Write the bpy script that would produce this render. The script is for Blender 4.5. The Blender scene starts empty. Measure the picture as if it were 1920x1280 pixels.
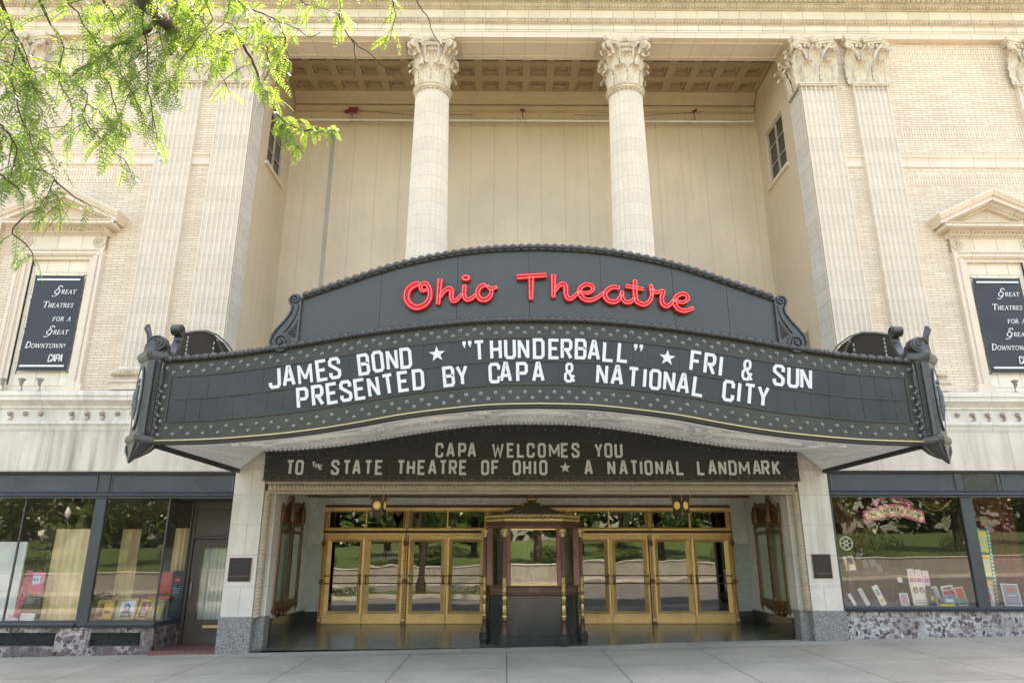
import bpy, math, random
import numpy as np
from math import sin, cos, pi, radians, sqrt, atan2
random.seed(7)
SC = bpy.context.scene
COL = SC.collection

# ------------------------------------------------------------------ camera, sky, sun, exposure
cd = bpy.data.cameras.new('camera'); cam = bpy.data.objects.new('camera', cd); COL.objects.link(cam)
cam.location = (-0.55, -15.3, 1.87)
cam.rotation_euler = (radians(90 + 16.9), 0, radians(-0.44))
cd.sensor_width = 36; cd.lens = 36 * 1315 / 1920; cd.clip_start = 0.05; cd.clip_end = 2000
SC.camera = cam
SUN_EL, SUN_AZ = radians(58), radians(12)          # the sun stands behind the theatre
w = bpy.data.worlds.new('World'); SC.world = w; w.use_nodes = True
nt = w.node_tree; nt.nodes.clear()
sky = nt.nodes.new('ShaderNodeTexSky'); sky.sky_type = 'NISHITA'; sky.sun_disc = False
sky.sun_elevation = SUN_EL; sky.sun_rotation = SUN_AZ; sky.air_density = 1.0; sky.dust_density = 3.0; sky.ozone_density = 1.0
bg = nt.nodes.new('ShaderNodeBackground'); bg.inputs[1].default_value = 0.15
wo = nt.nodes.new('ShaderNodeOutputWorld')
nt.links.new(sky.outputs[0], bg.inputs[0]); nt.links.new(bg.outputs[0], wo.inputs[0])
sl = bpy.data.lights.new('sun', 'SUN'); sl.energy = 4.0; sl.angle = radians(0.6); sl.color = (1, .95, .87)
so = bpy.data.objects.new('sun', sl); COL.objects.link(so)
so.rotation_euler = (-(pi / 2 - SUN_EL), 0, -SUN_AZ)
so.location = (5, 30, 40)
vs = SC.view_settings; vs.view_transform = 'Standard'; vs.look = 'None'; vs.gamma = 1.0; vs.exposure = 2.80
vs.use_curve_mapping = False
vs.use_white_balance = True; vs.white_balance_temperature = 8900; vs.white_balance_tint = 13
SC.cycles.max_bounces = 8; SC.cycles.transparent_max_bounces = 16

# ------------------------------------------------------------------ mesh builder
class MB:
    def __init__(s): s.v = []; s.f = []
    def add(s, vs, fs):
        o = len(s.v); s.v += [tuple(p) for p in vs]; s.f += [tuple(i + o for i in f) for f in fs]
    def box(s, x0, x1, y0, y1, z0, z1):
        s.add([(x0,y0,z0),(x1,y0,z0),(x1,y1,z0),(x0,y1,z0),(x0,y0,z1),(x1,y0,z1),(x1,y1,z1),(x0,y1,z1)],
              [(0,3,2,1),(4,5,6,7),(0,1,5,4),(1,2,6,5),(2,3,7,6),(3,0,4,7)])
    def bbox(s, x0, x1, y0, y1, z0, z1, b=.01):        # box with chamfered front edges (towards -Y)
        s.loft([[(x0,y1,z0),(x1,y1,z0),(x1,y1,z1),(x0,y1,z1)],[(x0,y0+b,z0),(x1,y0+b,z0),(x1,y0+b,z1),(x0,y0+b,z1)],
                [(x0+b,y0,z0+b),(x1-b,y0,z0+b),(x1-b,y0,z1-b),(x0+b,y0,z1-b)]])
    def loft(s, rings, closed=True, cap0=True, cap1=True, loop=False):
        n = len(rings[0]); vs = [p for r in rings for p in r]; fs = []
        R = len(rings)
        for i in range(R if loop else R - 1):
            a = i * n; b = ((i + 1) % R) * n
            for j in range(n if closed else n - 1):
                k = (j + 1) % n; fs.append((a+j, a+k, b+k, b+j))
        if closed and not loop:
            if cap0: fs.append(tuple(range(n))[::-1])
            if cap1: fs.append(tuple(range((R-1)*n, R*n)))
        s.add(vs, fs)
    def prism(s, pts, y0, y1): s.loft([[(x,y0,z) for x,z in pts],[(x,y1,z) for x,z in pts]])
    def prismz(s, pts, z0, z1): s.loft([[(x,y,z0) for x,y in pts],[(x,y,z1) for x,y in pts]])
    def prismx(s, pts, x0, x1): s.loft([[(x0,y,z) for y,z in pts],[(x1,y,z) for y,z in pts]])
    def tube(s, path, r, n=6, closed=False):
        P = [np.array(p, float) for p in path]; m = len(P); rings = []
        prev = None
        for i in range(m):
            if closed: t = P[(i+1) % m] - P[i-1]
            else: t = P[min(i+1, m-1)] - P[max(i-1, 0)]
            L = np.linalg.norm(t); t = t / L if L > 1e-9 else np.array([0,0,1.])
            if prev is None:
                a = np.array([0,0,1.]) if abs(t[2]) < .9 else np.array([1.,0,0])
            else: a = prev
            u = a - t * (a @ t); u /= max(np.linalg.norm(u), 1e-9); v = np.cross(t, u); prev = u
            ri = r[i] if hasattr(r, '__len__') else r
            rings.append([tuple(P[i] + ri*(cos(2*pi*k/n)*u + sin(2*pi*k/n)*v)) for k in range(n)])
        s.loft(rings, loop=closed)
    def lathe(s, prof, cx=0, cy=0, n=16, caps=True, a0=0):
        s.loft([[(cx + r*cos(a0+2*pi*k/n), cy + r*sin(a0+2*pi*k/n), z) for k in range(n)] for r, z in prof], cap0=caps, cap1=caps)
    def ell(s, c, rx, ry=None, rz=None, n=8, m=5):
        ry = rx if ry is None else ry; rz = rx if rz is None else rz
        vs = [(c[0], c[1], c[2]-rz)]; fs = []
        for i in range(1, m):
            a = -pi/2 + pi*i/m
            for k in range(n): vs.append((c[0]+rx*cos(a)*cos(2*pi*k/n), c[1]+ry*cos(a)*sin(2*pi*k/n), c[2]+rz*sin(a)))
        vs.append((c[0], c[1], c[2]+rz)); T = len(vs)-1
        for k in range(n):
            q = (k+1) % n
            fs.append((0, 1+q, 1+k))
            for i in range(m-2): fs.append((1+i*n+k, 1+i*n+q, 1+(i+1)*n+q, 1+(i+1)*n+k))
            fs.append((1+(m-2)*n+k, 1+(m-2)*n+q, T))
        s.add(vs, fs)
    def grid(s, fn, nu, nv):
        vs = [fn(i/nu, j/nv) for i in range(nu+1) for j in range(nv+1)]
        fs = [(i*(nv+1)+j, (i+1)*(nv+1)+j, (i+1)*(nv+1)+j+1, i*(nv+1)+j+1) for i in range(nu) for j in range(nv)]
        s.add(vs, fs)
    def stroke(s, pts, wd, F, d0, d1, closed=False):
        P = [np.array(p, float) for p in pts]; m = len(P); L = []; R = []
        for i in range(m):
            a = P[i] - P[i-1] if (i > 0 or closed) else P[1] - P[0]
            b = P[(i+1) % m] - P[i] if (i < m-1 or closed) else P[i] - P[i-1]
            a = a/max(np.linalg.norm(a),1e-9); b = b/max(np.linalg.norm(b),1e-9)
            na = np.array([-a[1], a[0]]); nb = np.array([-b[1], b[0]]); mm = na + nb; l = np.linalg.norm(mm)
            mm = mm/l if l > 1e-6 else na
            k = 1/max(.45, mm @ na)
            wi = (wd[i] if hasattr(wd, '__len__') else wd)/2
            L.append(P[i] + mm*k*wi); R.append(P[i] - mm*k*wi)
        rings = [[F(*R[i], d0), F(*L[i], d0), F(*L[i], d1), F(*R[i], d1)] for i in range(m)]
        s.loft(rings, loop=closed)
    def frame(s, x0, x1, z0, z1, wd, y0, y1, slope=None):   # picture-frame moulding in XZ; slope = y of the inner edge's front
        sl = y0 if slope is None else slope
        o = [(x0,z0),(x1,z0),(x1,z1),(x0,z1)]; i = [(x0+wd,z0+wd),(x1-wd,z0+wd),(x1-wd,z1-wd),(x0+wd,z1-wd)]
        vs = [(x,y1,z) for x,z in o] + [(x,y0,z) for x,z in o] + [(x,sl,z) for x,z in i] + [(x,y1,z) for x,z in i]
        fs = []
        for k in range(4):
            q = (k+1) % 4
            fs += [(k,q,4+q,4+k),(4+k,4+q,8+q,8+k),(8+k,8+q,12+q,12+k),(12+k,12+q,q,k)]
        s.add(vs, fs)
    def build(s, name, m, parent=None, smooth=False, **tags):
        me = bpy.data.meshes.new(name)
        off = np.array(parent_loc(parent))
        me.from_pydata([tuple(np.array(p) - off) for p in s.v], [], s.f); me.validate(); me.update()
        import bmesh as _b
        bm = _b.new(); bm.from_mesh(me); _b.ops.recalc_face_normals(bm, faces=bm.faces); bm.to_mesh(me); bm.free()
        me.materials.append(m)
        if smooth:
            me.shade_smooth(); me.set_sharp_from_angle(angle=radians(smooth if smooth > 1 else 38))
        o = bpy.data.objects.new(name, me); COL.objects.link(o)
        if parent: o.parent = parent
        for k, v in tags.items(): o[k] = v
        return o
def parent_loc(p):
    if p is None: return (0, 0, 0)
    b = parent_loc(p.parent); return tuple(p.location[i] + b[i] for i in range(3))
def thing(name, label, cat, loc=(0,0,0), group=None):
    o = bpy.data.objects.new(name, None); COL.objects.link(o); o.location = loc; o.empty_display_size = .2
    o['label'] = label; o['category'] = cat
    if group: o['group'] = group
    return o
def tag(o, label, cat, group=None):
    o['label'] = label; o['category'] = cat
    if group: o['group'] = group
    return o
def text(name, s, size, m, F, d=.003, parent=None, align='CENTER', shear=0, spacing=1.0, bold=0, **tags):
    cu = bpy.data.curves.new('t', 'FONT'); cu.body = s; cu.size = size; cu.align_x = align; cu.shear = shear
    cu.space_character = spacing; cu.extrude = d; cu.offset = bold; cu.resolution_u = 3
    o = bpy.data.objects.new('t', cu); COL.objects.link(o)
    dg = bpy.context.evaluated_depsgraph_get(); me = bpy.data.meshes.new_from_object(o.evaluated_get(dg))
    bpy.data.objects.remove(o); mb = MB()
    mb.add([F(v.co.x, v.co.y, v.co.z + d) for v in me.vertices], [tuple(p.vertices) for p in me.polygons])
    return mb.build(name, m, parent, **tags)
def FR(o, rot=0, n=(0,-1,0), tilt=0):
    """frame on a wall facing -Y: u to the right (+X), v up, d towards the viewer, rotated by rot, leaning back by tilt"""
    def f(u, v, d=0):
        a = u*cos(rot) - v*sin(rot); b = u*sin(rot) + v*cos(rot)
        return (o[0] + a, o[1] - d*cos(tilt) + b*sin(tilt), o[2] + b*cos(tilt) + d*sin(tilt))
    return f
def interp(tab, x):
    xs = [t[0] for t in tab]; ys = [t[1] for t in tab]
    # smooth monotone cubic
    n = len(xs); x = min(max(x, xs[0]), xs[-1])
    m = [(ys[min(i+1,n-1)]-ys[max(i-1,0)])/(xs[min(i+1,n-1)]-xs[max(i-1,0)]) for i in range(n)]
    for i in range(n-1):
        if x <= xs[i+1] or i == n-2:
            h = xs[i+1]-xs[i]; t = (x-xs[i])/h
            return (2*t**3-3*t*t+1)*ys[i]+(t**3-2*t*t+t)*h*m[i]+(-2*t**3+3*t*t)*ys[i+1]+(t**3-t*t)*h*m[i+1]

# ------------------------------------------------------------------ materials
class N:
    def __init__(s, name):
        s.m = bpy.data.materials.new(name); s.m.use_nodes = True; s.t = s.m.node_tree
        s.b = s.t.nodes['Principled BSDF']; s.out = s.t.nodes['Material Output']
    def n(s, ty, ins=None, **props):
        k = s.t.nodes.new(ty)
        for a, b in props.items(): setattr(k, a, b)
        for a, b in (ins or {}).items(): s.set(k, a, b)
        return k
    def set(s, k, a, b):
        if isinstance(b, bpy.types.NodeSocket): s.t.links.new(b, k.inputs[a])
        else: k.inputs[a].default_value = b
    def math(s, op, a, b=0, c=0):
        k = s.n('ShaderNodeMath', operation=op)
        for i, v in enumerate((a, b, c)): s.set(k, i, v)
        return k.outputs[0]
    def mix(s, f, a, b, mode='MIX'):
        k = s.n('ShaderNodeMix', data_type='RGBA', blend_type=mode)
        s.set(k, 0, f); s.set(k, 6, a if not isinstance(a, tuple) else (*a[:3], 1)); s.set(k, 7, b if not isinstance(b, tuple) else (*b[:3], 1))
        return k.outputs[2]
    def pos(s):
        if not hasattr(s, 'p'):
            s.p = s.n('ShaderNodeNewGeometry').outputs['Position']
            k = s.n('ShaderNodeSeparateXYZ', {0: s.p}); s.x, s.y, s.z = k.outputs
        return s.p
    def comb(s, x, y, z=0): 
        return s.n('ShaderNodeCombineXYZ', {0: x, 1: y, 2: z}).outputs[0]
    def noise(s, scale=(1,1,1), sc=1.0, det=4, rough=.55, dist=0, off=0):
        s.pos(); mp = s.n('ShaderNodeMapping', {0: s.p, 1: (off,off,off), 3: scale})
        return s.n('ShaderNodeTexNoise', {0: mp.outputs[0], 'Scale': sc, 'Detail': det, 'Roughness': rough, 'Distortion': dist}).outputs[0]
    def ramp(s, f, a, b): return s.n('ShaderNodeMapRange', {0: f, 1: a, 2: b}).outputs[0]
    def joint(s, coord, pitch, wd, off=0):
        f = s.math('FRACT', s.math('DIVIDE', s.math('ADD', coord, off + 1000*pitch), pitch))
        return s.math('LESS_THAN', f, wd/pitch)
def mat(name, col, rough=.6, metal=0, var=.10, vs_=1.5, streak=0, scol=(.12,.11,.10), bump=0, bs=60, spec=.5,
        joints=(), jcol=None, jamt=.6, blocks=None, bvar=.12, grime_shade=0, coat=0, wave=0):
    k = N(name); k.pos(); c = (*col, 1)
    nz = k.noise(sc=vs_, det=6)
    out = k.mix(1.0, c, k.n('ShaderNodeMapRange', {0: nz, 1: .25, 2: .75, 3: 1-var, 4: 1+var}).outputs[0], 'MULTIPLY')
    fine = k.noise(sc=25, det=3, off=3)
    out = k.mix(1.0, out, k.n('ShaderNodeMapRange', {0: fine, 1: .2, 2: .8, 3: 1-var*.5, 4: 1+var*.5}).outputs[0], 'MULTIPLY')
    if blocks:
        ax, bw, bh, ms, offs = blocks
        u = {'x': k.x, 'y': k.y}[ax]
        br = k.n('ShaderNodeTexBrick', {0: k.comb(u, k.z), 'Color1': (1-bvar,1-bvar,1-bvar*1.3,1), 'Color2': (1+bvar*.5,1+bvar*.5,1+bvar*.5,1), 'Mortar': (*(jcol or (.45,.40,.36)),1),
                 'Scale': 1, 'Mortar Size': ms, 'Mortar Smooth': .2, 'Bias': .1, 'Brick Width': bw, 'Row Height': bh}, offset=offs)
        out = k.mix(1.0, out, br.outputs[0], 'MULTIPLY')
    for ax, pitch, wd, off in joints:
        j = k.joint({'x': k.x, 'y': k.y, 'z': k.z}[ax], pitch, wd, off)
        out = k.mix(k.math('MULTIPLY', j, jamt), out, (*(jcol or tuple(q*.4 for q in col)), 1))
    if streak:
        st = k.ramp(k.noise(scale=(5,5,.35), sc=1, det=5, off=7), .44, .72)
        ms = k.ramp(k.noise(sc=.45, det=3, off=11), .35, .65)
        out = k.mix(k.math('MULTIPLY', k.math('MULTIPLY', st, ms), streak), out, (*scol, 1))
    if grime_shade:
        g = k.ramp(k.noise(sc=2.2, det=8, rough=.7, off=21), .52, .72)
        out = k.mix(k.math('MULTIPLY', g, grime_shade), out, (*scol, 1))
    k.set(k.b, 'Base Color', out); k.set(k.b, 'Metallic', metal); k.set(k.b, 'Specular IOR Level', spec)
    rr = k.n('ShaderNodeMapRange', {0: nz, 1: .2, 2: .8, 3: max(0, rough-.08), 4: min(1, rough+.08)}).outputs[0]
    k.set(k.b, 'Roughness', rr)
    if coat: k.set(k.b, 'Coat Weight', coat); k.set(k.b, 'Coat Roughness', .06)
    if bump or wave:
        h = k.noise(sc=bs if bump else wave, det=4, off=5)
        bp = k.n('ShaderNodeBump', {'Strength': bump or .05, 'Distance': .02 if bump else .08, 'Height': h})
        k.set(k.b, 'Normal', bp.outputs[0])
    return k.m
def flat(name, col, rough=.6, metal=0, emit=0, spec=.5):
    k = N(name); k.set(k.b, 'Base Color', (*col, 1)); k.set(k.b, 'Roughness', rough); k.set(k.b, 'Metallic', metal); k.set(k.b, 'Specular IOR Level', spec)
    nz = k.noise(sc=6, det=4)
    k.set(k.b, 'Base Color', k.mix(1.0, (*col,1), k.n('ShaderNodeMapRange', {0: nz, 1: .2, 2: .8, 3: .9, 4: 1.1}).outputs[0], 'MULTIPLY'))
    if emit: k.set(k.b, 'Emission Color', (*col, 1)); k.set(k.b, 'Emission Strength', emit)
    return k.m
def glass(name, tint=(.9,.93,.92), refl=.10, wave=.02, wsc=1.1):
    k = N(name); k.pos()
    bp = k.n('ShaderNodeBump', {'Strength': wave, 'Distance': .3, 'Height': k.noise(sc=wsc, det=1.5)})
    tr = k.n('ShaderNodeBsdfTransparent', {0: (*tint, 1)})
    gl = k.n('ShaderNodeBsdfGlossy', {0: (1,1,1,1), 'Roughness': .005, 'Normal': bp.outputs[0]})
    gm = k.n('ShaderNodeNewGeometry')
    ci = k.math('ABSOLUTE', k.n('ShaderNodeVectorMath', {0: gm.outputs['Normal'], 1: gm.outputs['Incoming']}, operation='DOT_PRODUCT').outputs['Value'])
    f = k.math('ADD', k.math('MULTIPLY', k.math('POWER', k.math('SUBTRACT', 1.0, ci), 5.0), .9), refl)
    mx = k.n('ShaderNodeMixShader', {0: f, 1: tr.outputs[0], 2: gl.outputs[0]})
    k.t.links.new(mx.outputs[0], k.out.inputs[0]); return k.m

# cream roman brick of the facade
def brick_mat(name, vert=False):
    k = N(name); k.pos()
    u, v = (k.z, k.x) if vert else (k.x, k.z)
    br = k.n('ShaderNodeTexBrick', {0: k.comb(u, v), 'Color1': (.70,.555,.415,1), 'Color2': (.78,.66,.52,1), 'Mortar': (.36,.245,.175,1), 'Scale': 1,
             'Mortar Size': .0058, 'Mortar Smooth': .3, 'Bias': 0, 'Brick Width': .305, 'Row Height': .0675}, offset=.5)
    c = k.mix(1.0, br.outputs[0], k.n('ShaderNodeMapRange', {0: k.noise(sc=.6, det=6), 1: .25, 2: .75, 3: .86, 4: 1.08}).outputs[0], 'MULTIPLY')
    c = k.mix(k.math('MULTIPLY', k.ramp(k.noise(scale=(2.2,2.2,9), sc=1, det=2, off=31), .55, .7), .12), c, (.86,.76,.62,1))
    st = k.math('MULTIPLY', k.ramp(k.noise(scale=(4,4,.3), sc=1, det=5, off=7), .52, .75), .22)
    c = k.mix(st, c, (.50,.40,.29,1))
    k.set(k.b, 'Base Color', c); k.set(k.b, 'Roughness', .75)
    bp = k.n('ShaderNodeBump', {'Strength': .35, 'Distance': .01, 'Height': k.math('SUBTRACT', 1.0, br.outputs[1])}); k.set(k.b, 'Normal', bp.outputs[0])
    return k.m
def marble_mat(name, base, vein, rough, sc=2.0, width=.06, dist=1.2, var=.1, cell=False):
    k = N(name); k.pos()
    if cell:   # breccia: pale network round dark pebbles
        nz = k.n('ShaderNodeTexNoise', {0: k.p, 'Scale': 9, 'Detail': 6})
        v = k.n('ShaderNodeVectorMath', {0: k.p, 1: k.n('ShaderNodeVectorMath', {0: nz.outputs[1], 1: (.17,.17,.17)}, operation='MULTIPLY').outputs[0]}, operation='ADD')
        vo = k.n('ShaderNodeTexVoronoi', {0: v.outputs[0], 'Scale': sc, 'Randomness': 1})
        cr, cg, cb = k.n('ShaderNodeSeparateXYZ', {0: vo.outputs[1]}).outputs
        thr = k.math('ADD', .20, k.math('MULTIPLY', cr, .50))
        peb = k.n('ShaderNodeMapRange', {0: k.math('SUBTRACT', thr, vo.outputs[0]), 1: -.02, 2: .05}).outputs[0]
        pb = k.mix(1.0, k.mix(cb, (*base,1), (base[0]*1.15, base[1]*.85, base[2]*.85, 1)), k.n('ShaderNodeMapRange', {0: cg, 3: .5, 4: 1.9}).outputs[0], 'MULTIPLY')
        mt = k.mix(k.ramp(k.noise(sc=16, det=7, rough=.7, off=3), .40, .60), tuple(q*.45 for q in vein), vein)
        big = k.ramp(k.noise(sc=1.6, det=3, off=6), .42, .6)
        mt = k.mix(k.math('MULTIPLY', big, width), mt, (*base, 1))
        c = k.mix(peb, mt, pb)
    else:
        nz = k.noise(sc=sc, det=8, rough=.6, dist=dist)
        f = k.math('SUBTRACT', 1.0, k.ramp(k.math('ABSOLUTE', k.math('SUBTRACT', nz, .5)), 0, width))
        f2 = k.ramp(k.noise(sc=sc*.5, det=6, off=9, dist=.8), .45, .65)
        b2 = k.mix(k.math('MULTIPLY', f2, .5), (*base,1), (*vein,1))
        c = k.mix(k.math('MULTIPLY', f, .45), b2, (*vein, 1))
    k.set(k.b, 'Base Color', c); k.set(k.b, 'Roughness', rough); return k.m

TC = (.72,.60,.48)
m_brick = brick_mat('cream_brick'); m_soldier = brick_mat('soldier_brick', True)
m_tc = mat('terracotta', TC, .55, var=.07, vs_=1.2, joints=[('x',.56,.012,.1)], jamt=.5, grime_shade=.10, scol=(.30,.25,.19), bump=.12)
m_tcblk = mat('terracotta_blocks', (.74,.65,.52), .5, var=.05, blocks=('x',.56,.95,.006,0), bvar=.09, jcol=(.5,.42,.36), streak=.25, scol=(.45,.38,.30))
m_orn = mat('ornament_terracotta', (.58,.485,.37), .6, var=.18, vs_=4, grime_shade=.25, scol=(.28,.24,.16), joints=[('x',.56,.014,.1)], jamt=.55)
m_cap = mat('capital_terracotta', (.66,.56,.44), .65, var=.2, vs_=7, grime_shade=.5, scol=(.26,.21,.15))  # heavier mottling stands in for shade in the carved crevices, besides dirt
m_shaft = mat('fluted_terracotta', (.73,.635,.53), .5, var=.06, vs_=2, blocks=('x',30,.36,.0045,.5), bvar=.05, jcol=(.66,.60,.54), streak=.22, scol=(.52,.45,.36))
m_stone = mat('limestone', (.68,.60,.50), .7, var=.10, vs_=.9, blocks=('x',1.5,1.2,.004,.5), bvar=.05, streak=.9, scol=(.30,.24,.18), grime_shade=.25)
m_belt = mat('belt_stone', (.72,.67,.58), .65, var=.10, joints=[('x',.95,.012,.3)], jamt=.6, streak=.55, scol=(.30,.27,.22), grime_shade=.3)
m_pier = mat('pier_stone', (.66,.61,.53), .65, var=.12, vs_=1.4, blocks=('x',2.0,.62,.004,.5), bvar=.06, streak=.7, scol=(.34,.29,.22), grime_shade=.2)
m_rope = mat('rope_stone', (.47,.39,.29), .6, var=.14, vs_=3, grime_shade=.2)
m_granite = N('granite'); k = m_granite; k.pos()
sp = k.n('ShaderNodeTexVoronoi', {0: k.p, 'Scale': 85}); c = k.mix(k.n('ShaderNodeSeparateXYZ', {0: sp.outputs[1]}).outputs[0], (.05,.05,.05), (.40,.39,.38))
k.set(k.b, 'Base Color', c); k.set(k.b, 'Roughness', .4); m_granite = k.m
m_loggia = mat('loggia_paint', (.65,.525,.385), .6, var=.12, vs_=.5, joints=[('x',.70,.016,.25)], jamt=.45, jcol=(.30,.23,.14), streak=.3, scol=(.40,.32,.22), grime_shade=.16)
m_loggia_side = mat('loggia_side_paint', (.64,.52,.385), .7, var=.08, vs_=.6, streak=.3, scol=(.42,.35,.26))
m_coffer = mat('coffer_paint', (.46,.35,.21), .7, var=.12, vs_=1.0, grime_shade=.0)
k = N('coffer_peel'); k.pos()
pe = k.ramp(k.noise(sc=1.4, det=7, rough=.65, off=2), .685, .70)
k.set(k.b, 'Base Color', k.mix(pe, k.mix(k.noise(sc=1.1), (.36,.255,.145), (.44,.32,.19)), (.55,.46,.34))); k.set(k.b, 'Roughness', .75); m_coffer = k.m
m_mould = mat('loggia_moulding', (.52,.40,.26), .65, var=.10)
m_green = mat('marquee_paint', (.050,.050,.040), .42, var=.2, vs_=.9, spec=.38, wave=.9, streak=.22, scol=(.10,.10,.085))
m_green2 = mat('crest_paint', (.046,.049,.041), .30, var=.14, vs_=.6, spec=.5, wave=.6, streak=.15, scol=(.09,.09,.08))
m_sign = mat('sign_paint', (.017,.022,.017), .42, var=.1)
m_signtile = mat('sign_tile', (.014,.018,.015), .38, var=.3, vs_=2)
m_tile = mat('letter_tile', (.028,.031,.030), .34, var=.35, vs_=1.7, spec=.45)
m_iron = mat('cast_iron_paint', (.038,.040,.037), .30, var=.3, vs_=9, spec=.7)
m_black = mat('black_paint', (.018,.019,.019), .45, var=.3)
m_white = mat('letter_white', (.66,.67,.66), .4, var=.05)
m_white2 = mat('letter_white_dim', (.64,.64,.60), .45, var=.06)
m_bulb = mat('clear_bulb', (.27,.28,.28), .16, metal=.5, var=.1, spec=1.0)
m_bulb2 = mat('dark_bulb', (.12,.12,.105), .15, var=.2, spec=.8)
m_plaster = mat('soffit_plaster', (.88,.875,.855), .65, var=.04, vs_=2)
m_plaster2 = mat('soffit_relief', (.80,.79,.76), .7, var=.08, vs_=7)
m_brasstrim = mat('brass_strip', (.55,.46,.26), .4, metal=.6)
m_red = flat('neon_red_face', (.55,.004,.008), .4)
m_neon = flat('neon_tube', (1.0,.15,.17), .3, emit=.14)
m_gold = mat('bronze_gold', (.86,.56,.245), .42, metal=.45, var=.16, vs_=2.5, grime_shade=.12, scol=(.16,.09,.03))
m_gold2 = mat('gilding', (.50,.36,.15), .35, metal=.75, var=.3, vs_=14)
m_bead = mat('dark_bead', (.14,.07,.045), .5, var=.4, vs_=12)
m_maroon = mat('maroon_lacquer', (.14,.016,.02), .25, var=.25, vs_=4, coat=.5)
m_brown = mat('booth_brown', (.095,.040,.026), .4, var=.3, vs_=6)
m_roofbr = mat('booth_roof', (.15,.125,.085), .42, metal=.2, var=.25, vs_=5)
m_blackstone = marble_mat('black_marble', (.028,.032,.030), (.07,.062,.058), .14, 2.2, .012)
m_marble = marble_mat('white_marble', (.70,.69,.63), (.42,.43,.39), .18, 1.6, .05, 1.6)
m_marble_g = marble_mat('green_grey_marble', (.46,.49,.44), (.25,.30,.27), .18, 1.7, .07, 1.6)
m_breccia = marble_mat('breccia_marble', (.13,.118,.118), (.58,.56,.56), .22, 11, .45, cell=True)
m_breccia2 = marble_mat('dark_breccia', (.085,.072,.070), (.50,.45,.44), .22, 8, .8, cell=True)
m_steel = mat('blue_grey_steel', (.036,.044,.050), .35, var=.15, vs_=2, spec=.6)
m_steel2 = mat('header_panel_paint', (.042,.055,.068), .30, var=.12, vs_=1.2, spec=.6)
m_doorbr = mat('shop_door_paint', (.090,.072,.060), .45, var=.12)
m_glass = glass('shop_glass', (.95,.95,.94), .042, .003, 1.0)
m_doorglass = glass('door_glass', (.6,.63,.62), .085, .006, 1.4)
m_boothglass = glass('booth_glass', (.65,.68,.66), .10, .004, 1.2)
m_caseglass = glass('case_glass', (.9,.94,.9), .05, .004, 1.5)
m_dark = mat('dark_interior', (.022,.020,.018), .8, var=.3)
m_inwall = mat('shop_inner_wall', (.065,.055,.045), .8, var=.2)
m_inwhite = mat('shop_white_board', (.62,.64,.62), .7, var=.05)
m_display = mat('display_floor', (.42,.40,.36), .6, var=.1)
m_curtain = mat('beige_curtain', (.82,.65,.39), .85, var=.15, vs_=2)
m_drape = mat('maroon_drape', (.16,.030,.035), .85, var=.3, vs_=3)
m_rust = mat('painted_steel_pipe', (.74,.70,.62), .4, var=.15)
m_banner = mat('banner_cloth', (.020,.025,.035), .5, var=.18, vs_=2.5, wave=1.5)
m_lampgrey = mat('grey_fixture', (.30,.29,.27), .45, metal=.3, var=.2)
m_wpane = mat('dark_pane', (.025,.027,.026), .12, var=.2, spec=.6)
m_redbrown = mat('red_brown_beam', (.16,.055,.03), .5, var=.25)
m_bark = mat('bark', (.050,.038,.028), .9, var=.4, vs_=20, bump=.5, bs=50)
k = N('red_tile'); k.pos()
j = k.math('MAXIMUM', k.joint(k.x, .15, .01), k.joint(k.y, .15, .01)); k.set(k.b, 'Base Color', k.mix(j, (.17,.065,.055), (.20,.17,.15))); m_redtile = k.m

def concrete(name, base, joints, dark=.25):
    k = N(name); k.pos()
    c = k.mix(1.0, (*base,1), k.n('ShaderNodeMapRange', {0: k.noise(sc=.7, det=9, rough=.62), 1: .25, 2: .75, 3: .74, 4: 1.18}).outputs[0], 'MULTIPLY')
    c = k.mix(1.0, c, k.n('ShaderNodeMapRange', {0: k.noise(sc=90, det=2, off=4), 1: .2, 2: .8, 3: .86, 4: 1.14}).outputs[0], 'MULTIPLY')
    sp = k.ramp(k.noise(sc=5, det=6, rough=.7, off=8), .64, .70); c = k.mix(k.math('MULTIPLY', sp, .35), c, tuple(q*.45 for q in base))
    gum = k.ramp(k.noise(sc=9, det=2, off=15), .70, .73); c = k.mix(k.math('MULTIPLY', gum, .45), c, tuple(q*.35 for q in base))
    big = k.ramp(k.noise(sc=.35, det=7, rough=.7, off=18), .45, .65); c = k.mix(k.math('MULTIPLY', big, .28), c, tuple(q*.55 for q in base))
    j = 0.0
    wob = k.math('MULTIPLY', k.math('SUBTRACT', k.noise(sc=2.5, det=4, off=2), .5), .02)
    for ax, p, wd, off in joints:
        jj = k.joint(k.math('ADD', {'x': k.x, 'y': k.y}[ax], wob), p, wd, off); j = k.math('MAXIMUM', j, jj)
    c = k.mix(k.math('MULTIPLY', j, .9), c, tuple(q*dark for q in base))
    k.set(k.b, 'Base Color', c); k.set(k.b, 'Roughness', .75)
    bp = k.n('ShaderNodeBump', {'Strength': .3, 'Distance': .006, 'Height': k.noise(sc=120, det=3)}); k.set(k.b, 'Normal', bp.outputs[0]); return k.m
m_walk = concrete('sidewalk_concrete', (.41,.375,.31), [('x',1.85,.020,.55),('y',1.9,.020,.55)])
m_strip = concrete('threshold_concrete', (.43,.41,.36), [('x',1.85,.012,1.4)])
m_walk2 = concrete('far_sidewalk_concrete', (.29,.285,.27), [('x',1.85,.014,.55),('y',1.9,.014,.55)])
m_kerb = concrete('kerb_concrete', (.42,.41,.38), [('x',3,.015,0)])
m_road = concrete('asphalt', (.13,.13,.13), [])
k = N('terrazzo_floor'); k.pos()
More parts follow.
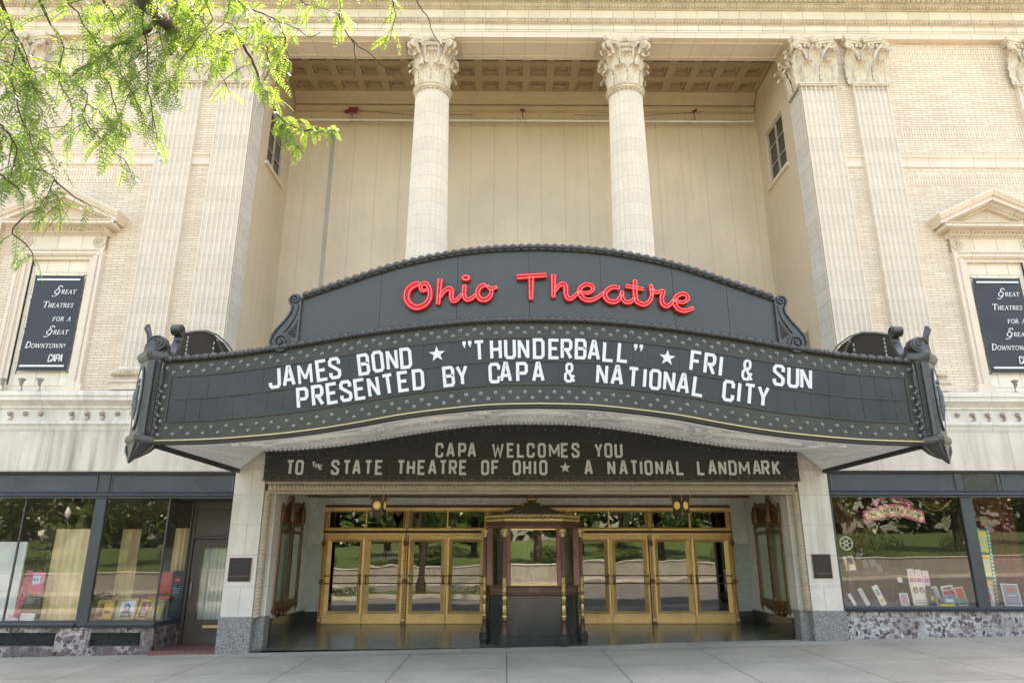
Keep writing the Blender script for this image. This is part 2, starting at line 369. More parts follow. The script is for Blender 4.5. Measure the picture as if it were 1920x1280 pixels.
c = k.mix(k.ramp(k.noise(sc=.8, det=4), .35, .65), (.10,.112,.092), (.145,.135,.105)); bordj = k.math('LESS_THAN', k.math('ABSOLUTE', k.math('SUBTRACT', k.y, .42)), .02)
c = k.mix(bordj, c, (.02,.02,.02)); c = k.mix(k.ramp(k.noise(sc=160, det=1), .55, .7), c, (.16,.15,.13))
k.set(k.b, 'Base Color', c); k.set(k.b, 'Roughness', .22); m_terrazzo = k.m
k = N('lawn_grass'); k.pos(); k.set(k.b, 'Base Color', k.mix(k.noise(sc=3, det=6), (.030,.060,.010), (.060,.105,.022))); k.set(k.b, 'Roughness', .9); m_grass = k.m
def leafmat(name, a, b, tr):
    k = N(name); k.pos()
    c = k.mix(k.ramp(k.noise(sc=5, det=3), .3, .7), a, b)
    d = k.n('ShaderNodeBsdfDiffuse', {0: c}); t = k.n('ShaderNodeBsdfTranslucent', {0: k.mix(1.0, c, (1.25,1.2,.55), 'MULTIPLY')})
    g = k.n('ShaderNodeBsdfGlossy', {0: (1,1,1,1), 'Roughness': .35})
    m1 = k.n('ShaderNodeMixShader', {0: tr, 1: d.outputs[0], 2: t.outputs[0]}); m2 = k.n('ShaderNodeMixShader', {0: .045, 1: m1.outputs[0], 2: g.outputs[0]})
    k.t.links.new(m2.outputs[0], k.out.inputs[0]); return k.m
m_leaf = leafmat('locust_leaf', (.078,.165,.036), (.175,.285,.068), .60)
m_leaf2 = leafmat('park_leaf', (.035,.075,.018), (.08,.13,.03), .35)

# ------------------------------------------------------------------ ground
def gz(x, y=0):                    # the pavement falls a little towards the left and to the kerb
    return .095 + .0187*max(-60, min(60, x)) + .012*min(0, y)*1.0
def sheet(name, x0, x1, y0, y1, dz, m, nx=2, zf=None):
    mb = MB(); mb.grid(lambda u, v: (x0+(x1-x0)*u, y0+(y1-y0)*v, (zf or gz)(x0+(x1-x0)*u, y0+(y1-y0)*v)+dz), nx, 2)
    return mb.build(name, m, kind='structure')
sheet('ground', -220, 220, -420, 80, -.6, m_grass, 4, lambda x, y: -.25+.0187*max(-60,min(60,x)))
sheet('sidewalk', -60, 60, -5.6, .3, 0, m_walk, 24)
sheet('threshold_strip', -5.9, 5.9, -.62, -.02, .004, m_strip, 6)
kb = MB(); kb.loft([[(x,-5.6,gz(x,-5.6)-.3),(x,-5.6,gz(x,-5.6)+.002),(x,-5.75,gz(x,-5.6)),(x,-5.78,gz(x,-5.6)-.3)] for x in (-60,0,60)]); kb.build('kerb', m_kerb, kind='structure')
zr = lambda x, y: gz(x,-5.6)-.14
sheet('road', -200, 200, -33.0, -5.77, 0, m_road, 24, zr)
m_yel = flat('road_yellow', (.55,.36,.05), .7)
yl = MB()
for dy in (-24.4, -24.65): yl.loft([[(x,dy,zr(x,0)+.004),(x,dy+.11,zr(x,0)+.004)] for x in (-60,0,60)], closed=False)
yl.build('road_marking', m_yel, kind='structure')
kb = MB(); kb.loft([[(x,-32.85,gz(x,-5.6)-.3),(x,-32.85,gz(x,-5.6)-.01),(x,-33.0,gz(x,-5.6)),(x,-33.02,gz(x,-5.6)-.3)] for x in (-60,0,60)]); kb.build('far_kerb', m_kerb, kind='structure')
sheet('far_sidewalk', -60, 60, -35.6, -32.98, .0, m_walk2, 24, lambda x, y: gz(x,-5.6))
il = [(-26,-17.6),(-25.4,-16.7),(-24,-16.2),(1,-16.2),(2.4,-16.7),(3,-17.6),(2.4,-18.5),(1,-19),(-24,-19),(-25.4,-18.5)]
mb = MB(); mb.loft([[(x,y,zr(x,0)-.1) for x,y in il],[(x,y,gz(x,-5.6)+.02) for x,y in il],[((x+11.5)*.985-11.5,(y+17.6)*.86-17.6,gz(x,-5.6)+.03) for x,y in il]]); mb.build('traffic_island', m_kerb, kind='structure')
mb = MB(); mb.loft([[((x+11.5)*.98-11.5,(y+17.6)*.82-17.6,gz(x,-5.6)+d) for x,y in il] for d in (.0,.06)]); mb.build('island_soil', m_grass, kind='structure')
def lawnz(x, y): return 1.05 + .0187*max(-60,min(60,x)) + min(2.6, (-36.1-y)*.06)
mb = MB(); mb.grid(lambda u, v: (-110+220*u, -36.1-110*v, lawnz(-110+220*u, -36.1-110*v)), 30, 20); mb.build('lawn', m_grass, kind='structure')

# ------------------------------------------------------------------ theatre building
TH = thing('theatre_building', 'cream brick and terracotta theatre front with columned loggia above the entrance', 'building', (0,0,0))
PX = 1                                   # left-right pairs are built from the same numbers, mirrored
def mir(pts, s): return [(s*p[0], *p[1:]) for p in pts]
def sx(a, b, s): return (a, b) if s > 0 else (-b, -a)

# upper brick walls, cut round the niches
def ubox(mb, s, a, b, *r): x0, x1 = sx(a, b, s); mb.box(x0, x1, *r)
NX0, NX1, NZ0, NZ1 = 10.42, 11.78, 5.34, 8.60      # niche opening
for s in (-1, 1):
    mb = MB()
    ubox(mb, s, 7.14, NX0, .12, .5, 5.30, 14.85); ubox(mb, s, NX1, 20, .12, .5, 5.30, 14.85); ubox(mb, s, NX0, NX1, .12, .5, NZ1, 14.85)
    mb.build('brick_wall', m_brick, TH)
    for z0, z1 in ((14.30,14.62),(11.95,12.27),(10.62,10.94)):
        sb = MB(); ubox(sb, s, 9.42, 12.6, .117, .13, z0, z1); sb.build('soldier_course', m_soldier, TH)
    sc_ = MB(); pr = [(.12,11.10),(.12,11.42),(.04,11.42),(.04,11.37),(.07,11.34),(.09,11.28),(.09,11.12),(.105,11.10)]
    for a, b in ((7.88,8.36),(9.26,12.75)):
        x0, x1 = sx(a, b, s); sc_.prismx(pr, x0, x1)
    sc_.build('string_course', m_tc, TH)

# fluted pilasters and their capitals
def flutepath(x0, x1, n, dep, y=0, fil=.030):
    pts = [(x0, y)]; wfl = (x1-x0-fil*(n+1))/n
    for i in range(n):
        a = x0 + fil + i*(wfl+fil)
        for k in range(6):
            t = k/5; pts.append((a + wfl*t, y + dep*sqrt(max(0, 1-(2*t-1)**2))))
    pts.append((x1, y)); return pts
def leafm(mb, o, U, Nn, w, h, curl=1.05, out=.10, rmax=.072):
    o = np.array(o, float); U = np.array(U, float); Nn = np.array(Nn, float); Z = np.array([0,0,1.])
    nt_, ns = 14, 16; R = min(.2*h, rmax)
    def P(u, v):
        t = u; s = v*2-1
        if t < .68: q = t/.68; p = Z*(h-R)*q + Nn*out*q*q
        else:
            a = (t-.68)/.32*pi*curl; p = Z*(h-R + R*sin(a)) + Nn*(out + R*1.1*(1-cos(a)))
        wt = w/2*(.72 + .34*sin(pi*min(1,t*1.15)))*(1-.55*max(0,(t-.7)/.3)**1.5)*(1+.16*sin(t*34))
        rid = .06*w*(1-abs(s)) + .055*w*cos(s*pi*4)*(.5+.5*t) - .05*w*s*s
        return tuple(o + p + U*s*wt + Nn*rid)
    mb.grid(P, nt_, ns)
def volute(mb, o, D, z0, r0, r1, z1, rad=.05):
    """a stalk that rises from the bell and rolls up under the abacus corner; D = horizontal direction"""
    o = np.array(o, float); D = np.array(D, float); D /= np.linalg.norm(D); path = []; rr = []
    for i in range(7):
        t = i/6; path.append(o + D*(r0+(r1-r0)*t**2.2) + np.array([0,0,z0+(z1-z0)*t**.8])); rr.append(rad*(.6+.5*t))
    c = path[-1] + np.array([0,0,-.085]); 
    for i in range(1, 15):
        a = pi/2 - i*.62; R = .085*(1-i/19); path.append(c + D*R*cos(a) + np.array([0,0,R*sin(a)])); rr.append(rad*(1.05-.045*i))
    mb.tube(path, rr, 6)
def face_capital(mb, c, U, Nn, w, z0, z1, half=(1,1)):
    """one flat face of a Corinthian pilaster capital; c = middle of the face (x, y)"""
    c = np.array([c[0], c[1], 0.]); U = np.array([*U, 0.]); Nn = np.array([*Nn, 0.]); H = z1-z0
    for q in (-.27, .27): leafm(mb, c+U*w*q+np.array([0,0,z0])+Nn*.03, U, Nn, w*.34, H*.42, out=.07, rmax=.105)
    for q in (-.0, ): leafm(mb, c+U*w*q+np.array([0,0,z0])+Nn*.005, U, Nn, w*.34, H*.70, out=.09, rmax=.12)
    for q in (-.5, .5): leafm(mb, c+U*w*q+np.array([0,0,z0])+Nn*.005, U, Nn, w*.32, H*.66, out=.08, rmax=.11)
    for q in (-1, 1):
        volute(mb, c+U*w*.2*q+Nn*.03, U*q+Nn*.35, z0+H*.38, 0, w*.35, z1-.20, .05)
        volute(mb, c+U*w*.14*q+Nn*.03, U*-q*.8+Nn*.3, z0+H*.50, 0, w*.10, z1-.28, .03)
    for i in range(7):
        p = c + U*w*(-.36+.12*i) + Nn*.05; mb.ell((p[0], p[1], z1-.215), .05, .05, .06, 6, 4)
    p = c + Nn*.12; mb.ell((p[0], p[1], z1-.09), .085, .085, .09, 7, 5)
    for i in range(6): mb.ell((p[0]+.07*cos(i*pi/3)*abs(U[0]), p[1]+.07*cos(i*pi/3)*abs(U[1])-0.03*abs(Nn[1]), z1-.09+.07*sin(i*pi/3)), .04, .04, .04, 5, 4)
def abacus_poly(hx, bow, ch=.06, n=6):
    pts = []
    cs = [(-1,-1),(1,-1),(1,1),(-1,1)]
    for i in range(4):
        a = np.array(cs[i])*hx; b = np.array(cs[(i+1)%4])*hx; d = (b-a)/np.linalg.norm(b-a); nn = np.array([-d[1], d[0]])
        a2 = a + d*ch; b2 = b - d*ch
        for k in range(n+1):
            t = k/n; pts.append(tuple(a2+(b2-a2)*t + nn*bow*sin(pi*t)))
    return pts
Z0, Z1 = 13.50, 14.83
def pilaster(x0, x1, s, inner, ret=.77):
    xa, xb = sx(x0, x1, s); g = dict()
    mb = MB(); path = flutepath(xa, xb, 7, .055, fil=.024)
    mb.prismz(path + [(xb,.13),(xa,.13)], 5.9, Z0-.10)
    p = mb.build('pilaster', m_shaft, TH)
    if inner:                                # fluted return face towards the loggia
        xr = xa if s > 0 else xb
        fp = flutepath(.002, ret, 6, .05, fil=.024); pts = [(xr + s*d if False else xr + (d if s > 0 else -d), y) for y, d in fp]
        r = MB(); r.prismz(pts + [(xr+s*.13, ret), (xr+s*.13, .002+.13)], 5.9, Z0-.10)
        r.build('pilaster_return', mat('shaded_return_terracotta', (.70,.66,.58), .55, var=.08, blocks=('y',30,.36,.0055,.5), bvar=.06, jcol=(.5,.46,.42), streak=.35, scol=(.34,.33,.30)) if 'ret' not in CACHE else CACHE['ret'], p)
    # astragal and the scalloped tops of the flutes
    a = MB(); xw = (x1-x0)
    a.box(xa-.04, xb+.04, -.05, .12, Z0-.06, Z0-.02); a.box(xa-.025, xb+.025, -.03, .119, Z0-.10, Z0-.062)
    for i in range(7):
        cx = xa+.03+(xw-.03*8)/7*(i+.5)+.03*i; rr = (xw-.24)/14
        a.tube([(cx+rr*cos(t*pi/5), -.004, Z0-.21+rr*1.1*sin(t*pi/5)) for t in range(6)], .013, 4)
    if inner:
        xr = xa if s > 0 else xb; q0, q1 = (xr-.05, xr+.02) if s > 0 else (xr-.02, xr+.05)
        a.box(q0, q1, .0, ret, Z0-.062, Z0-.022)
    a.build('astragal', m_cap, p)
    c = MB(); c.box(xa+.02, xb-.02, .02, .13, Z0-.02, Z1-.14)
    face_capital(c, ((xa+xb)/2, .02), (1,0), (0,-1), xw, Z0-.02, Z1)
    zt = ((Z1-.16, 0), (Z1-.10, .015), (Z1-.10, .035), (Z1, .055))
    n = 8; rings = []
    for z, e in zt:
        f = [(xa-.075-e+(xw+.15+2*e)*k/n, -.13-e+.10*sin(pi*k/n), z) for k in range(n+1)]
        rings.append(f + [(xb+.075+e, .12, z), (xa-.075-e, .12, z)])
    c.loft(rings)
    if inner:
        xr = xa if s > 0 else xb
        face_capital(c, (xr-s*.0+s*.02, ret/2), (0,1), (-s,0), ret*.95, Z0-.02, Z1)
        rings = []
        for z, e in zt:
            f = [(xr-s*(.13+e-.10*sin(pi*k/n)), -.02+(ret+.1)*k/n, z+.002) for k in range(n+1)]
            rings.append(f + [(xr+s*.05, ret+.08, z+.002), (xr+s*.05, -.02, z+.002)])
        c.loft(rings)
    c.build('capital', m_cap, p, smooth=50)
    b = MB()
    for (q, z0_, z1_) in ((.10,5.36,5.50),(.14,5.50,5.60),(.09,5.60,5.68),(.12,5.68,5.80),(.05,5.80,5.90)):
        b.bbox(xa-q, xb+q, -q, .121, z0_, z1_, .035 if z1_ not in (5.5,) else .005)
    for i in range(int((xw+.2)/.07)):
        x = xa-.09+.07*i; b.tube([(x, -.135, 5.70), (x+.05, -.15, 5.74), (x+.07, -.135, 5.79)], .024, 5)
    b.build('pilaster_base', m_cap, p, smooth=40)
CACHE = {}
CACHE_R = mat('shaded_return_terracotta', (.60,.53,.45), .55, var=.08, blocks=('y',30,.36,.0055,.5), bvar=.06, jcol=(.5,.46,.42), streak=.35, scol=(.34,.33,.30)); CACHE['ret'] = CACHE_R  # fluted terracotta darkened for the side faces, shade put into the colour
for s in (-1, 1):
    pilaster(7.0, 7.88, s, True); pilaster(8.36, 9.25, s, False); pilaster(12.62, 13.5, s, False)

# free-standing columns of the loggia
CY = .45
for cx in (-2.52, 2.55):
    mb = MB(); rings = []
    for z, r in ((4.9,.545),(5.2,.53),(7,.520),(8.5,.505),(10,.487),(11.5,.465),(12.6,.448),(13.35,.438),(13.4,.438)):
        ring = []
        for f in range(24):
            for k in range(5):
                t = k/5; a = 2*pi*(f+t)/24
                d = .0 if k == 0 or t < .1 else .05*sqrt(max(0, 1-((t-.5)/.42)**2)) if abs(t-.5) < .42 else 0
                ring.append((cx+(r-d)*cos(a), CY+(r-d)*sin(a), z))
        rings.append(ring)
    mb.loft(rings); co = mb.build('column', m_shaft, TH)
    a = MB(); a.lathe([(.44,13.36),(.475,13.38),(.475,13.41),(.46,13.42),(.50,13.44),(.515,13.465),(.50,13.49),(.45,13.50)], cx, CY, 32)
    for f in range(24):
        an = 2*pi*(f+.5)/24; rr = .047
        a.tube([(cx+.442*cos(an+rr*cos(t*pi/4)/.44), CY+.442*sin(an+rr*cos(t*pi/4)/.44), 13.30+rr*1.2*sin(t*pi/4)) for t in range(5)], .013, 4)
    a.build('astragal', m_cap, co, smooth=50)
    c = MB(); c.lathe([(.42,13.48),(.42,14.0),(.44,14.3),(.47,14.55),(.51,14.66)], cx, CY, 24)
    for i in range(8):
        an = 2*pi*i/8 + pi/8; D = (cos(an), sin(an), 0); U = (-sin(an), cos(an), 0)
        leafm(c, (cx+.43*D[0], CY+.43*D[1], 13.49), U, D, .34, .50, out=.04)
        an = 2*pi*i/8; D = (cos(an), sin(an), 0); U = (-sin(an), cos(an), 0)
        leafm(c, (cx+.42*D[0], CY+.42*D[1], 13.49), U, D, .34, .86, out=.07)
    for i in range(4):
        an = pi/4 + i*pi/2; D = np.array([cos(an), sin(an)]); T = np.array([-sin(an), cos(an)])
        for q in (-1, 1):
            volute(c, (cx+T[0]*.05*q, CY+T[1]*.05*q, 0), (*(D+T*.02*q), 0), 13.95, .44, .70, Z1-.18, .055)
            an2 = an + q*.42; volute(c, (cx, CY, 0), (cos(an2), sin(an2), 0), 14.1, .46, .60, Z1-.2, .032)
        am = i*pi/2; D = (cos(am), sin(am))
        c.ell((cx+.53*D[0], CY+.53*D[1], Z1-.07), .075, .075, .08, 7, 5)
        for j in range(7):
            aj = am-.45+.15*j; c.ell((cx+.50*cos(aj), CY+.50*sin(aj), Z1-.24), .04, .04, .055, 6, 4)
    A = [abacus_poly(h, .12) for h in (.53,.55,.575,.60)]
    c.loft([[(cx+x, CY+y, z) for x, y in A[i]] for i, z in ((0,Z1-.17),(1,Z1-.10),(2,Z1-.098),(3,Z1))])
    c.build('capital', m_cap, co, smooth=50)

# entablature: mouldings run the whole width
EX = 20
en = MB()
en.box(-EX, EX, -.04, .84, 14.83, 15.0)
ent = en.build('entablature', m_tc, TH)
pn = MB()                                                  # sunk panels of the architrave soffit between the capitals
for a, b in ((-6.75,-3.25),(-1.8,1.8),(3.25,6.75)):
    pn.frame  # (kept flat: built below as a raised border)
    for x0, x1, y0, y1 in ((a,b,.12,.16),(a,b,.66,.70),(a,a+.04,.16,.66),(b-.04,b,.16,.66)): pn.box(x0, x1, y0, y1, 14.79, 14.831)
pn.build('soffit_panel', m_tc, ent)
en = MB(); en.prismx([(.8,15.0),(-.055,15.0),(-.055,15.05),(-.075,15.05),(-.075,15.17),(-.10,15.19),(-.10,15.205),(.8,15.205)], -EX, EX); en.build('fascia', m_tcblk, ent)
en = MB(); en.prismx([(.8,15.2052),(-.11,15.2052),(-.17,15.29),(-.19,15.30),(-.19,15.325),(.8,15.325)], -EX, EX)
for i in range(int(2*14/.085)): x = -14+i*.085; en.ell((x, -.152, 15.25), .028, .03, .042, 6, 4)
en.build('ornament_band', m_orn, ent)
en = MB(); en.box(-EX, EX, -.06, .8, 15.3252, 15.68); en.build('frieze', m_tcblk, ent)
en = MB(); en.prismx([(.8,15.6802),(-.10,15.6802),(-.10,15.70),(-.17,15.78),(-.17,15.80),(-.19,15.80),(-.26,15.93),(-.29,15.94),(-.29,16.08),(-.34,16.08),(-.36,16.10),(.8,16.10)], -EX, EX)
for i in range(int(2*14/.085)): x = -14+i*.085; en.ell((x, -.15, 15.735), .028, .03, .04, 6, 4)
for i in range(int(2*14/.13)): x = -14+i*.13; en.ell((x, -.245, 15.865), .048, .04, .06, 6, 4); en.box(x+.055, x+.075, -.262, -.2, 15.82, 15.915)
for i in range(int(2*14/.10)): x = -14+i*.10; en.box(x, x+.06, -.335, -.28, 15.955, 16.068)
en.build('bed_moulding', m_orn, ent)
en = MB(); en.prismx([(.8,16.1002),(-.38,16.1002),(-1.0,16.14),(-1.0,16.32),(-1.06,16.34),(-1.16,16.55),(-1.16,16.60),(.8,16.70)], -EX, EX); en.build('corona', m_tcblk, ent)
en = MB(); en.box(-EX, EX, .3, 1.0, 16.7, 19.4); en.box(-EX, EX, .15, 1.1, 19.4, 19.7); en.build('attic', m_brick, TH)
en = MB(); en.box(-EX, EX, 4.2, 30, .3, 19.2); en.box(-EX, -8.0, 3.9, 4.19, 3.7, 19.2); en.box(8.0, EX, 3.9, 4.19, 3.7, 19.2); en.box(-EX, EX, .9, 4.19, 16.2, 19.1); en.box(-EX, -7.4, .55, 3.8, 4.0, 16.1); en.box(7.4, EX, .55, 3.8, 4.0, 16.1)
en.build('building_mass', m_dark, TH)

# loggia
LX, LY = 7.0, 3.2
bw = MB(); bw.box(-LX-.4, LX+.4, LY, LY+.3, 4.2, 15.0); lw = bw.build('loggia_wall', m_loggia, TH)
mo = MB()
mo.prismx([(LY,14.78),(LY-.06,14.78),(LY-.06,14.84),(LY-.14,14.90),(LY-.14,14.95),(LY,14.95)], -LX+.001, LX-.001)
mo.prismx([(LY-.001,15.02),(LY-.10,15.02),(LY-.16,15.12),(LY-.30,15.20),(LY-.34,15.30),(LY-.001,15.30)], -LX+.001, LX-.001)
mo.build('wall_moulding', m_mould, lw)
sd = MB(); sd.box(-5.86, -5.74, LY-.012, LY-.001, 5.2, 14.2); sd.build('grey_strip', mat('grey_strip_paint', (.40,.36,.29), .7), lw)
for s in (-1, 1):
    W = [(1.40,2.62,11.98,13.66)]                         # window opening in the side wall (y0,y1,z0,z1)
    y0, y1, z0, z1 = W[0]; mb = MB()
    for a, b, c_, d in ((.771,y0,4.2,15.4),(y1,LY-.001,4.2,15.4),(y0,y1,4.2,z0),(y0,y1,z1,15.4)):
        xx = sx(LX+.03, LX+.35, s); mb.box(*xx, a, b, c_, d)
    sw = mb.build('loggia_side_wall', m_loggia_side, TH)
    f = MB(); X = s*(LX+.03)
    def bar(a, b, c_, d, q0, q1): x_ = sorted((X+s*q0, X+s*q1)); f.box(x_[0], x_[1], a, b, c_, d)
    bar(y0,y0+.06,z0,z1,.04,.12); bar(y1-.06,y1,z0,z1,.04,.12); bar(y0+.06,y1-.06,z0,z0+.06,.04,.12); bar(y0+.06,y1-.06,z1-.06,z1,.04,.12)
    bar((y0+y1)/2-.03,(y0+y1)/2+.03,z0+.06,z1-.06,.045,.115)
    for i in (1, 2):
        zz = z0+(z1-z0)*i/3; bar(y0+.06,(y0+y1)/2-.03,zz-.012,zz+.012,.05,.11); bar((y0+y1)/2+.03,y1-.06,zz-.012,zz+.012,.05,.11)
    wn = f.build('loggia_window', mat('window_frame_paint', (.45,.38,.30), .6), TH)
    g = MB(); x_ = sorted((X+s*.085, X+s*.10)); g.box(*x_, y0+.05, y1-.05, z0+.05, z1-.05); g.build('pane', m_wpane, wn)
    g = MB(); x_ = sorted((X-s*.07, X+s*.03)); g.box(*x_, y0-.10, y1+.10, z0-.10, z0-.005); g.build('sill', m_tc, wn)
mb = MB(); mb.box(7.0, 7.06, 1.36, 2.2, 5.2, 7.22); dk = mb.build('loggia_side_door', mat('side_door_paint', (.24,.19,.13), .6), TH)
mb = MB(); mb.box(6.99, 7.065, 1.30, 1.36, 5.2, 7.28); mb.box(6.99, 7.065, 2.2, 2.26, 5.2, 7.28); mb.box(6.99, 7.065, 1.36, 2.2, 7.22, 7.28); mb.build('frame', m_mould, dk)
# coffered ceiling
ce = MB(); CZ = 15.30; pit = .70; nx = 20; ny = 3
for i in range(nx):
    for j in range(ny):
        x0 = -LX + i*pit; y0 = .95 + j*.66; x1 = x0+pit; y1 = y0+.66
        L = [(0,0),(.11,0),(.12,.10),(.19,.10),(.20,.17)]
        rings = []
        for d, h in L: rings.append([(x0+d,y0+d,CZ+h),(x1-d,y0+d,CZ+h),(x1-d,y1-d,CZ+h),(x0+d,y1-d,CZ+h)])
        ce.loft(rings, cap0=False, cap1=True)
ce.box(-LX, LX, .84, .9499, CZ, CZ+.1); ce.box(-LX, LX, 2.9302, LY, CZ+.002, CZ+.1)
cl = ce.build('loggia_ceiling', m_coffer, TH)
fl = MB(); fl.box(-LX, LX, -.2, LY, 4.95, 5.15); fl.build('loggia_floor', m_stone, TH)

# belt cornice and the limestone band over the shops
for s in (-1, 1):
    x0, x1 = sx(6.35, EX, s); mb = MB()
    mb.prismx([(.4,4.68),(-.02,4.68),(-.02,4.93),(-.06,4.95),(-.06,5.0),(-.16,5.09),(-.20,5.10),(-.20,5.19),(-.23,5.20),(-.23,5.29),(-.10,5.335),(.4,5.335)], x0, x1)
    mb.prismx([(.4,4.46),(-.01,4.46),(-.03,4.50),(-.05,4.56),(-.09,4.60),(-.09,4.66),(-.05,4.6795),(.4,4.6795)], x0, x1)
    bc = mb.build('belt_cornice', m_belt, TH)
    n = 0; x = 6.75
    mk = mat('knob_stone', (.42,.32,.27), .7, var=.3, vs_=8)
    while x < 13.6:
        if random.random() > .08:
            kb = MB()
            zz = 4.83; X = s*x
            kb.ell((X, -.05, zz), .055, .06, .055, 8, 6)
            if random.random() > .3:
                kb.tube([(X+.03,-.03,zz-.03),(X+.055,-.035,zz-.08),(X+.03,-.035,zz-.125),(X-.02,-.03,zz-.12)], [.022,.026,.022,.012], 6)
            kb.build('rosette_knob', mk, bc, smooth=50)
        x += .335
    mb = MB(); mb.box(*sx(6.35, EX, s), 0, .4, 3.585 if s < 0 else 3.62, 4.4598); mb.build('stone_band', m_stone, TH)
    mb = MB(); mb.box(*sx(9.6, EX, s), .10, .119, 5.335, 5.36)
    mb.build('wall_plinth', m_stone, TH)

# blind window niches with pediment
for s in (-1, 1):
    cx = 11.1*s; mb = MB()
    mb.box(cx-.70, cx+.70, .17, .4, 5.336, 8.62)
    npn = mb.build('niche_panel', mat('niche_panel_stone', (.80,.71,.57), .6, var=.06, blocks=('x',.52,.55,.006,.5), bvar=.08, jcol=(.45,.38,.32), streak=.2, scol=(.5,.42,.33)), TH)
    mb = MB()
    for (o, i, y0, z) in ((1.00,.86,.02,8.80),(.86,.77,.05,8.72),(.77,.68,.09,8.64)):
        zt = z; zi = z-(o-i)
        for q in (-1, 1): 
            a, b = sorted((cx+q*o, cx+q*i)); mb.box(a, b, y0, .2, 5.336, zt)
        mb.box(cx-i, cx+i, y0, .2, zi, zt)
    for q in (-1, 1):
        a, b = sorted((cx+q*1.06, cx+q*.66)); mb.box(a, b, .0, .21, 5.337, 5.52)
    ns = mb.build('niche_surround', m_tc, TH)
    bd = MB()
    for i in range(46): 
        z = 5.6+i*.067; 
        for q in (-1, 1): bd.ell((cx+q*.905, .015, z), .024, .02, .03, 5, 4)
    for i in range(27): bd.ell((cx-.87+i*.067, .015, 8.755), .03, .02, .024, 5, 4)
    bd.build('bead_moulding', m_orn, ns)
    mb = MB(); mb.box(cx-1.02, cx+1.02, .04, .2, 8.8005, 9.13); fr = mb.build('niche_frieze', m_tcblk, ns)
    for q in (-1, 1):
        r = MB(); r.lathe([(.0,0),(.0001,.05)], n=3) if False else None
        for R, t, dy in ((.13,.025,0),(.085,.018,-.01)):
            r.tube([(cx+q*.86+R*cos(a*pi/8), .03+dy, 8.98+R*sin(a*pi/8)) for a in range(16)], t, 6, True)
        r.ell((cx+q*.86, .03, 8.98), .04, .05, .04, 8, 5)
        for a in range(8): r.ell((cx+q*.86+.06*cos(a*pi/4), .03, 8.98+.06*sin(a*pi/4)), .022, .03, .022, 5, 4)
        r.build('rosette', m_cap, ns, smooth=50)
    pd = MB(); po = MB()
    pd.prismx([(.12,9.13),(.02,9.13),(-.03,9.18),(-.06,9.18),(-.12,9.28),(-.15,9.29),(.12,9.29)], cx-1.08, cx+1.08)
    for i in range(26): po.ell((cx-1.05+i*.084, -.10, 9.235), .034, .03, .04, 5, 4)
    for i in range(26): po.ell((cx-1.05+i*.084, -.03, 9.165), .025, .02, .028, 5, 4)
    for i in range(34): po.ell((cx-1.22+i*.074, -.335, 9.385), .026, .026, .02, 5, 4)
    pd.prismx([(.12,9.2905),(-.32,9.30),(-.32,9.37),(-.35,9.38),(-.35,9.40),(.12,9.42)], cx-1.26, cx+1.26)
    for q in (-1, 1):                                     # raking cornices
        a = 25.5; L = 1.56; ca, sa = cos(radians(a)), sin(radians(a))
        def rk(t, y, h): return (cx+q*(1.30-t*ca)-q*h*(-sa)*1.0, y, 9.40+t*sa+h*ca)
        Lt = 1.30/ca
        prof = [(.12,0),(-.27,0),(-.27,.09),(-.32,.10),(-.38,.20),(-.38,.24),(.12,.24)]
        def end(y, h, t0):                                # plumb cut at the apex
            return (cx, y, 9.40 + 1.30*sa/ca + h/ca)
        pd.loft([[rk(-.03, y, h) for y, h in prof], [end(y, h, Lt) for y, h in prof]])
        bed = [(.12,-.10),(-.05,-.10),(-.12,-.03),(-.16,-.001),(.12,-.001)]
        pd.loft([[rk(.10, y, h) for y, h in bed], [end(y, h, Lt) for y, h in bed]])
        for i in range(14):
            p = rk(.30+i*.08, -.10, -.05); po.ell(p, .03, .035, .03, 5, 4)
        for i in range(16): p = rk(.05+i*.084, -.335, .165); po.ell(p, .03, .028, .034, 5, 4)
    pd.prism([(cx-1.05,9.42),(cx+1.05,9.42),(cx,9.42+.50)], .06, .119)
    pd.build('pediment', m_tc, ns); po.build('pediment_ornament', m_orn, ns)

# ------------------------------------------------------------------ entrance: piers, lintel, vestibule
for s in (-1, 1):
    g = gz(s*6); pz = .67 if s < 0 else .78
    x0, x1 = sx(5.72, 6.36, s); mb = MB(); mb.box(x0, x1, -.02, .45, pz, 3.62); mb.box(*sx(5.0, 6.36, s), .02, .45, 3.62, 5.3); p = mb.build('entrance_pier', m_pier, TH)
    mb = MB(); mb.bbox(*sx(5.70, 6.38, s), -.05, .46, g-.25, pz, .012); mb.box(*sx(5.50, 5.699, s), .12, .46, gz(s*5.5)-.25, pz); mb.build('plinth', m_granite, p)
    mb = MB(); mb.box(*sx(5.50, 5.72, s), .14, .45, pz, 3.12)
    mb.build('jamb', m_pier, p)
    rp = MB(); X = s*5.66                                  # twisted rope moulding up the jamb
    rp.tube([(X, .06, pz), (X, .06, 3.18)], .07, 10)
    for i in range(34):
        z = pz + .02 + i*.073
        rp.tube([(X+.075*cos(a), .06-.075*sin(a), z+.055*(a/pi)*s) for a in np.linspace(0, pi, 6)], .018, 4)
    rp.build('rope_moulding', m_rope, p, smooth=50)
ln = MB(); ln.box(-5.66, 5.66, .02, .5, 3.13, 3.36); ln.bbox(-5.7, 5.7, -.03, .3, 3.325, 3.372, .01); ln.box(-5.64, 5.64, .0, .3, 3.118, 3.15)
lt = ln.build('entrance_lintel', m_rope, TH)
rp = MB(); rp.tube([(-5.62,.03,3.235),(5.62,.03,3.235)], .075, 8)
for i in range(136):
    x = -5.6+i*.0825; rp.tube([(x+.06*(a/pi), .03-.08*sin(a), 3.235+.08*cos(a)) for a in np.linspace(.1, pi-.1, 6)], .018, 4)
rp.build('rope_moulding', m_rope, lt, smooth=50)
VY = 2.92
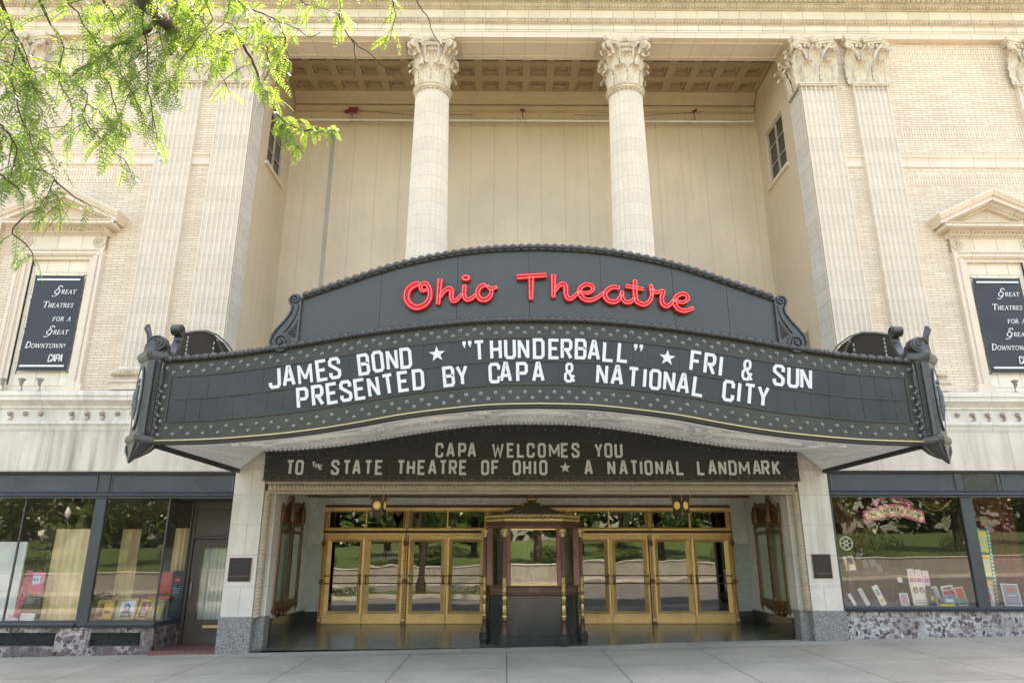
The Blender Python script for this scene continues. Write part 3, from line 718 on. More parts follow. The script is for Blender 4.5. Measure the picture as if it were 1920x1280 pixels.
def vz(y): return .10 + .17*max(0, y)/2.9
mb = MB(); mb.grid(lambda u, v: (-5.62+11.24*u, -.02+3.0*v, vz(-.02+3.0*v) + .012*(-5.62+11.24*u)*(1-v)), 6, 6); mb.build('vestibule_floor', m_terrazzo, kind='structure')
mb = MB(); mb.box(-5.7, 5.7, .5, 3.2, 3.32, 3.5); vc = mb.build('vestibule_ceiling', m_plaster2, TH)
mb = MB(); mb.box(-5.4, 5.4, 2.2, 2.45, 3.22, 3.325); mb.box(-5.4, 5.4, .55, .8, 3.22, 3.325); mb.build('painted_beam', m_redbrown, vc)
for s in (-1, 1):
    mb = MB(); mb.box(*sx(5.5, 5.7, s), .451, VY, .5, 3.33); sw = mb.build('vestibule_side_wall', m_marble, TH)
    mb = MB(); mb.box(*sx(5.45, 5.499, s), .46, VY, .05, .56); mb.bbox(*sx(5.44, 5.499, s), .46, VY, .561, .60, .01); mb.build('dado', m_blackstone, sw)
    mb = MB(); mb.box(*sx(5.10, 5.5, s), VY, VY+.2, 2.13, 3.33); bwall = mb.build('vestibule_rear_wall', m_marble, TH)
    mb = MB(); mb.box(*sx(5.10, 5.499, s), VY-.004, VY+.2, .56, 2.128); mb.build('green_marble_slab', m_marble_g, bwall)
    mb = MB(); mb.box(*sx(5.12, 5.45, s), VY-.05, VY+.2, .2, .56); mb.build('dado', m_blackstone, bwall)
mb = MB(); mb.box(-5.10, 5.10, VY, VY+.2, 3.07, 3.33); mb.build('vestibule_rear_frieze', m_marble, TH)

# gilded door screen
DY = VY
units = [(-5.08,-3.07),(-3.03,-1.03),(-1.0,1.0),(1.03,3.03),(3.07,5.08)]
fr = MB()
for x in (-5.09,-3.05,-1.015,1.015,3.05,5.09):
    fr.box(x-.035, x+.035, DY-.02, DY+.16, .25, 3.05)
fr.box(-5.12, 5.12, DY-.015, DY+.15, 2.345, 2.50); fr.box(-5.12, 5.12, DY-.015, DY+.15, 2.94, 3.03)
for a, b in units: fr.box((a+b)/2-.015, (a+b)/2+.015, DY+.0, DY+.12, 2.50, 2.94)
for a, b in units: fr.frame(a+.03, b-.03, 2.48, 2.955, .05, DY-.005, DY+.12, DY+.06)
df = fr.build('door_screen', m_gold, TH)
bd = MB()
for x in (-5.09,-3.05,-1.015,1.015,3.05,5.09):
    for i in range(46): bd.ell((x, DY-.03, .42+i*.055), .03, .02, .021, 6, 4)
for z in (2.42, 3.045):
    bd.box(-5.12, 5.12, DY-.03, DY-.016, z-.035, z+.035)
    for i in range(170): bd.ell((-5.07+i*.06, DY-.035, z), .021, .02, .026, 5, 4)
bd.build('bead_ornament', m_bead, df)
ro = MB()
for x in (-5.09,-3.05,-1.015,1.015,3.05,5.09):
    for z in (2.15, 1.24, .27): 
        ro.tube([(x+.05*cos(a*pi/5), DY-.045, z+.05*sin(a*pi/5)) for a in range(10)], .014, 5, True); ro.ell((x, DY-.045, z), .025, .02, .025)
ro.build('rosette', m_bead, df)
for a, b in units:
    for x0, x1, side in ((a+.035, (a+b)/2-.004, 1), ((a+b)/2+.004, b-.035, -1)):
        d = MB(); z0, z1 = .265, 2.34; gx0, gx1, gz0, gz1 = x0+.135, x1-.135, .56, 2.18
        o = [(x0,z0),(x1,z0),(x1,z1),(x0,z1)]; i1 = [(gx0-.085,gz0-.06),(gx1+.085,gz0-.06),(gx1+.085,gz1+.06),(gx0-.085,gz1+.06)]; i2 = [(gx0,gz0),(gx1,gz0),(gx1,gz1),(gx0,gz1)]
        R = lambda P, y: [(x, y, z) for x, z in P]
        d.loft([R(o,DY+.10), R(o,DY+.03), R(i1,DY+.018), R(i2,DY+.075), R(i2,DY+.10)], loop=True)
        d.bbox(x0+.012, x1-.012, DY+.018, DY+.04, .275, .44, .008)
        dr = d.build('entrance_door', m_gold, TH)
        g = MB(); ta, tb, tc = (random.uniform(-.0045,.0045) for _ in range(3)); g.loft([[(gx0-.01,DY+q+ta,gz0-.01),(gx1+.01,DY+q+tb,gz0-.01),(gx1+.01,DY+q+tb+tc,gz1+.01),(gx0-.01,DY+q+ta+tc,gz1+.01)] for q in (.086,.092)]); g.build('glass_pane', m_doorglass, dr)
        h = MB()
        for z in (1.20, 1.38):
            h.tube([(x0+.05, DY-.03, z), (x1-.05, DY-.03, z)], .011, 6)
            for xx in (x0+.05, x1-.05): h.ell((xx, DY-.03, z), .026); h.tube([(xx, DY+.02, z),(xx, DY-.03, z)], .014, 6)
        h.build('push_bar', m_bead, dr)
        h = MB(); xx = x1-.07 if side > 0 else x0+.07
        h.tube([(xx, DY-.04, 1.18), (xx, DY-.045, 1.29), (xx, DY-.04, 1.40)], .017, 6); h.build('pull_handle', m_bead, dr)
    for x0, x1 in ((a+.04, (a+b)/2), ((a+b)/2, b-.04)):
        g = MB(); g.box(x0, x1, DY+.07, DY+.078, 2.5, 2.945); g.build('transom_pane', m_doorglass, df)
dtext = dict(F=FR((-3.55+.02, DY+.081, 1.99)))
text('door_lettering', 'OHIO THEATRE', .088, m_white2, FR((-3.55, DY+.080, 1.90)), .001, df, spacing=1.1)
text('door_lettering', 'TICKET OFFICE', .088, m_white2, FR((-3.55, DY+.080, 1.77)), .001, df, spacing=1.1)
text('door_lettering', '10AM - 5PM', .06, m_redbrown, FR((-3.52, DY+.080, 1.56)), .001, df)
# lobby behind the doors
lb = MB()
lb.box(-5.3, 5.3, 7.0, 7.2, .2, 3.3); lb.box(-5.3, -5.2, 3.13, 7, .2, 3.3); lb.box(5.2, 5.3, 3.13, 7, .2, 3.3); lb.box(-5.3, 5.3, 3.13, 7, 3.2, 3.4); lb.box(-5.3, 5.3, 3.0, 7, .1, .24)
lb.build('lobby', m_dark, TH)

# ------------------------------------------------------------------ shop fronts
SY = .15
def post(mb, x0, x1, z0, z1, y=SY): mb.bbox(x0, x1, y-.05, y+.06, z0, z1, .012)
# --- left shop front
ZS, ZT = .55, 3.10
f = MB()
f.box(-20, -6.372, SY+.0, SY+.3, 3.09, 3.585); f.bbox(-20, -6.372, SY-.10, SY+.1, 3.545, 3.58, .006)
f.prismx([(SY+.1,3.03),(SY-.07,3.03),(SY-.07,3.06),(SY-.11,3.08),(SY-.11,3.11),(SY-.05,3.15),(SY+.1,3.15)], -20, -6.372)
for x in (-9.22,): f.bbox(x-.12, x+.12, SY-.02, SY+.1, 3.15, 3.545, .01)
post(f, -9.34, -9.10, ZS-.08, 3.03)
for x0, x1 in ((-20,-9.341),(-9.10,-7.73)): f.prismx([(SY+.08,ZS-.10),(SY-.08,ZS-.10),(SY-.10,ZS-.04),(SY-.05,ZS),(SY+.08,ZS)], x0, x1)
f.box(-7.78, -7.745, SY-.015, SY+.02, ZS, 3.03)
f.box(-20, -7.75, SY-.02, SY+.05, ZS, ZS+.03)
f.box(-10.85, -10.82, SY-.01, SY+.03, ZS+.03, 3.03)
# return pane frame running back to the shop door
f.box(-7.775, -7.725, SY+.06, 1.32, ZS-.10, ZS); f.box(-7.77, -7.73, 1.28, 1.36, ZS, 3.03)
sl_ = f.build('left_shopfront', m_steel, TH); sl_.name = 'shopfront'
h = MB()
for x0, x1 in ((-9.06,-6.45),(-11.9,-9.38)): h.frame(x0, x1, 3.17, 3.53, .03, SY-.02, SY+.01, SY-.002); h.box(x0+.03, x1-.03, SY-.003, SY+.001, 3.2, 3.5)
h.build('header_panel', m_steel2, sl_)
for x0, x1 in ((-14.5,-9.34),(-9.10,-7.775)):
    g = MB(); g.box(x0, x1, SY+.0, SY+.006, ZS+.02, 3.05); g.build('shop_pane', m_glass, sl_)
g = MB(); g.box(-7.753, -7.747, SY+.03, 1.29, ZS, 3.05); g.build('shop_pane', m_glass, sl_)
b = MB(); g0 = -.3
def hole(mb, x0, x1, z0, z1, hx0, hx1, hz0, hz1, y0, y1):
    mb.box(x0, hx0, y0, y1, z0, z1); mb.box(hx1, x1, y0, y1, z0, z1); mb.box(hx0, hx1, y0, y1, z0, hz0); mb.box(hx0, hx1, y0, y1, hz1, z1)
hole(b, -14.5, -9.42, g0, .45, -10.95, -9.70, .10, .36, SY-.02, SY+.15); hole(b, -9.06, -7.72, g0, .45, -9.0, -7.98, .10, .36, SY-.02, SY+.15)
b.box(-9.42, -9.06, SY-.035, SY+.15, g0, .452); b.box(-7.9, -7.72, SY+.15, 1.3, g0, .45)
bk = b.build('bulkhead', m_breccia2, sl_)
for x0, x1 in ((-10.95,-9.70),(-9.0,-7.98)):
    v = MB(); v.box(x0, x1, SY+.06, SY+.10, .10, .36)
    vg = v.build('vent_grille', m_black, bk)
    v = MB()
    n = int((x1-x0)/.05)
    for i in range(n): 
        xa = x0+.05*i
        v.tube([(xa,SY+.045,.105),(min(x1,xa+.12),SY+.045,.355)], .006, 4); v.tube([(xa,SY+.05,.355),(min(x1,xa+.12),SY+.05,.105)], .006, 4)
    v.frame(x0, x1, .10, .36, .015, SY+.03, SY+.06); v.build('grille_mesh', m_iron, vg)
# shop door in its recess
d = MB(); X0, X1, Y0 = -7.66, -6.42, 1.34
d.box(X0-.08, X0, Y0-.02, Y0+.1, 0, 3.5); d.box(X1, X1+.06, Y0-.02, Y0+.1, 0, 3.5); d.box(X0, X1, Y0, Y0+.1, 2.24, 3.5); d.bbox(X0, X1, Y0-.04, Y0+.02, 2.22, 2.28, .01); d.bbox(X0+.1, X1-.05, Y0-.02, Y0+.02, 2.85, 3.2, .02)
d.frame(X0+.02, X1-.02, -.02, 2.21, .19, Y0+.0, Y0+.08, Y0+.02); d.box(X0+.21, X1-.21, Y0+.02, Y0+.07, .17, .50)
dd = d.build('shop_door', m_doorbr, TH)
g = MB(); g.box(X0+.2, X1-.2, Y0+.03, Y0+.036, .5, 2.03); g.build('glass_pane', m_glass, dd)
def curtain(mb, x0, x1, y, z0, z1, amp=.05, pit=.16, seed=1, gather=1.0):
    r = random.Random(seed); ph = r.random()*6; n = max(8, int((x1-x0)/pit*8)); xc = (x0+x1)/2
    A = [r.uniform(.5,1.3) for _ in range(n+2)]
    def P(u, v):
        x = x0+(x1-x0)*u; q = amp*A[int(u*n)]*(.5+.5*v)
        xx = xc + (x-xc)*(1-(1-gather)*v)
        return (xx, y + q*sin(2*pi*x/pit+ph+.5*sin(x*3)) , z1+(z0-z1)*v)
    mb.grid(P, n, 8)
g = MB(); curtain(g, X0+.19, X1-.19, Y0+.14, .2, 2.1, .02, .09, 3); g.build('door_curtain', mat('sheer_curtain', (.55,.60,.56), .9), dd)
g = MB(); g.tube([(X0+.09,Y0-.05,1.0),(X0+.09,Y0-.05,1.28)], .016, 6); g.tube([(X0+.09,Y0,1.0),(X0+.09,Y0-.05,1.0)], .014, 6); g.tube([(X0+.09,Y0,1.28),(X0+.09,Y0-.05,1.28)], .014, 6); g.ell((X0+.09,Y0-.01,1.42),.025); g.build('pull_handle', m_lampgrey, dd)
g = MB(); g.bbox(X0+.42, X1-.42, Y0-.012, Y0+.02, .33, .39, .006); g.build('mail_slot', m_gold, dd)
mb = MB(); mb.box(-7.75, -6.36, .0, 1.5, -.3, .02); mb.build('doorway_floor', m_redtile, kind='structure')
mb = MB(); mb.box(-7.74, -6.37, SY+.3, 1.35, 3.03, 3.12); mb.box(-6.375, -6.34, .45, 1.4, 0, 3.6); mb.build('recess_lining', m_inwall, TH)
# shop interiors: floor of the window, side and back walls, ceiling
def room(x0, x1, y1, z0, z1, zf, wallm, yb=SY+.3, fm=None):
    mb = MB(); mb.box(x0, x1, y1, y1+.1, z0, z1); mb.box(x0-.1, x0, yb, y1, z0, z1); mb.box(x1, x1+.1, 1.45 if x1 < -7 else yb, y1, z0, z1); mb.box(x0, x1, SY+.06, y1, z1, z1+.1)
    r = mb.build('shop_interior', wallm, TH); mb = MB(); mb.box(x0, x1, SY+.05, y1, zf-.15, zf); mb.build('display_floor', fm or m_display, r)
    return r
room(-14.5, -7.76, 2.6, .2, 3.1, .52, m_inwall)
# --- right shop front
ZS2 = .84
f = MB()
f.box(6.372, 20, SY, SY+.3, 3.12, 3.62); f.bbox(6.372, 20, SY-.10, SY+.1, 3.585, 3.617, .006)
f.prismx([(SY+.1,3.06),(SY-.07,3.06),(SY-.07,3.09),(SY-.11,3.11),(SY-.11,3.15),(SY-.05,3.19),(SY+.1,3.19)], 6.372, 20)
for x0, x1 in ((9.22,9.40),(10.12,10.22)): f.bbox(x0, x1, SY-.02, SY+.1, 3.19, 3.585, .01)
post(f, 9.24, 9.50, ZS2-.06, 3.06); f.bbox(6.37, 6.47, SY-.03, SY+.06, ZS2-.06, 3.06, .01)
f.prismx([(SY+.08,ZS2-.09),(SY-.08,ZS2-.09),(SY-.10,ZS2-.03),(SY-.05,ZS2),(SY+.08,ZS2)], 6.372, 20)
sr_ = f.build('shopfront', m_steel, TH)
h = MB(); h.frame(6.5, 9.21, 3.21, 3.57, .03, SY-.02, SY+.01, SY-.002); h.box(6.53, 9.18, SY-.003, SY+.001, 3.24, 3.54); h.frame(10.23, 14, 3.21, 3.57, .03, SY-.02, SY+.01, SY-.002); h.box(10.26, 13.9, SY-.003, SY+.001, 3.24, 3.54); h.build('header_panel', m_steel2, sr_)
h = MB()
for i in range(9): h.box(9.41, 10.11, SY-.02, SY+.01, 3.23+i*.037, 3.245+i*.037)
h.box(9.40, 10.12, SY-.004, SY+.001, 3.2, 3.57); h.build('louvre_vent', m_iron, sr_)
for x0, x1 in ((6.46,9.25),(9.49,14.5)):
    g = MB(); g.box(x0, x1, SY, SY+.006, ZS2-.01, 3.08); g.build('shop_pane', m_glass, sr_)
b = MB(); b.box(6.39, 14.5, SY-.02, SY+.15, -.1, ZS2-.085); b.build('bulkhead', m_breccia, sr_)
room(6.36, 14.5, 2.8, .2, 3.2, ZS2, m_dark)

# ------------------------------------------------------------------ lettering: blocky sign letters as strokes
def C(*p): return [tuple(q) for q in p]
G = {
'A': [C((0,0),(.42,1),(.58,1),(1,0)), C((.16,.30),(.84,.30))],
'B': [C((.95,.52),(1,.60),(1,.88),(.85,1),(0,1),(0,0),(.85,0),(1,.12),(1,.42),(.88,.52),(.12,.52))],
'C': [C((1,.68),(1,.88),(.82,1),(.18,1),(0,.88),(0,.12),(.18,0),(.82,0),(1,.12),(1,.30))],
'D': ['c', C((0,0),(0,1),(.78,1),(1,.86),(1,.14),(.78,0))],
'E': [C((1,1),(0,1),(0,0),(1,0)), C((.1,.52),(.82,.52))],
'F': [C((1,1),(0,1),(0,0)), C((.1,.52),(.82,.52))],
'H': [C((0,0),(0,1)), C((1,0),(1,1)), C((.1,.5),(.9,.5))],
'I': [C((.5,0),(.5,1))],
'J': [C((1,1),(1,.12),(.82,0),(.18,0),(0,.12),(0,.26))],
'K': [C((0,0),(0,1)), C((1,1),(.1,.45)), C((.36,.58),(1,0))],
'L': [C((0,1),(0,0),(1,0))],
'M': [C((0,0),(0,1)), C((1,0),(1,1)), C((.02,.96),(.5,.24)), C((.98,.96),(.5,.24))],
'N': [C((0,0),(0,1)), C((1,0),(1,1)), C((.05,.96),(.95,.04))],
'O': ['c', C((.2,0),(0,.12),(0,.88),(.2,1),(.8,1),(1,.88),(1,.12),(.8,0))],
'P': [C((0,0),(0,1),(.82,1),(1,.88),(1,.56),(.82,.44),(.1,.44))],
'R': [C((0,0),(0,1),(.82,1),(1,.88),(1,.60),(.82,.48),(.1,.48)), C((.5,.46),(1,0))],
'S': [C((1,.70),(1,.88),(.82,1),(.18,1),(0,.88),(0,.70),(1,.34),(1,.12),(.82,0),(.18,0),(0,.12),(0,.28))],
'T': [C((0,1),(1,1)), C((.5,0),(.5,.95))],
'U': [C((0,1),(0,.12),(.2,0),(.8,0),(1,.12),(1,1))],
'W': [C((0,1),(.25,0),(.5,.8),(.75,0),(1,1))],
'Y': [C((0,1),(.5,.42),(1,1)), C((.5,.45),(.5,0))],
'&': ['c', C((.25,.57),(.14,.68),(.14,.9),(.3,1),(.62,1),(.76,.9),(.76,.68),(.64,.57)), C((.34,.57),(0,.40),(0,.12),(.2,0),(.58,0),(.98,.36)), C((.34,.56),(1.02,.0))],
}
def letter(mb, ch, F, h, wd, t, d0=.002, d1=.022):
    if ch == '*':
        pts = []
        for i in range(10):
            r = h*.38 if i % 2 == 0 else h*.155; a = pi/2 + i*pi/5; pts.append((r*cos(a), h*.5 + r*sin(a)))
        mb.loft([[F(u,v,d0) for u,v in pts], [F(u,v,d1) for u,v in pts]]); return
    if ch in '\u201c\u201d':
        for q in (-.24, .24):
            c = [(q-.15,.98),(q+.13,.98),(q+.13,.82),(q-.02,.66),(q-.10,.70),(q-.02,.80),(q-.15,.80)]
            if ch == '\u201c': c = [(-x+2*q, y) for x, y in c][::-1]
            pts = [(x*wd, y*h) for x, y in c]; mb.loft([[F(u,v,d0) for u,v in pts], [F(u,v,d1) for u,v in pts]])
        return
    g = G[ch]; closed = g[0] == 'c'; ws = wd*{'M':1.25,'W':1.35,'N':1.0,'A':1.05}.get(ch, 1)
    for n, st in enumerate([q for q in g if q != 'c']):
        pts = [((x-.5)*(ws-t), t/2 + y*(h-t)) for x, y in st]
        tt = t*(.80 if ch in 'M&' else .92 if ch in 'WN' else 1)
        mb.stroke(pts, tt, F, d0, d1 - n*.0025, closed and n == 0)

# ------------------------------------------------------------------ marquee
MY = -3.85
Bt = [(0,4.285),(.8,4.265),(1.55,4.195),(2.3,4.095),(3.0,3.965),(3.7,3.85),(4.4,3.765),(5.35,3.69),(6.36,3.655)]
Tt = [(0,5.705),(.8,5.69),(1.5,5.635),(2.4,5.53),(3.2,5.41),(3.8,5.30),(4.46,5.185),(5.36,5.05),(6.36,4.965)]
Ct = [(0,7.08),(.8,7.045),(1.5,6.955),(2.5,6.72),(3.45,6.38),(4.12,6.125)]
St = [(0,4.585),(.8,4.57),(1.6,4.50),(2.5,4.37),(3.4,4.22),(4.2,4.10),(5,4.03),(5.76,4.0)]
B = lambda x: interp(Bt, abs(x)); T = lambda x: interp(Tt, abs(x)); CR = lambda x: interp(Ct, abs(x)); S_ = lambda x: interp(St, abs(x))
MX = 6.34
MQ = thing('theatre_marquee', 'dark green theatre marquee with red script neon, arched letter boards and bulbs', 'marquee', (0, 0, 3.6))
xs = np.linspace(-MX, MX, 97)
mb = MB()
for a, b in ((-MX, .02), (.022, MX)):
    q = [x for x in xs if a < x < b]; q = [a]+q+[b]
    mb.loft([[(x,MY,B(x)),(x,MY+.12,B(x)),(x,MY+.12,T(x)),(x,MY,T(x))] for x in q])
lbd = mb.build('letter_board', m_green, MQ)
# tracks between the rows and the dark tiles
def rowz(f): return lambda x: B(x) + (T(x)-B(x))*f
r1b, r1t, r2b, r2t = rowz(.515), rowz(.785), rowz(.235), rowz(.495)
tr = MB()
for f in (.80, .505, .222):
    q = rowz(f); tr.loft([[(x,MY-.001,q(x)-.012),(x,MY-.022,q(x)-.010),(x,MY-.022,q(x)+.010),(x,MY-.001,q(x)+.012)] for x in xs[2:-2]])
for q in (-1, 1): tr.box(q*6.16-.012, q*6.16+.012, MY-.02, MY-.001, rowz(.222)(6.16), rowz(.80)(6.16))
tr.build('letter_track', m_green, lbd)
R1 = [(c, x) for c, x in zip('JAMESBOND*\u201cTHUNDERBALL\u201d*FRI&SUN', [-4.4,-4.17,-3.9,-3.62,-3.41,-2.93,-2.69,-2.46,-2.23,-1.71,-1.2,-1.0,-.73,-.49,-.26,0.0,.25,.46,.7,.92,1.16,1.4,1.65,2.14,2.62,2.85,3.03,3.48,4.01,4.24,4.46])]
R2 = [(c, x) for c, x in zip('PRESENTEDBYCAPA&NATIONALCITY', [-3.91,-3.66,-3.42,-3.2,-2.97,-2.735,-2.49,-2.255,-2.01,-1.5,-1.28,-.75,-.56,-.29,-.02,.5,1.04,1.28,1.56,1.74,1.92,2.15,2.38,2.63,3.13,3.3,3.47,3.7])]
def slope(f, x): return atan2(f(x+.05)-f(x-.05), .1)
for row, fb, ft in ((R1, rowz(.525), rowz(.785)), (R2, rowz(.245), rowz(.497))):
    # tiles fill the whole row; each tile a slightly different board
    x = -6.12; ti = MB(); edges = []; used = [q for _, q in row]
    while x < 6.05:
        near = [q for q in used if abs(q-(x+.12)) < .14]; wdt = .235 if near else random.choice([.24,.27,.30])
        edges.append((x, min(6.12, x+wdt))); x += wdt
    for a, b in edges:
        m_ = (a+b)/2; d = random.uniform(.002,.007)
        ti.loft([[(a+.004,MY-.0012,fb(a)-.02),(b-.004,MY-.0012,fb(b)-.02),(b-.004,MY-.0012,ft(b)+.01),(a+.004,MY-.0012,ft(a)+.01)],
                 [(a+.004,MY-d,fb(a)-.02),(b-.004,MY-d,fb(b)-.02),(b-.004,MY-d-random.uniform(-.002,.002),ft(b)+.01),(a+.004,MY-d,ft(a)+.01)]])
    ti.build('letter_tile', m_tile, lbd)
    for c, x in row:
        h = (ft(x)-fb(x))*.99; a = slope(fb, x)
        F = FR((x+random.gauss(0,.004), MY-.008, fb(x)+random.gauss(0,.004)), a+random.gauss(0,.010)); mb = MB(); letter(mb, c, F, h, .200, .054); mb.build('letter', m_white, lbd)
# bulbs: two rows above, two below, two columns at each end
bp = []
n1 = 52
for i in range(n1):
    x = -6.25 + 12.5*i/(n1-1)
    bp.append((x, T(x)-.115)); bp.append((x, B(x)+.085))
    if i < n1-1:
        x += 6.25/(n1-1); bp.append((x, T(x)-.20)); bp.append((x, B(x)+.185))
for q in (-1, 1):
    for j in range(4):
        bp.append((q*6.235, B(6.2)+.30+j*.20)); bp.append((q*6.31 if False else q*6.295, B(6.3)+.20+j*.20))
bp.sort(key=lambda p: abs(p[0])*.2 + abs(p[1]-5))
def bulbm(mb, x, y, z, r):
    mb.ell((x,y-.008,z), r, r*1.35, r, 8, 6); mb.tube([(x,y+.016,z),(x,y+.004,z)], r*1.35, 8)
bulb = None
for x, z in bp[:100]:
    if bulb is None:
        mb = MB(); bulbm(mb, 0, 0, 3.6, .024); bulb = mb.build('light_bulb', m_bulb, MQ, smooth=80); o = bulb
    else: o = bulb.copy(); COL.objects.link(o); o.parent = MQ
    o.location = (x, MY-.016, z-3.6)
mb = MB()
for x, z in bp[100:]: bulbm(mb, x, MY-.016, z, .024)
mb.build('outer_light_bulbs', m_bulb, MQ, smooth=80, kind='stuff')
# bead-and-reel mouldings along the edges
def beadrun(mb, path, pit, r, yoff):
    P = [np.array(p, float) for p in path]; acc = [0]
    for i in range(1, len(P)): acc.append(acc[-1]+np.linalg.norm(P[i]-P[i-1]))
    L = acc[-1]; n = int(L/pit); mb.tube(path, r*.62, 6)
    for i in range(n):
        s = (i+.5)*L/n; k = max(j for j in range(len(acc)) if acc[j] <= s); k = min(k, len(P)-2)
        d = (P[k+1]-P[k])/np.linalg.norm(P[k+1]-P[k]); p = P[k] + d*(s-acc[k])
        mb.ell((p[0],p[1]-.02,p[2]), r, r, r, 8, 6)
        for e in (-.30, .30):
            c = p + d*pit*e; mb.tube([c-d*.012, c+d*.012], r*.95, 8)
mb = MB(); beadrun(mb, [(x, MY-.035, T(x)+.03) for x in np.linspace(-6.28, 6.28, 90)], .147, .056, 0)
mb.loft([[(x,MY+.10,T(x)+.005),(x,MY-.03,T(x)-.012),(x,MY-.03,T(x)-.002),(x,MY+.10,T(x)+.055)] for x in xs]); mb.build('bead_moulding', m_iron, MQ, smooth=50)
# crest panel with the neon script
cx_ = np.linspace(-4.12, 4.12, 61); mb = MB()
seams = [-4.12,-2.75,-1.42,-.16,1.1,2.36,3.3,4.12]
for a, b in zip(seams[:-1], seams[1:]):
    q = [a+.003]+[x for x in cx_ if a+.01 < x < b-.01]+[b-.003]; tl = random.uniform(-.004,.004)
    mb.loft([[(x,MY+.03+tl*((x-a)/(b-a)-.5),T(x)+.02),(x,MY+.12,T(x)+.02),(x,MY+.12,CR(x)),(x,MY+.03-tl*((x-a)/(b-a)-.5),CR(x))] for x in q])
cp = mb.build('crest_panel', m_green2, MQ)
mb = MB(); mb.loft([[(x,MY+.05,T(x)+.02),(x,MY+.119,T(x)+.02),(x,MY+.119,CR(x)-.01),(x,MY+.05,CR(x)-.01)] for x in cx_]); mb.build('seam_backing', m_black, cp)
mb = MB(); beadrun(mb, [(x, MY-.01, CR(x)+.03) for x in np.linspace(-4.1, 4.1, 60)], .147, .056, 0)
mb.loft([[(x,MY+.14,CR(x)-.01),(x,MY-.03,CR(x)-.03),(x,MY-.03,CR(x)-.01),(x,MY+.14,CR(x)+.06)] for x in cx_]); mb.build('bead_moulding', m_iron, cp, smooth=50)
mb = MB()
for q in (-3, -1.2, 0, 1.2, 3):
    mb.box(q-.03, q+.03, MY+.121, MY+.18, 5.2, CR(q)-.1); mb.tube([(q,MY+.18,CR(q)-.2),(q,MY+1.6,4.95)], .03, 6)
mb.build('back_brace', m_black, cp)
# S-scrolls closing the crest at each end
for s in (-1, 1):
    mb = MB(); y0, y1 = MY-.06, MY+.14
    ol = [(4.10,6.10),(4.13,6.17),(4.20,6.20),(4.28,6.17),(4.31,6.10),(4.29,6.02),(4.25,5.96),(4.26,5.86),(4.34,5.72),(4.46,5.57),(4.545,5.44),(4.57,5.32),(4.53,5.21),(4.45,5.15),(4.10,5.26)]
    pts = [(s*x, z) for x, z in ol]; mb.prism(pts if s < 0 else pts[::-1], y0+.03, y1)
    def spiral(cx, cz, R, turns, a0, d=1): return [(s*(cx+R*(1-i/40*.9)*cos(a0+d*turns*2*pi*i/40)), y0+.015, cz+R*(1-i/40*.9)*sin(a0+d*turns*2*pi*i/40)) for i in range(41)]
    mb.tube(spiral(4.385,5.32,.165,2.2,-.4,-1), .024, 6); mb.tube(spiral(4.21,6.09,.092,1.6,-.6,1), .02, 6)
    mb.tube([(s*x, y0+.015, z) for x, z in ol[4:13]], .022, 6); mb.tube([(s*x, y0+.015, z) for x, z in ((4.15,6.0),(4.16,5.9),(4.2,5.75),(4.28,5.6),(4.35,5.5))], .02, 6)
    for i in range(4): mb.tube([(s*(4.14), y0+.02, 5.72-.09*i), (s*4.18, y0+.01, 5.60-.06*i), (s*(4.28), y0+.02, 5.50-.01*i)], [.012,.02,.012], 5)
    mb.ell((s*4.385, y0+.02, 5.32), .035, .03, .035)
    mb.build('scroll_bracket', m_iron, MQ, smooth=50)
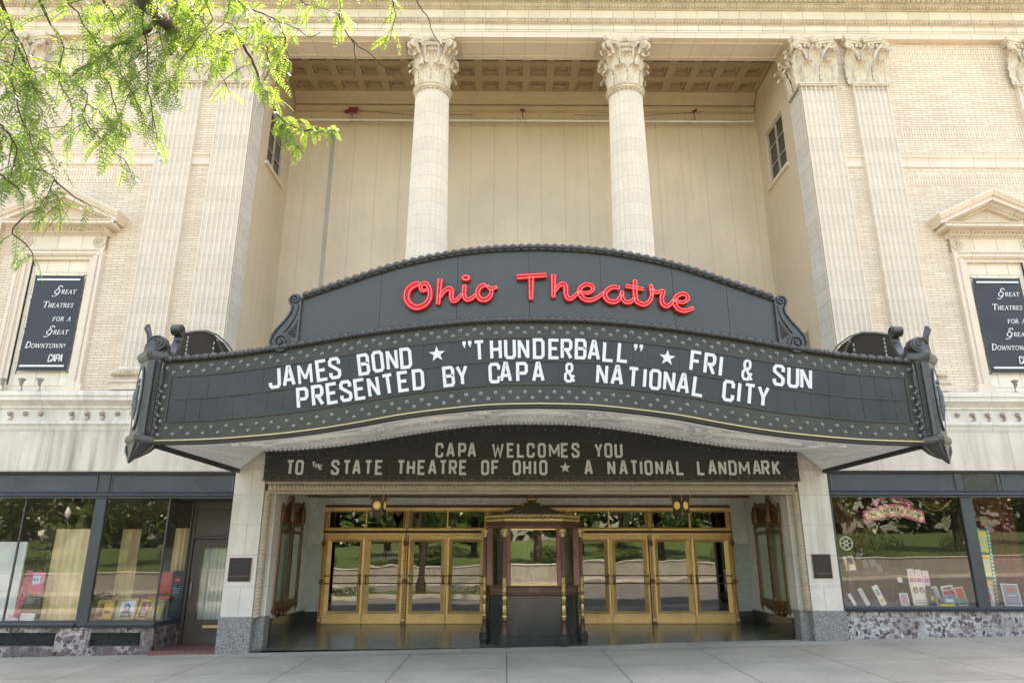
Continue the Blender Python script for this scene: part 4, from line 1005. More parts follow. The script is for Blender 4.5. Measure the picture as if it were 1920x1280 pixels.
# neon script, letter by letter (traced strokes: points in sign units, width)
def nz_(x, z): return ((740+x/6.62-995)*.00885-.055, 0)
def np_(x, y):
    px, py = 740+x/6.62, 490+y/6.62
    X = -2.36 + (px-755)*(5.03/543.0)
    Z = 5.89 + (586.5-py)*.00965
    return X, Z
SCRIPT = [
 ('O', [([(300,305),(230,325),(168,385),(150,470),(180,545),(250,597),(310,600),(385,565),(432,500),(442,425),(420,345),(375,300),(335,315),(322,365),(350,395),(392,385)], [60,72,76,76,74,70,66,62,60,58,56,52,46,42,40,36], 0)]),
 ('h', [([(560,245),(545,565)], [66,46], 0), ([(562,480),(615,400),(672,365),(706,395),(706,470),(722,522),(772,510),(832,440)], [40,48,58,58,56,52,46,36], 0)]),
 ('i', [([(866,325),(862,430),(878,490),(915,506),(962,485),(1012,440)], [54,54,52,50,46,36], 0), ('dot', (880,230), 58, 42)]),
 ('o', [([(1125,318),(1062,342),(1028,410),(1046,480),(1100,508),(1160,488),(1198,430),(1195,382)], [50,58,58,58,58,56,50,44], 0), ([(1150,330),(1185,365),(1230,360),(1268,345)], [40,46,40,36], 0)]),
 ('T', [([(1515,215),(1885,188)], [60,52], 0), ([(1695,205),(1692,500)], [70,48], 0)]),
 ('h', [([(1974,182),(1967,475)], [62,46], 0), ([(1984,400),(2032,335),(2088,302),(2122,340),(2124,430),(2152,488),(2206,478),(2282,405)], [40,48,58,60,58,54,46,38], 0)]),
 ('e', [([(2282,405),(2350,418),(2420,410),(2462,368),(2442,322),(2372,310),(2310,348),(2290,415),(2335,485),(2415,508),(2505,478),(2594,410)], [36,40,42,46,48,50,54,56,56,54,46,38], 0)]),
 ('a', [([(2790,352),(2705,342),(2630,388),(2606,450),(2642,508),(2712,530),(2775,500),(2806,440)], [46,54,58,58,58,56,50,40], 0), ([(2818,398),(2822,480),(2855,528),(2915,530),(2975,480)], [50,50,50,48,38], 0)]),
 ('t', [([(2990,255),(2984,480),(3024,540),(3095,560),(3165,508),(3192,430)], [60,58,56,52,48,40], 0), ([(2868,326),(3090,366)], [46,44], 0)]),
 ('r', [([(3192,440),(3186,340),(3194,312)], [44,50,44], 0), ([(3196,360),(3230,405),(3280,402),(3335,395),(3312,470),(3315,548),(3364,582),(3415,552),(3456,505)], [40,44,44,50,54,56,54,46,38], 0)]),
 ('e', [([(3456,505),(3510,525),(3580,530),(3632,490),(3612,435),(3545,430),(3478,478),(3466,555),(3512,618),(3592,640),(3690,602)], [36,40,44,48,50,52,56,58,56,52,40], 0)]),
]
def smoothpts(P, W, n=4):
    if len(P) < 3: return P, W
    P = [np.array(p, float) for p in P]; out = []; ow = []
    for i in range(len(P)-1):
        p0 = P[max(i-1,0)]; p1 = P[i]; p2 = P[i+1]; p3 = P[min(i+2,len(P)-1)]
        for k in range(n):
            t = k/n; out.append(.5*((2*p1)+(-p0+p2)*t+(2*p0-5*p1+4*p2-p3)*t*t+(-p0+3*p1-3*p2+p3)*t**3)); ow.append(W[i]+(W[i+1]-W[i])*t)
    out.append(P[-1]); ow.append(W[-1]); return out, ow
SZ = .00965/6.62
nc = 0
for ch, strokes in SCRIPT:
    body = MB(); neon = MB(); hole_ = MB(); yb = MY-.0
    F0 = lambda u, v, d=0: (u, MY+.025-d, v)
    for st in strokes:
        nc += 1; e = .0012*(nc % 4)
        if st[0] == 'dot':
            c = np_(*st[1]); rx, rz = st[2]*SZ, st[3]*SZ
            ring = [(c[0]+rx*cos(a*pi/10), c[1]+rz*sin(a*pi/10)) for a in range(20)]
            body.loft([[F0(u,v,.0) for u,v in ring],[F0(u,v,.09) for u,v in ring],[F0(c[0]+(u-c[0])*.9,c[1]+(v-c[1])*.88,.09) for u,v in ring],[F0(c[0]+(u-c[0])*.9,c[1]+(v-c[1])*.88,.055) for u,v in ring]])
            neon.tube([F0(c[0]+(u-c[0])*.70,c[1]+(v-c[1])*.68,.095) for u,v in ring], .0085, 6, True)
            body.tube([F0(c[0], c[1]-rz, .02), F0(c[0], c[1]-rz-.06, .02)], .006, 5); continue
        P, W = smoothpts([np_(*p) for p in st[0]], [q*SZ for q in st[1]])
        P = [np.array(p) for p in P]; L = []; R = []; N_ = []
        for i in range(len(P)):
            t = P[min(i+1,len(P)-1)]-P[max(i-1,0)]; t /= max(np.linalg.norm(t),1e-9); n_ = np.array([-t[1],t[0]])
            N_.append(n_)
        o1 = [(P[i]+N_[i]*W[i]*.60, P[i]-N_[i]*W[i]*.60) for i in range(len(P))]; i1 = [(P[i]+N_[i]*W[i]*.50, P[i]-N_[i]*W[i]*.50) for i in range(len(P))]
        # channel letter: back, two raised rims, red floor
        rings = []
        for a, b in zip(o1, i1):
            rings.append([F0(*a[1],0), F0(*a[1],.085+e), F0(*b[1],.085+e), F0(*b[1],.05+e), F0(*b[0],.05+e), F0(*b[0],.085+e), F0(*a[0],.085+e), F0(*a[0],0)])
        body.loft(rings)
        k0, k1 = 0, len(P)-1
        loop = [F0(*(P[i]+N_[i]*W[i]*.33), .092+e) for i in range(len(P))] + [F0(*(P[i]-N_[i]*W[i]*.33), .092+e) for i in range(len(P)-1,-1,-1)]
        neon.tube(loop, .0065, 6, True)
    nl = body.build('neon_letter', m_red, cp); neon.build('neon_tube', m_neon, nl, smooth=60)
hb = MB()
for x, y in ((355,325),(360,388),(552,318),(548,382),(1172,345),(1690,298),(1690,352),(1964,300),(1964,356),(2300,383),(2302,430),(2813,448),(2830,495),(3302,498),(3318,555)):
    X, Z = np_(x, y); hb.tube([(X, MY-.028, Z), (X, MY-.036, Z)], .012, 8)
hb.build('tube_support', m_black, cp)
# brass edge strip and black drip edge under the board
mb = MB(); mb.loft([[(x,MY-.02,B(x)-.022),(x,MY+.1,B(x)-.022),(x,MY+.1,B(x)-.002),(x,MY-.02,B(x)-.002)] for x in xs]); mb.build('edge_strip', m_brasstrim, MQ)
mb = MB(); mb.loft([[(x,MY+.01,B(x)-.075),(x,MY+.12,B(x)-.075),(x,MY+.12,B(x)-.024),(x,MY+.01,B(x)-.024)] for x in xs])
for s in (-1, 1):
    a, b = sorted((s*6.27, s*6.36)); mb.box(a, b, MY+.121, -.05, 3.55, 3.68)
mb.build('drip_edge', m_black, MQ)
# vaulted plaster soffit: ruled between the front edge and the sign over the doors
def soff(x, y):
    t = (y-MY)/(0-MY); a = B(x)-.05; ax = abs(x)
    b = S_(min(ax,5.76))+.05 if ax <= 5.76 else 4.05 - (ax-5.76)/.5*.42
    tt = t*t*(3-2*t)
    return a + (b-a)*(.55*t+.45*tt)
def sp(x, y, d=0): return (x, y, soff(x, y)-d)
mb = MB(); mb.grid(lambda u, v: sp(-6.26+12.52*u, MY+.12+(-.10-MY-.12)*v), 90, 16); sf = mb.build('soffit', m_plaster, MQ, smooth=80)
mb = MB()
for y, r in ((-.18,.035),(-.42,.022),(-.48,.022),(-.85,.03),(MY+.25,.03),(MY+.45,.02)):
    mb.tube([sp(x, y, .0) for x in np.linspace(-5.7, 5.7, 70)], r, 6)
for i in range(120):
    x = -5.65+i*.095; mb.ell(sp(x, -.30, .02), .034, .06, .045, 6, 4)
for i in range(60):
    x = -5.6+i*.19; mb.tube([sp(x,-.55,.005), sp(x+.06,-.62,.025), sp(x+.12,-.55,.005), sp(x+.06,-.72,.012)], .018, 5)
for s in (-1, 1):
    for xx, r in ((6.08,.022),(5.9,.015)): mb.tube([sp(s*xx, y, 0) for y in np.linspace(MY+.15,-.5,12)], r, 6)
    for i in range(26): y = MY+.3+i*.125; mb.ell(sp(s*5.99, y, .0), .035, .045, .025, 6, 4)
for cx in (-4.0,-2.0,0,2.0,4.0):
    for k_, r in ((1,.055),(.86,.03),(.62,.035)):
        mb.tube([sp(cx+.88*k_*cos(a*pi/16), -2.1+1.05*k_*sin(a*pi/16), .0) for a in range(32)], r, 6, True)
    rr = random.Random(int(cx*10)+5)
    for i in range(16):
        a = rr.random()*2*pi; q = rr.uniform(.0,.5); x, y = cx+q*cos(a)*.8, -2.1+q*sin(a)
        mb.tube([sp(x+.07*cos(t)*(1-t/9), y+.07*sin(t)*(1-t/9), .01) for t in np.linspace(a, a+5, 9)], [.02,.032,.038,.042,.042,.038,.034,.03,.02], 5)
for cx in (-5.1,-3.0,-1.0,1.0,3.0,5.1):
    rr = random.Random(int(cx*10)+90)
    for i in range(18):
        x = cx+rr.gauss(0,.16); y = rr.choice([rr.uniform(-3.3,-2.7), rr.uniform(-1.5,-.9), rr.uniform(-2.4,-1.8)]); a = rr.random()*6
        mb.tube([sp(x+.08*cos(t)*(1-t/12), y+.10*sin(t)*(1-t/12), .01) for t in np.linspace(a, a+4.4, 8)], [.02,.036,.045,.048,.045,.04,.032,.02], 5)
mb.build('soffit_relief', m_plaster2, sf, smooth=60)
# corner pylons, side boards and side crests
for s in (-1, 1):
    cx, cy = s*6.40, MY-.02
    mb = MB()
    foot = [(-.10,.02),(.02,-.17),(.09,-.18),(.34,.07),(.30,.22),(.05,.30),(-.08,.20)]
    def ringp(k, z): return [(cx+s*(x*k+.02*(1-k)), cy+y*k, z) for x, y in foot]
    def lft(seq): mb.loft([ringp(k, z) for k, z in seq])
    lft([(1.0,3.72),(1.0,4.98)])
    lft([(1.12,3.60),(1.22,3.64),(1.22,3.70),(1.08,3.74)])
    lft([(1.05,4.96),(1.25,5.03),(1.28,5.08),(1.20,5.12),(1.02,5.15)])
    py = mb.build('corner_pylon', m_iron, MQ)
    rp = MB(); xr = cx+s*(-.045); yr = cy-.085                 # rope edge towards the board
    rp.tube([(xr,yr,3.74),(xr,yr,4.96)], .045, 8)
    for i in range(30):
        z = 3.75+i*.04; rp.tube([(xr+.05*cos(a), yr-.05*sin(a), z+.035*(a/pi)) for a in np.linspace(0,pi,6)], .012, 4)
    rp.build('rope_edge', m_iron, py, smooth=50)
    st = MB(); st.tube([(s*6.335,MY-.03,3.70),(s*6.325,MY-.03,4.96)], .008, 4); st.build('steel_strip', m_white2, py)
    # oval mosaic on the outward diagonal face
    a = np.array([cx+s*.09, cy-.18, 0]); b = np.array([cx+s*.34, cy+.07, 0]); mid = (a+b)/2; U = (b-a)/np.linalg.norm(b-a); Nn = np.array([s*.707, -.707, 0])
    ov = MB(); pt = lambda u, v, d: tuple(mid+U*u+Nn*d+np.array([0,0,4.34+v]))
    ov.loft([[pt(.125*cos(t*pi/14), .50*sin(t*pi/14), d) for t in range(28)] for d in (-.02, .018)])
    om = ov.build('oval_medallion', mat('mosaic_pale', (.55,.53,.47), .5, var=.35, vs_=16), py)
    ov = MB(); ov.tube([pt(.135*cos(t*pi/14), .52*sin(t*pi/14), .012) for t in range(28)], .02, 6, True); ov.build('medallion_rim', m_iron, om, smooth=50)
    fg = MB(); fg.tube([pt(-.02,.22,.03), pt(.01,.05,.045), pt(-.01,-.15,.04), pt(.02,-.36,.03)], [.03,.05,.055,.02], 6); fg.ell(pt(0,.28,.035), .035,.035,.045); fg.tube([pt(.02,.1,.04), pt(.08,.0,.045), pt(.06,-.12,.04)], .02, 5)
    fg.build('mosaic_figure', mat('mosaic_blue', (.10,.12,.13), .5, var=.6, vs_=18), om, smooth=50)
    fg = MB(); fg.tube([pt(.02,-.02,.055), pt(.045,-.13,.06)], [.012,.03], 6); fg.build('mosaic_trumpet', mat('mosaic_red', (.30,.06,.04), .5), om)
    fin = MB()                                                   # volute and palmette on top
    for q, (ux, uy) in ((0,(s*-.10,.0)),):
        c0 = np.array([cx+s*.02, cy-.12, 5.27])
        fin.loft([[tuple(c0+np.array([.15*cos(t*pi/12), y, .13*sin(t*pi/12)])) for t in range(24)] for y in (-.02,.14)])
        fin.tube([tuple(c0+np.array([s*.14*(1-i/34)*cos(i*.42), -.03, .12*(1-i/34)*sin(i*.42)])) for i in range(30)], .014, 5)
    fin.loft([ringp(.95,5.14), ringp(.9,5.30), ringp(.55,5.36)])
    for i in range(5):
        d = (i-2)*.05; fin.tube([(cx+s*(.20+d*.2),cy+.02+d*.6,5.25),(cx+s*(.22+d*.4),cy+.0+d,5.42),(cx+s*(.27+d*.2),cy-.02+d*.9,5.62-abs(d)*.8),(cx+s*.24,cy-.06+d*.8,5.60-abs(d)*.8)], [.05,.045,.035,.02], 6)
    fin.build('finial', m_iron, py, smooth=50)
    dr = MB()
    tip = np.array([cx+s*.30, cy-.06, 3.30])
    def rt(k, z, sh): return [(cx+s*(x*k)+s*sh, cy+y*k, z) for x, y in foot]
    dr.loft([rt(1.05,3.61,0), rt(.98,3.55,.02), rt(.8,3.48,.06), rt(.5,3.41,.13), rt(.30,3.36,.20), rt(.06,3.28,.24)])
    for i in range(6):
        q = foot[i]; dr.tube([(cx+s*q[0]*1.06,cy+q[1]*1.06,3.58),(cx+s*(q[0]*.85+.06),cy+q[1]*.85,3.48),(cx+s*(q[0]*.4+.16),cy+q[1]*.4,3.38)], [.02,.022,.012], 5)
    dr.build('drop_pendant', m_iron, py, smooth=40)
    sb = MB(); a, b = sorted((s*6.28, s*6.36)); sb.box(a, b, MY+.2, -.05, 3.69, 4.97); sb.build('side_board', m_green, MQ)
    # crest over the side board: dark arched sheet with a scrolled front end, its bracing seen from inside
    X = s*6.30; sc_ = MB()
    arch = [(-3.55,5.0),(-3.45,5.62),(-3.05,5.78),(-2.6,5.93),(-2.1,6.0),(-1.6,5.98),(-1.1,5.86),(-.7,5.62),(-.35,5.22),(-.3,4.98)]
    x0, x1 = sorted((X, X+s*.06)); sc_.prismx(arch, x0, x1); sd = sc_.build('side_crest', m_black, MQ)
    sc_ = MB(); x0, x1 = sorted((X-s*.05, X+s*.09))
    sp_ = [(-3.47,5.56),(-3.48,5.46),(-3.54,5.33),(-3.64,5.18),(-3.70,5.06),(-3.70,4.98)]
    sc_.loft([[(x0,y-.03,z),(x1,y-.03,z),(x1,y+.03,z),(x0,y+.03,z)] for y, z in sp_])
    sc_.prismx([(-3.55+.105*cos(a*pi/10), 5.635+.095*sin(a*pi/10)) for a in range(20)], x0-.01, x1+.01)
    for xe in (x0-.015, x1+.015): sc_.tube([(xe, -3.55+.085*(1-a/22)*cos(a*.5), 5.635+.078*(1-a/22)*sin(a*.5)) for a in range(20)], .012, 5)
    sc_.build('crest_scroll', m_iron, sd)
    br = MB(); xx = X-s*.05
    for (ya, za, yb_, zb) in ((-2.05,5.92,-.45,5.0),): br.tube([(xx,ya,za),(xx,yb_,zb)], .03, 4)
    br.tube([(xx-s*.01,y,z) for y, z in arch[1:-1]], .02, 4)
    br.build('crest_brace', m_lampgrey, sd)
    br = MB()
    for y in (-3.2, -2.1):
        z1 = 5.66 if y < -3 else 5.9
        for i in range(9): za = 4.98+(z1-4.98)*i/9; br.box(*sorted((X-s*.002, X-s*.02)), y-.012, y+.012, za, za+(z1-4.98)/9*.62)
    br.build('lacing', m_white2, sd)
mb = MB(); mb.box(-6.27, 6.27, MY+.13, -.05, 4.90, 4.95); mb.build('roof_deck', m_black, MQ)

# ------------------------------------------------------------------ arched letter board over the doors
ES = thing('entrance_sign', 'arched black letter board welcoming visitors above the brass doors', 'letter board', (0, 0, 3.4))
mb = MB(); q = np.linspace(-5.74, 5.74, 61)
mb.loft([[(x,-.10,3.385),(x,.0,3.385),(x,.0,S_(x)),(x,-.10,S_(x))] for x in q]); eb = mb.build('board', m_sign, ES)
mb = MB(); mb.loft([[(x,-.14,S_(x)-.045),(x,-.09,S_(x)-.045),(x,-.09,S_(x)+.0),(x,-.14,S_(x)+.0)] for x in q])
mb.box(-5.74, 5.74, -.135, -.09, 3.372, 3.41)
for z in (3.475, 3.845, 4.215): 
    w_ = 5.65 if z < 4.1 else 2.55 if z > 4.2 else 4
    mb.box(-w_ if z < 3.9 else -2.45, w_ if z < 3.9 else 2.45, -.116, -.099, z-.008, z+.008)
mb.build('letter_track', m_iron, eb)
for s_txt, z, X in (('CAPAWELCOMESYOU', 3.872, [-2.0,-1.76,-1.51,-1.3,-.74,-.46,-.24,-.03,.21,.48,.71,.94,1.44,1.65,1.87]),
                    ('TOSTATETHEATREOFOHIO*ANATIONALLANDMARK', 3.502, [-5.18,-4.98,-4.22,-3.97,-3.76,-3.51,-3.28,-2.81,-2.6,-2.37,-2.14,-1.91,-1.7,-1.48,-1.01,-.79,-.33,-.11,.06,.24,.71,1.21,1.7,1.96,2.19,2.34,2.5,2.73,2.95,3.18,3.63,3.87,4.09,4.31,4.56,4.83,5.02,5.25])):
    for c, x in zip(s_txt, X):
        if z < 3.6: x = x*1.0
        mb = MB(); letter(mb, c, FR((x, -.104, z)), .315, .172 if c not in 'MW' else .19, .05); mb.build('letter', m_white2, eb)
for c, x, z in (('T',-4.685,3.69),('H',-4.61,3.66),('E',-4.53,3.63)):
    mb = MB(); letter(mb, c, FR((x, -.104, z-.02)), .11, .075, .024); mb.build('letter', m_white, eb)
tl = MB()
for z0, z1, xa, xb in ((3.49,3.835,-5.6,5.6),(3.86,4.205,-2.4,2.4)):
    x = xa
    while x < xb: wd = random.choice([.22,.26,.3]); tl.box(x+.003, min(x+wd,xb)-.003, -.1035-random.uniform(0,.0005), -.09, z0, z1); x += wd
tl.build('letter_tile', m_signtile, eb)
eb_p = []
for i in range(58):
    x = -5.6+11.2*i/57; eb_p.append((x, S_(x)-.095)); 
    eb_p.append((x, 3.44))
for z in (3.6, 3.75, 3.88): eb_p += [(-5.68, z), (5.68, z)]
eb_p.sort(key=lambda p: abs(p[0])); b2 = None
for x, z in eb_p[:100]:
    if b2 is None:
        mb = MB(); bulbm(mb, 0, 0, 3.4, .019); b2 = mb.build('light_bulb', m_bulb2, ES, smooth=80); o = b2
    else: o = b2.copy(); COL.objects.link(o); o.parent = ES
    o.location = (x, -.118, z-3.4)
mb = MB()
for x, z in eb_p[100:]: bulbm(mb, x, -.118, z, .019)
mb.build('outer_light_bulbs', m_bulb2, ES, smooth=80, kind='stuff')

# ------------------------------------------------------------------ ticket booth
BY = .02
TB = thing('ticket_booth', 'maroon and gold octagonal ticket booth with tented roof before the brass doors', 'ticket booth', (.02, .8, .12))
zb = .11
def oct_(k, y0=0, cx=.02): return [(cx+x*k, BY+.95+(y-.95)*k) for x, y in ((-.58,0),(.58,0),(.98,.42),(.98,1.5),(.58,1.9),(-.58,1.9),(-.98,1.5),(-.98,.42))]
mb = MB()
mb.loft([[(x,y,zb-.06) for x,y in oct_(1.0)],[(x,y,zb+.17) for x,y in oct_(1.0)],[(x,y,zb+.19) for x,y in oct_(.98)],[(x,y,zb+.19) for x,y in oct_(.965)],[(x,y,1.06) for x,y in oct_(.965)]])
bs = mb.build('base', m_blackstone, TB)
mb = MB(); mb.loft([[(x,y,z) for x,y in oct_(k_)] for k_, z in ((.965,1.06),(1.0,1.08),(1.0,1.11),(.975,1.12),(.975,1.22),(1.0,1.235),(1.0,1.26),(.93,1.262))])
ctr = mb.build('counter', m_brown, TB)
mb = MB()
for x0, x1 in ((-.5,-.12),(.16,.54)): mb.frame(x0, x1, 1.125, 1.215, .012, BY-.012+.024, BY+.04)
mb.box(-.11, .15, BY+.005, BY+.05, 1.12, 1.225); mb.build('counter_trim', m_bead, ctr)
pl = MB(); gl = MB(); O = oct_(.95)
for i in range(8):
    a = np.array(O[i]); b = np.array(O[(i+1)%8]); 
    pl = MB(); pl.prismz([(a[0]-.07,a[1]-.07),(a[0]+.07,a[1]-.07),(a[0]+.07,a[1]+.07),(a[0]-.07,a[1]+.07)], 1.262, 2.42); pl.build('corner_post', m_maroon, TB)
    d = (b-a)/np.linalg.norm(b-a); n_ = np.array([d[1],-d[0]])
    a2 = a+d*.075; b2_ = b-d*.075; q = n_*.004
    gl.prismz([tuple(a2-q),tuple(b2_-q),tuple(b2_+q),tuple(a2+q)], 1.262, 2.40)
gl.build('window_pane', m_boothglass, TB)
mb = MB(); mb.frame(-.54, .58, 1.262, 2.405, .03, BY+.03, BY+.07); mb.build('window_frame', m_gold, TB)
mb = MB(); mb.loft([[(x,y,z) for x,y in oct_(k_)] for k_, z in ((.97,2.40),(.99,2.42),(1.0,2.47),(1.04,2.50),(1.05,2.53),(1.02,2.54)) ]); cn = mb.build('cornice', m_brown, TB)
mb = MB(); mb.loft([[(x,y,z) for x,y in oct_(k_)] for k_, z in ((1.0,2.541),(1.045,2.55),(1.055,2.60),(1.03,2.625),(1.0,2.63)) ]); mb.build('gilt_band', m_gold2, cn)
mb = MB(); O = oct_(1.045)
for i in range(8):
    a = np.array([*O[i],2.655]); b = np.array([*O[(i+1)%8],2.655]); L = np.linalg.norm(b-a); n = max(3, int(L/.098)); d = (b-a)/L
    for j in range(n):
        p = a + d*(j+.5)*L/n
        mb.tube([tuple(p - d*.042 + np.array([0,0,-.02])), tuple(p-d*.036+np.array([0,0,.015])), tuple(p+np.array([0,0,.034])), tuple(p+d*.036+np.array([0,0,.015])), tuple(p+d*.042+np.array([0,0,-.02]))], .014, 5)
        mb.ell(tuple(p), .022, .022, .024, 6, 4)
mb.build('gilt_cresting', m_gold2, cn, smooth=50)
mb = MB(); pr = [(1.02,2.63),(.92,2.655),(.74,2.72),(.52,2.80),(.33,2.885),(.19,2.96),(.13,2.985)]
mb.loft([[(x,y,z) for x,y in oct_(k_)] for k_, z in pr])
O8 = oct_(1)
for i in range(8):
    mb.tube([(.02+(O8[i][0]-.02)*k_, BY+.95+(O8[i][1]-BY-.95)*k_, z+.004) for k_, z in pr], .016, 5)
rf = mb.build('roof', m_roofbr, TB)
mb = MB(); mb.lathe([(.16,2.975),(.19,2.99),(.11,3.005),(.075,3.02),(.11,3.04),(.13,3.07),(.12,3.11),(.08,3.14),(.04,3.155),(.045,3.17),(.01,3.20)], .02, BY+.95, 14)
for i in range(4):
    a = pi/4+i*pi/2; mb.tube([(.02+.3*cos(a),BY+.95+.3*sin(a),2.87),(.02+.28*cos(a),BY+.95+.28*sin(a),2.97),(.02+.32*cos(a),BY+.95+.32*sin(a),3.02)], [.02,.014,.008], 5)
mb.build('finial', m_gold2, rf, smooth=50)
for i in range(8):                                             # turned colonnettes at the corners
    x, y = oct_(1.0)[i]; dx, dy = x-.02, y-(BY+.95); l = sqrt(dx*dx+dy*dy); x += dx/l*.05; y += dy/l*.05
    mb = MB(); mb.lathe([(.10,zb-.08),(.10,zb+.06),(.115,zb+.08),(.115,zb+.19),(.085,zb+.23)], x, y, 8, a0=pi/8); cb = mb.build('colonnette', m_blackstone, TB)
    mb = MB(); mb.lathe([(.075,zb+.23),(.05,zb+.27),(.045,zb+.45),(.055,zb+.47)], x, y, 6, a0=0); mb.build('foot', m_brown, cb, smooth=50); mb = MB(); mb.lathe([(.045,1.42),(.040,1.5),(.040,2.22),(.05,2.24)], x, y, 12)
    mb.build('shaft', m_brown, cb, smooth=50)
    mb = MB(); z = zb+.47; mb.lathe([(.03,z),(.058,z+.02),(.035,z+.05),(.055,z+.08),(.05,z+.11),(.034,z+.13),(.042,z+.15),(.042,z+.29),(.034,z+.31),(.06,z+.34),(.036,z+.37),(.05,z+.42),(.05,z+.46),(.034,z+.49),(.06,z+.52),(.036,z+.55),(.05,z+.58),(.034,z+.63),(.045,z+.66),(.046,z+.82),(.05,z+.84)], x, y, 10)
    gm = N('colonnette_gilding'); gm.pos()
    mb.build('turned_baluster', m_balu if 'm_balu' in globals() else m_gold2, cb, smooth=50)
    mb = MB(); mb.lathe([(.05,2.24),(.045,2.27),(.07,2.33),(.075,2.38),(.06,2.40)], x, y, 8)
    for j in range(6): a = j*pi/3; mb.tube([(x+.045*cos(a),y+.045*sin(a),2.26),(x+.065*cos(a),y+.065*sin(a),2.33),(x+.09*cos(a),y+.09*sin(a),2.37),(x+.085*cos(a),y+.085*sin(a),2.34)], .014, 4)
    mb.build('capital', m_gold2, cb, smooth=50)

# ------------------------------------------------------------------ lanterns, display cases, plaques
for s, rot, lab in ((-1, -.16, 'dark bronze hanging lantern with one round gold glass facing the street'), (1, .66, 'dark bronze hanging lantern turned cornerwise with two gold glass discs showing')):
    cx, cy = s*3.52, 1.45
    L = thing('hanging_lantern', lab, 'lantern', (cx, cy, 2.55), 'pair of entrance lanterns')
    def Rz(x, y): return (cx + x*cos(rot) - y*sin(rot), cy + x*sin(rot) + y*cos(rot))
    def sq(k, z): return [(*Rz(x*k, y*k), z) for x, y in ((-1,-1),(1,-1),(1,1),(-1,1))]
    mb = MB(); mb.loft([sq(.13,2.80),sq(.145,2.82),sq(.135,2.835),sq(.135,3.10),sq(.155,3.115),sq(.155,3.13)]); bo = mb.build('body', m_roofbr, L)
    mb = MB(); mb.loft([sq(.15,3.13),sq(.09,3.21),sq(.03,3.27),sq(.03,3.30)]); mb.build('roof', m_roofbr, L)
    mb = MB(); mb.loft([sq(.125,2.80),sq(.07,2.72),sq(.02,2.66)]); mb.lathe([(.01,2.57),(.035,2.60),(.03,2.62),(.012,2.64),(.03,2.66)], cx, cy, 8)
    for q in sq(1, 0): 
        pass
    mb.build('pendant', m_roofbr, L)
    dm = flat('lantern_glass', (.70,.50,.18), .35, emit=.06) if s < 0 else dm
    for i in range(4):
        a = i*pi/2 - pi/2; n = (cos(a), sin(a)); t = (-sin(a), cos(a)); mb = MB(); rg = MB()
        def P(u, v, d): x, y = n[0]*(.136+d)+t[0]*u, n[1]*(.136+d)+t[1]*u; return (*Rz(x, y), 2.965+v)
        mb.loft([[P(.093*k*cos(j*pi/12), .093*k*sin(j*pi/12), d) for j in range(24)] for k, d in ((1,0),(.95,.008),(.6,.014),(.2,.018))])
        g = mb.build('glass_disc', dm, bo, smooth=60)
        rg.tube([P(.10*cos(j*pi/12), .10*sin(j*pi/12), .003) for j in range(24)], .011, 5, True)
        for j in range(8): rg.ell(P(.06*cos(j*pi/4), .06*sin(j*pi/4), .013), .008)
        rg.build('disc_rim', m_bead, g)
    mb = MB()
    for q in sq(.165, 3.15): mb.lathe([(.012,3.07),(.018,3.12),(.010,3.15),(.016,3.19),(.003,3.25)], q[0], q[1], 6)
    for q in sq(.15, 2.8): mb.lathe([(.004,2.74),(.016,2.78),(.012,2.82)], q[0], q[1], 6)
    mb.build('corner_finial', m_gold2, L)
    mb = MB(); mb.tube([(cx,cy,3.3),(cx,cy,3.335)], .012, 6); mb.tube([(cx+.035*cos(a),cy,3.315+.025*sin(a)) for a in np.linspace(0,2*pi,9)[:-1]], .008, 5, True); mb.build('chain', m_gold2, L)
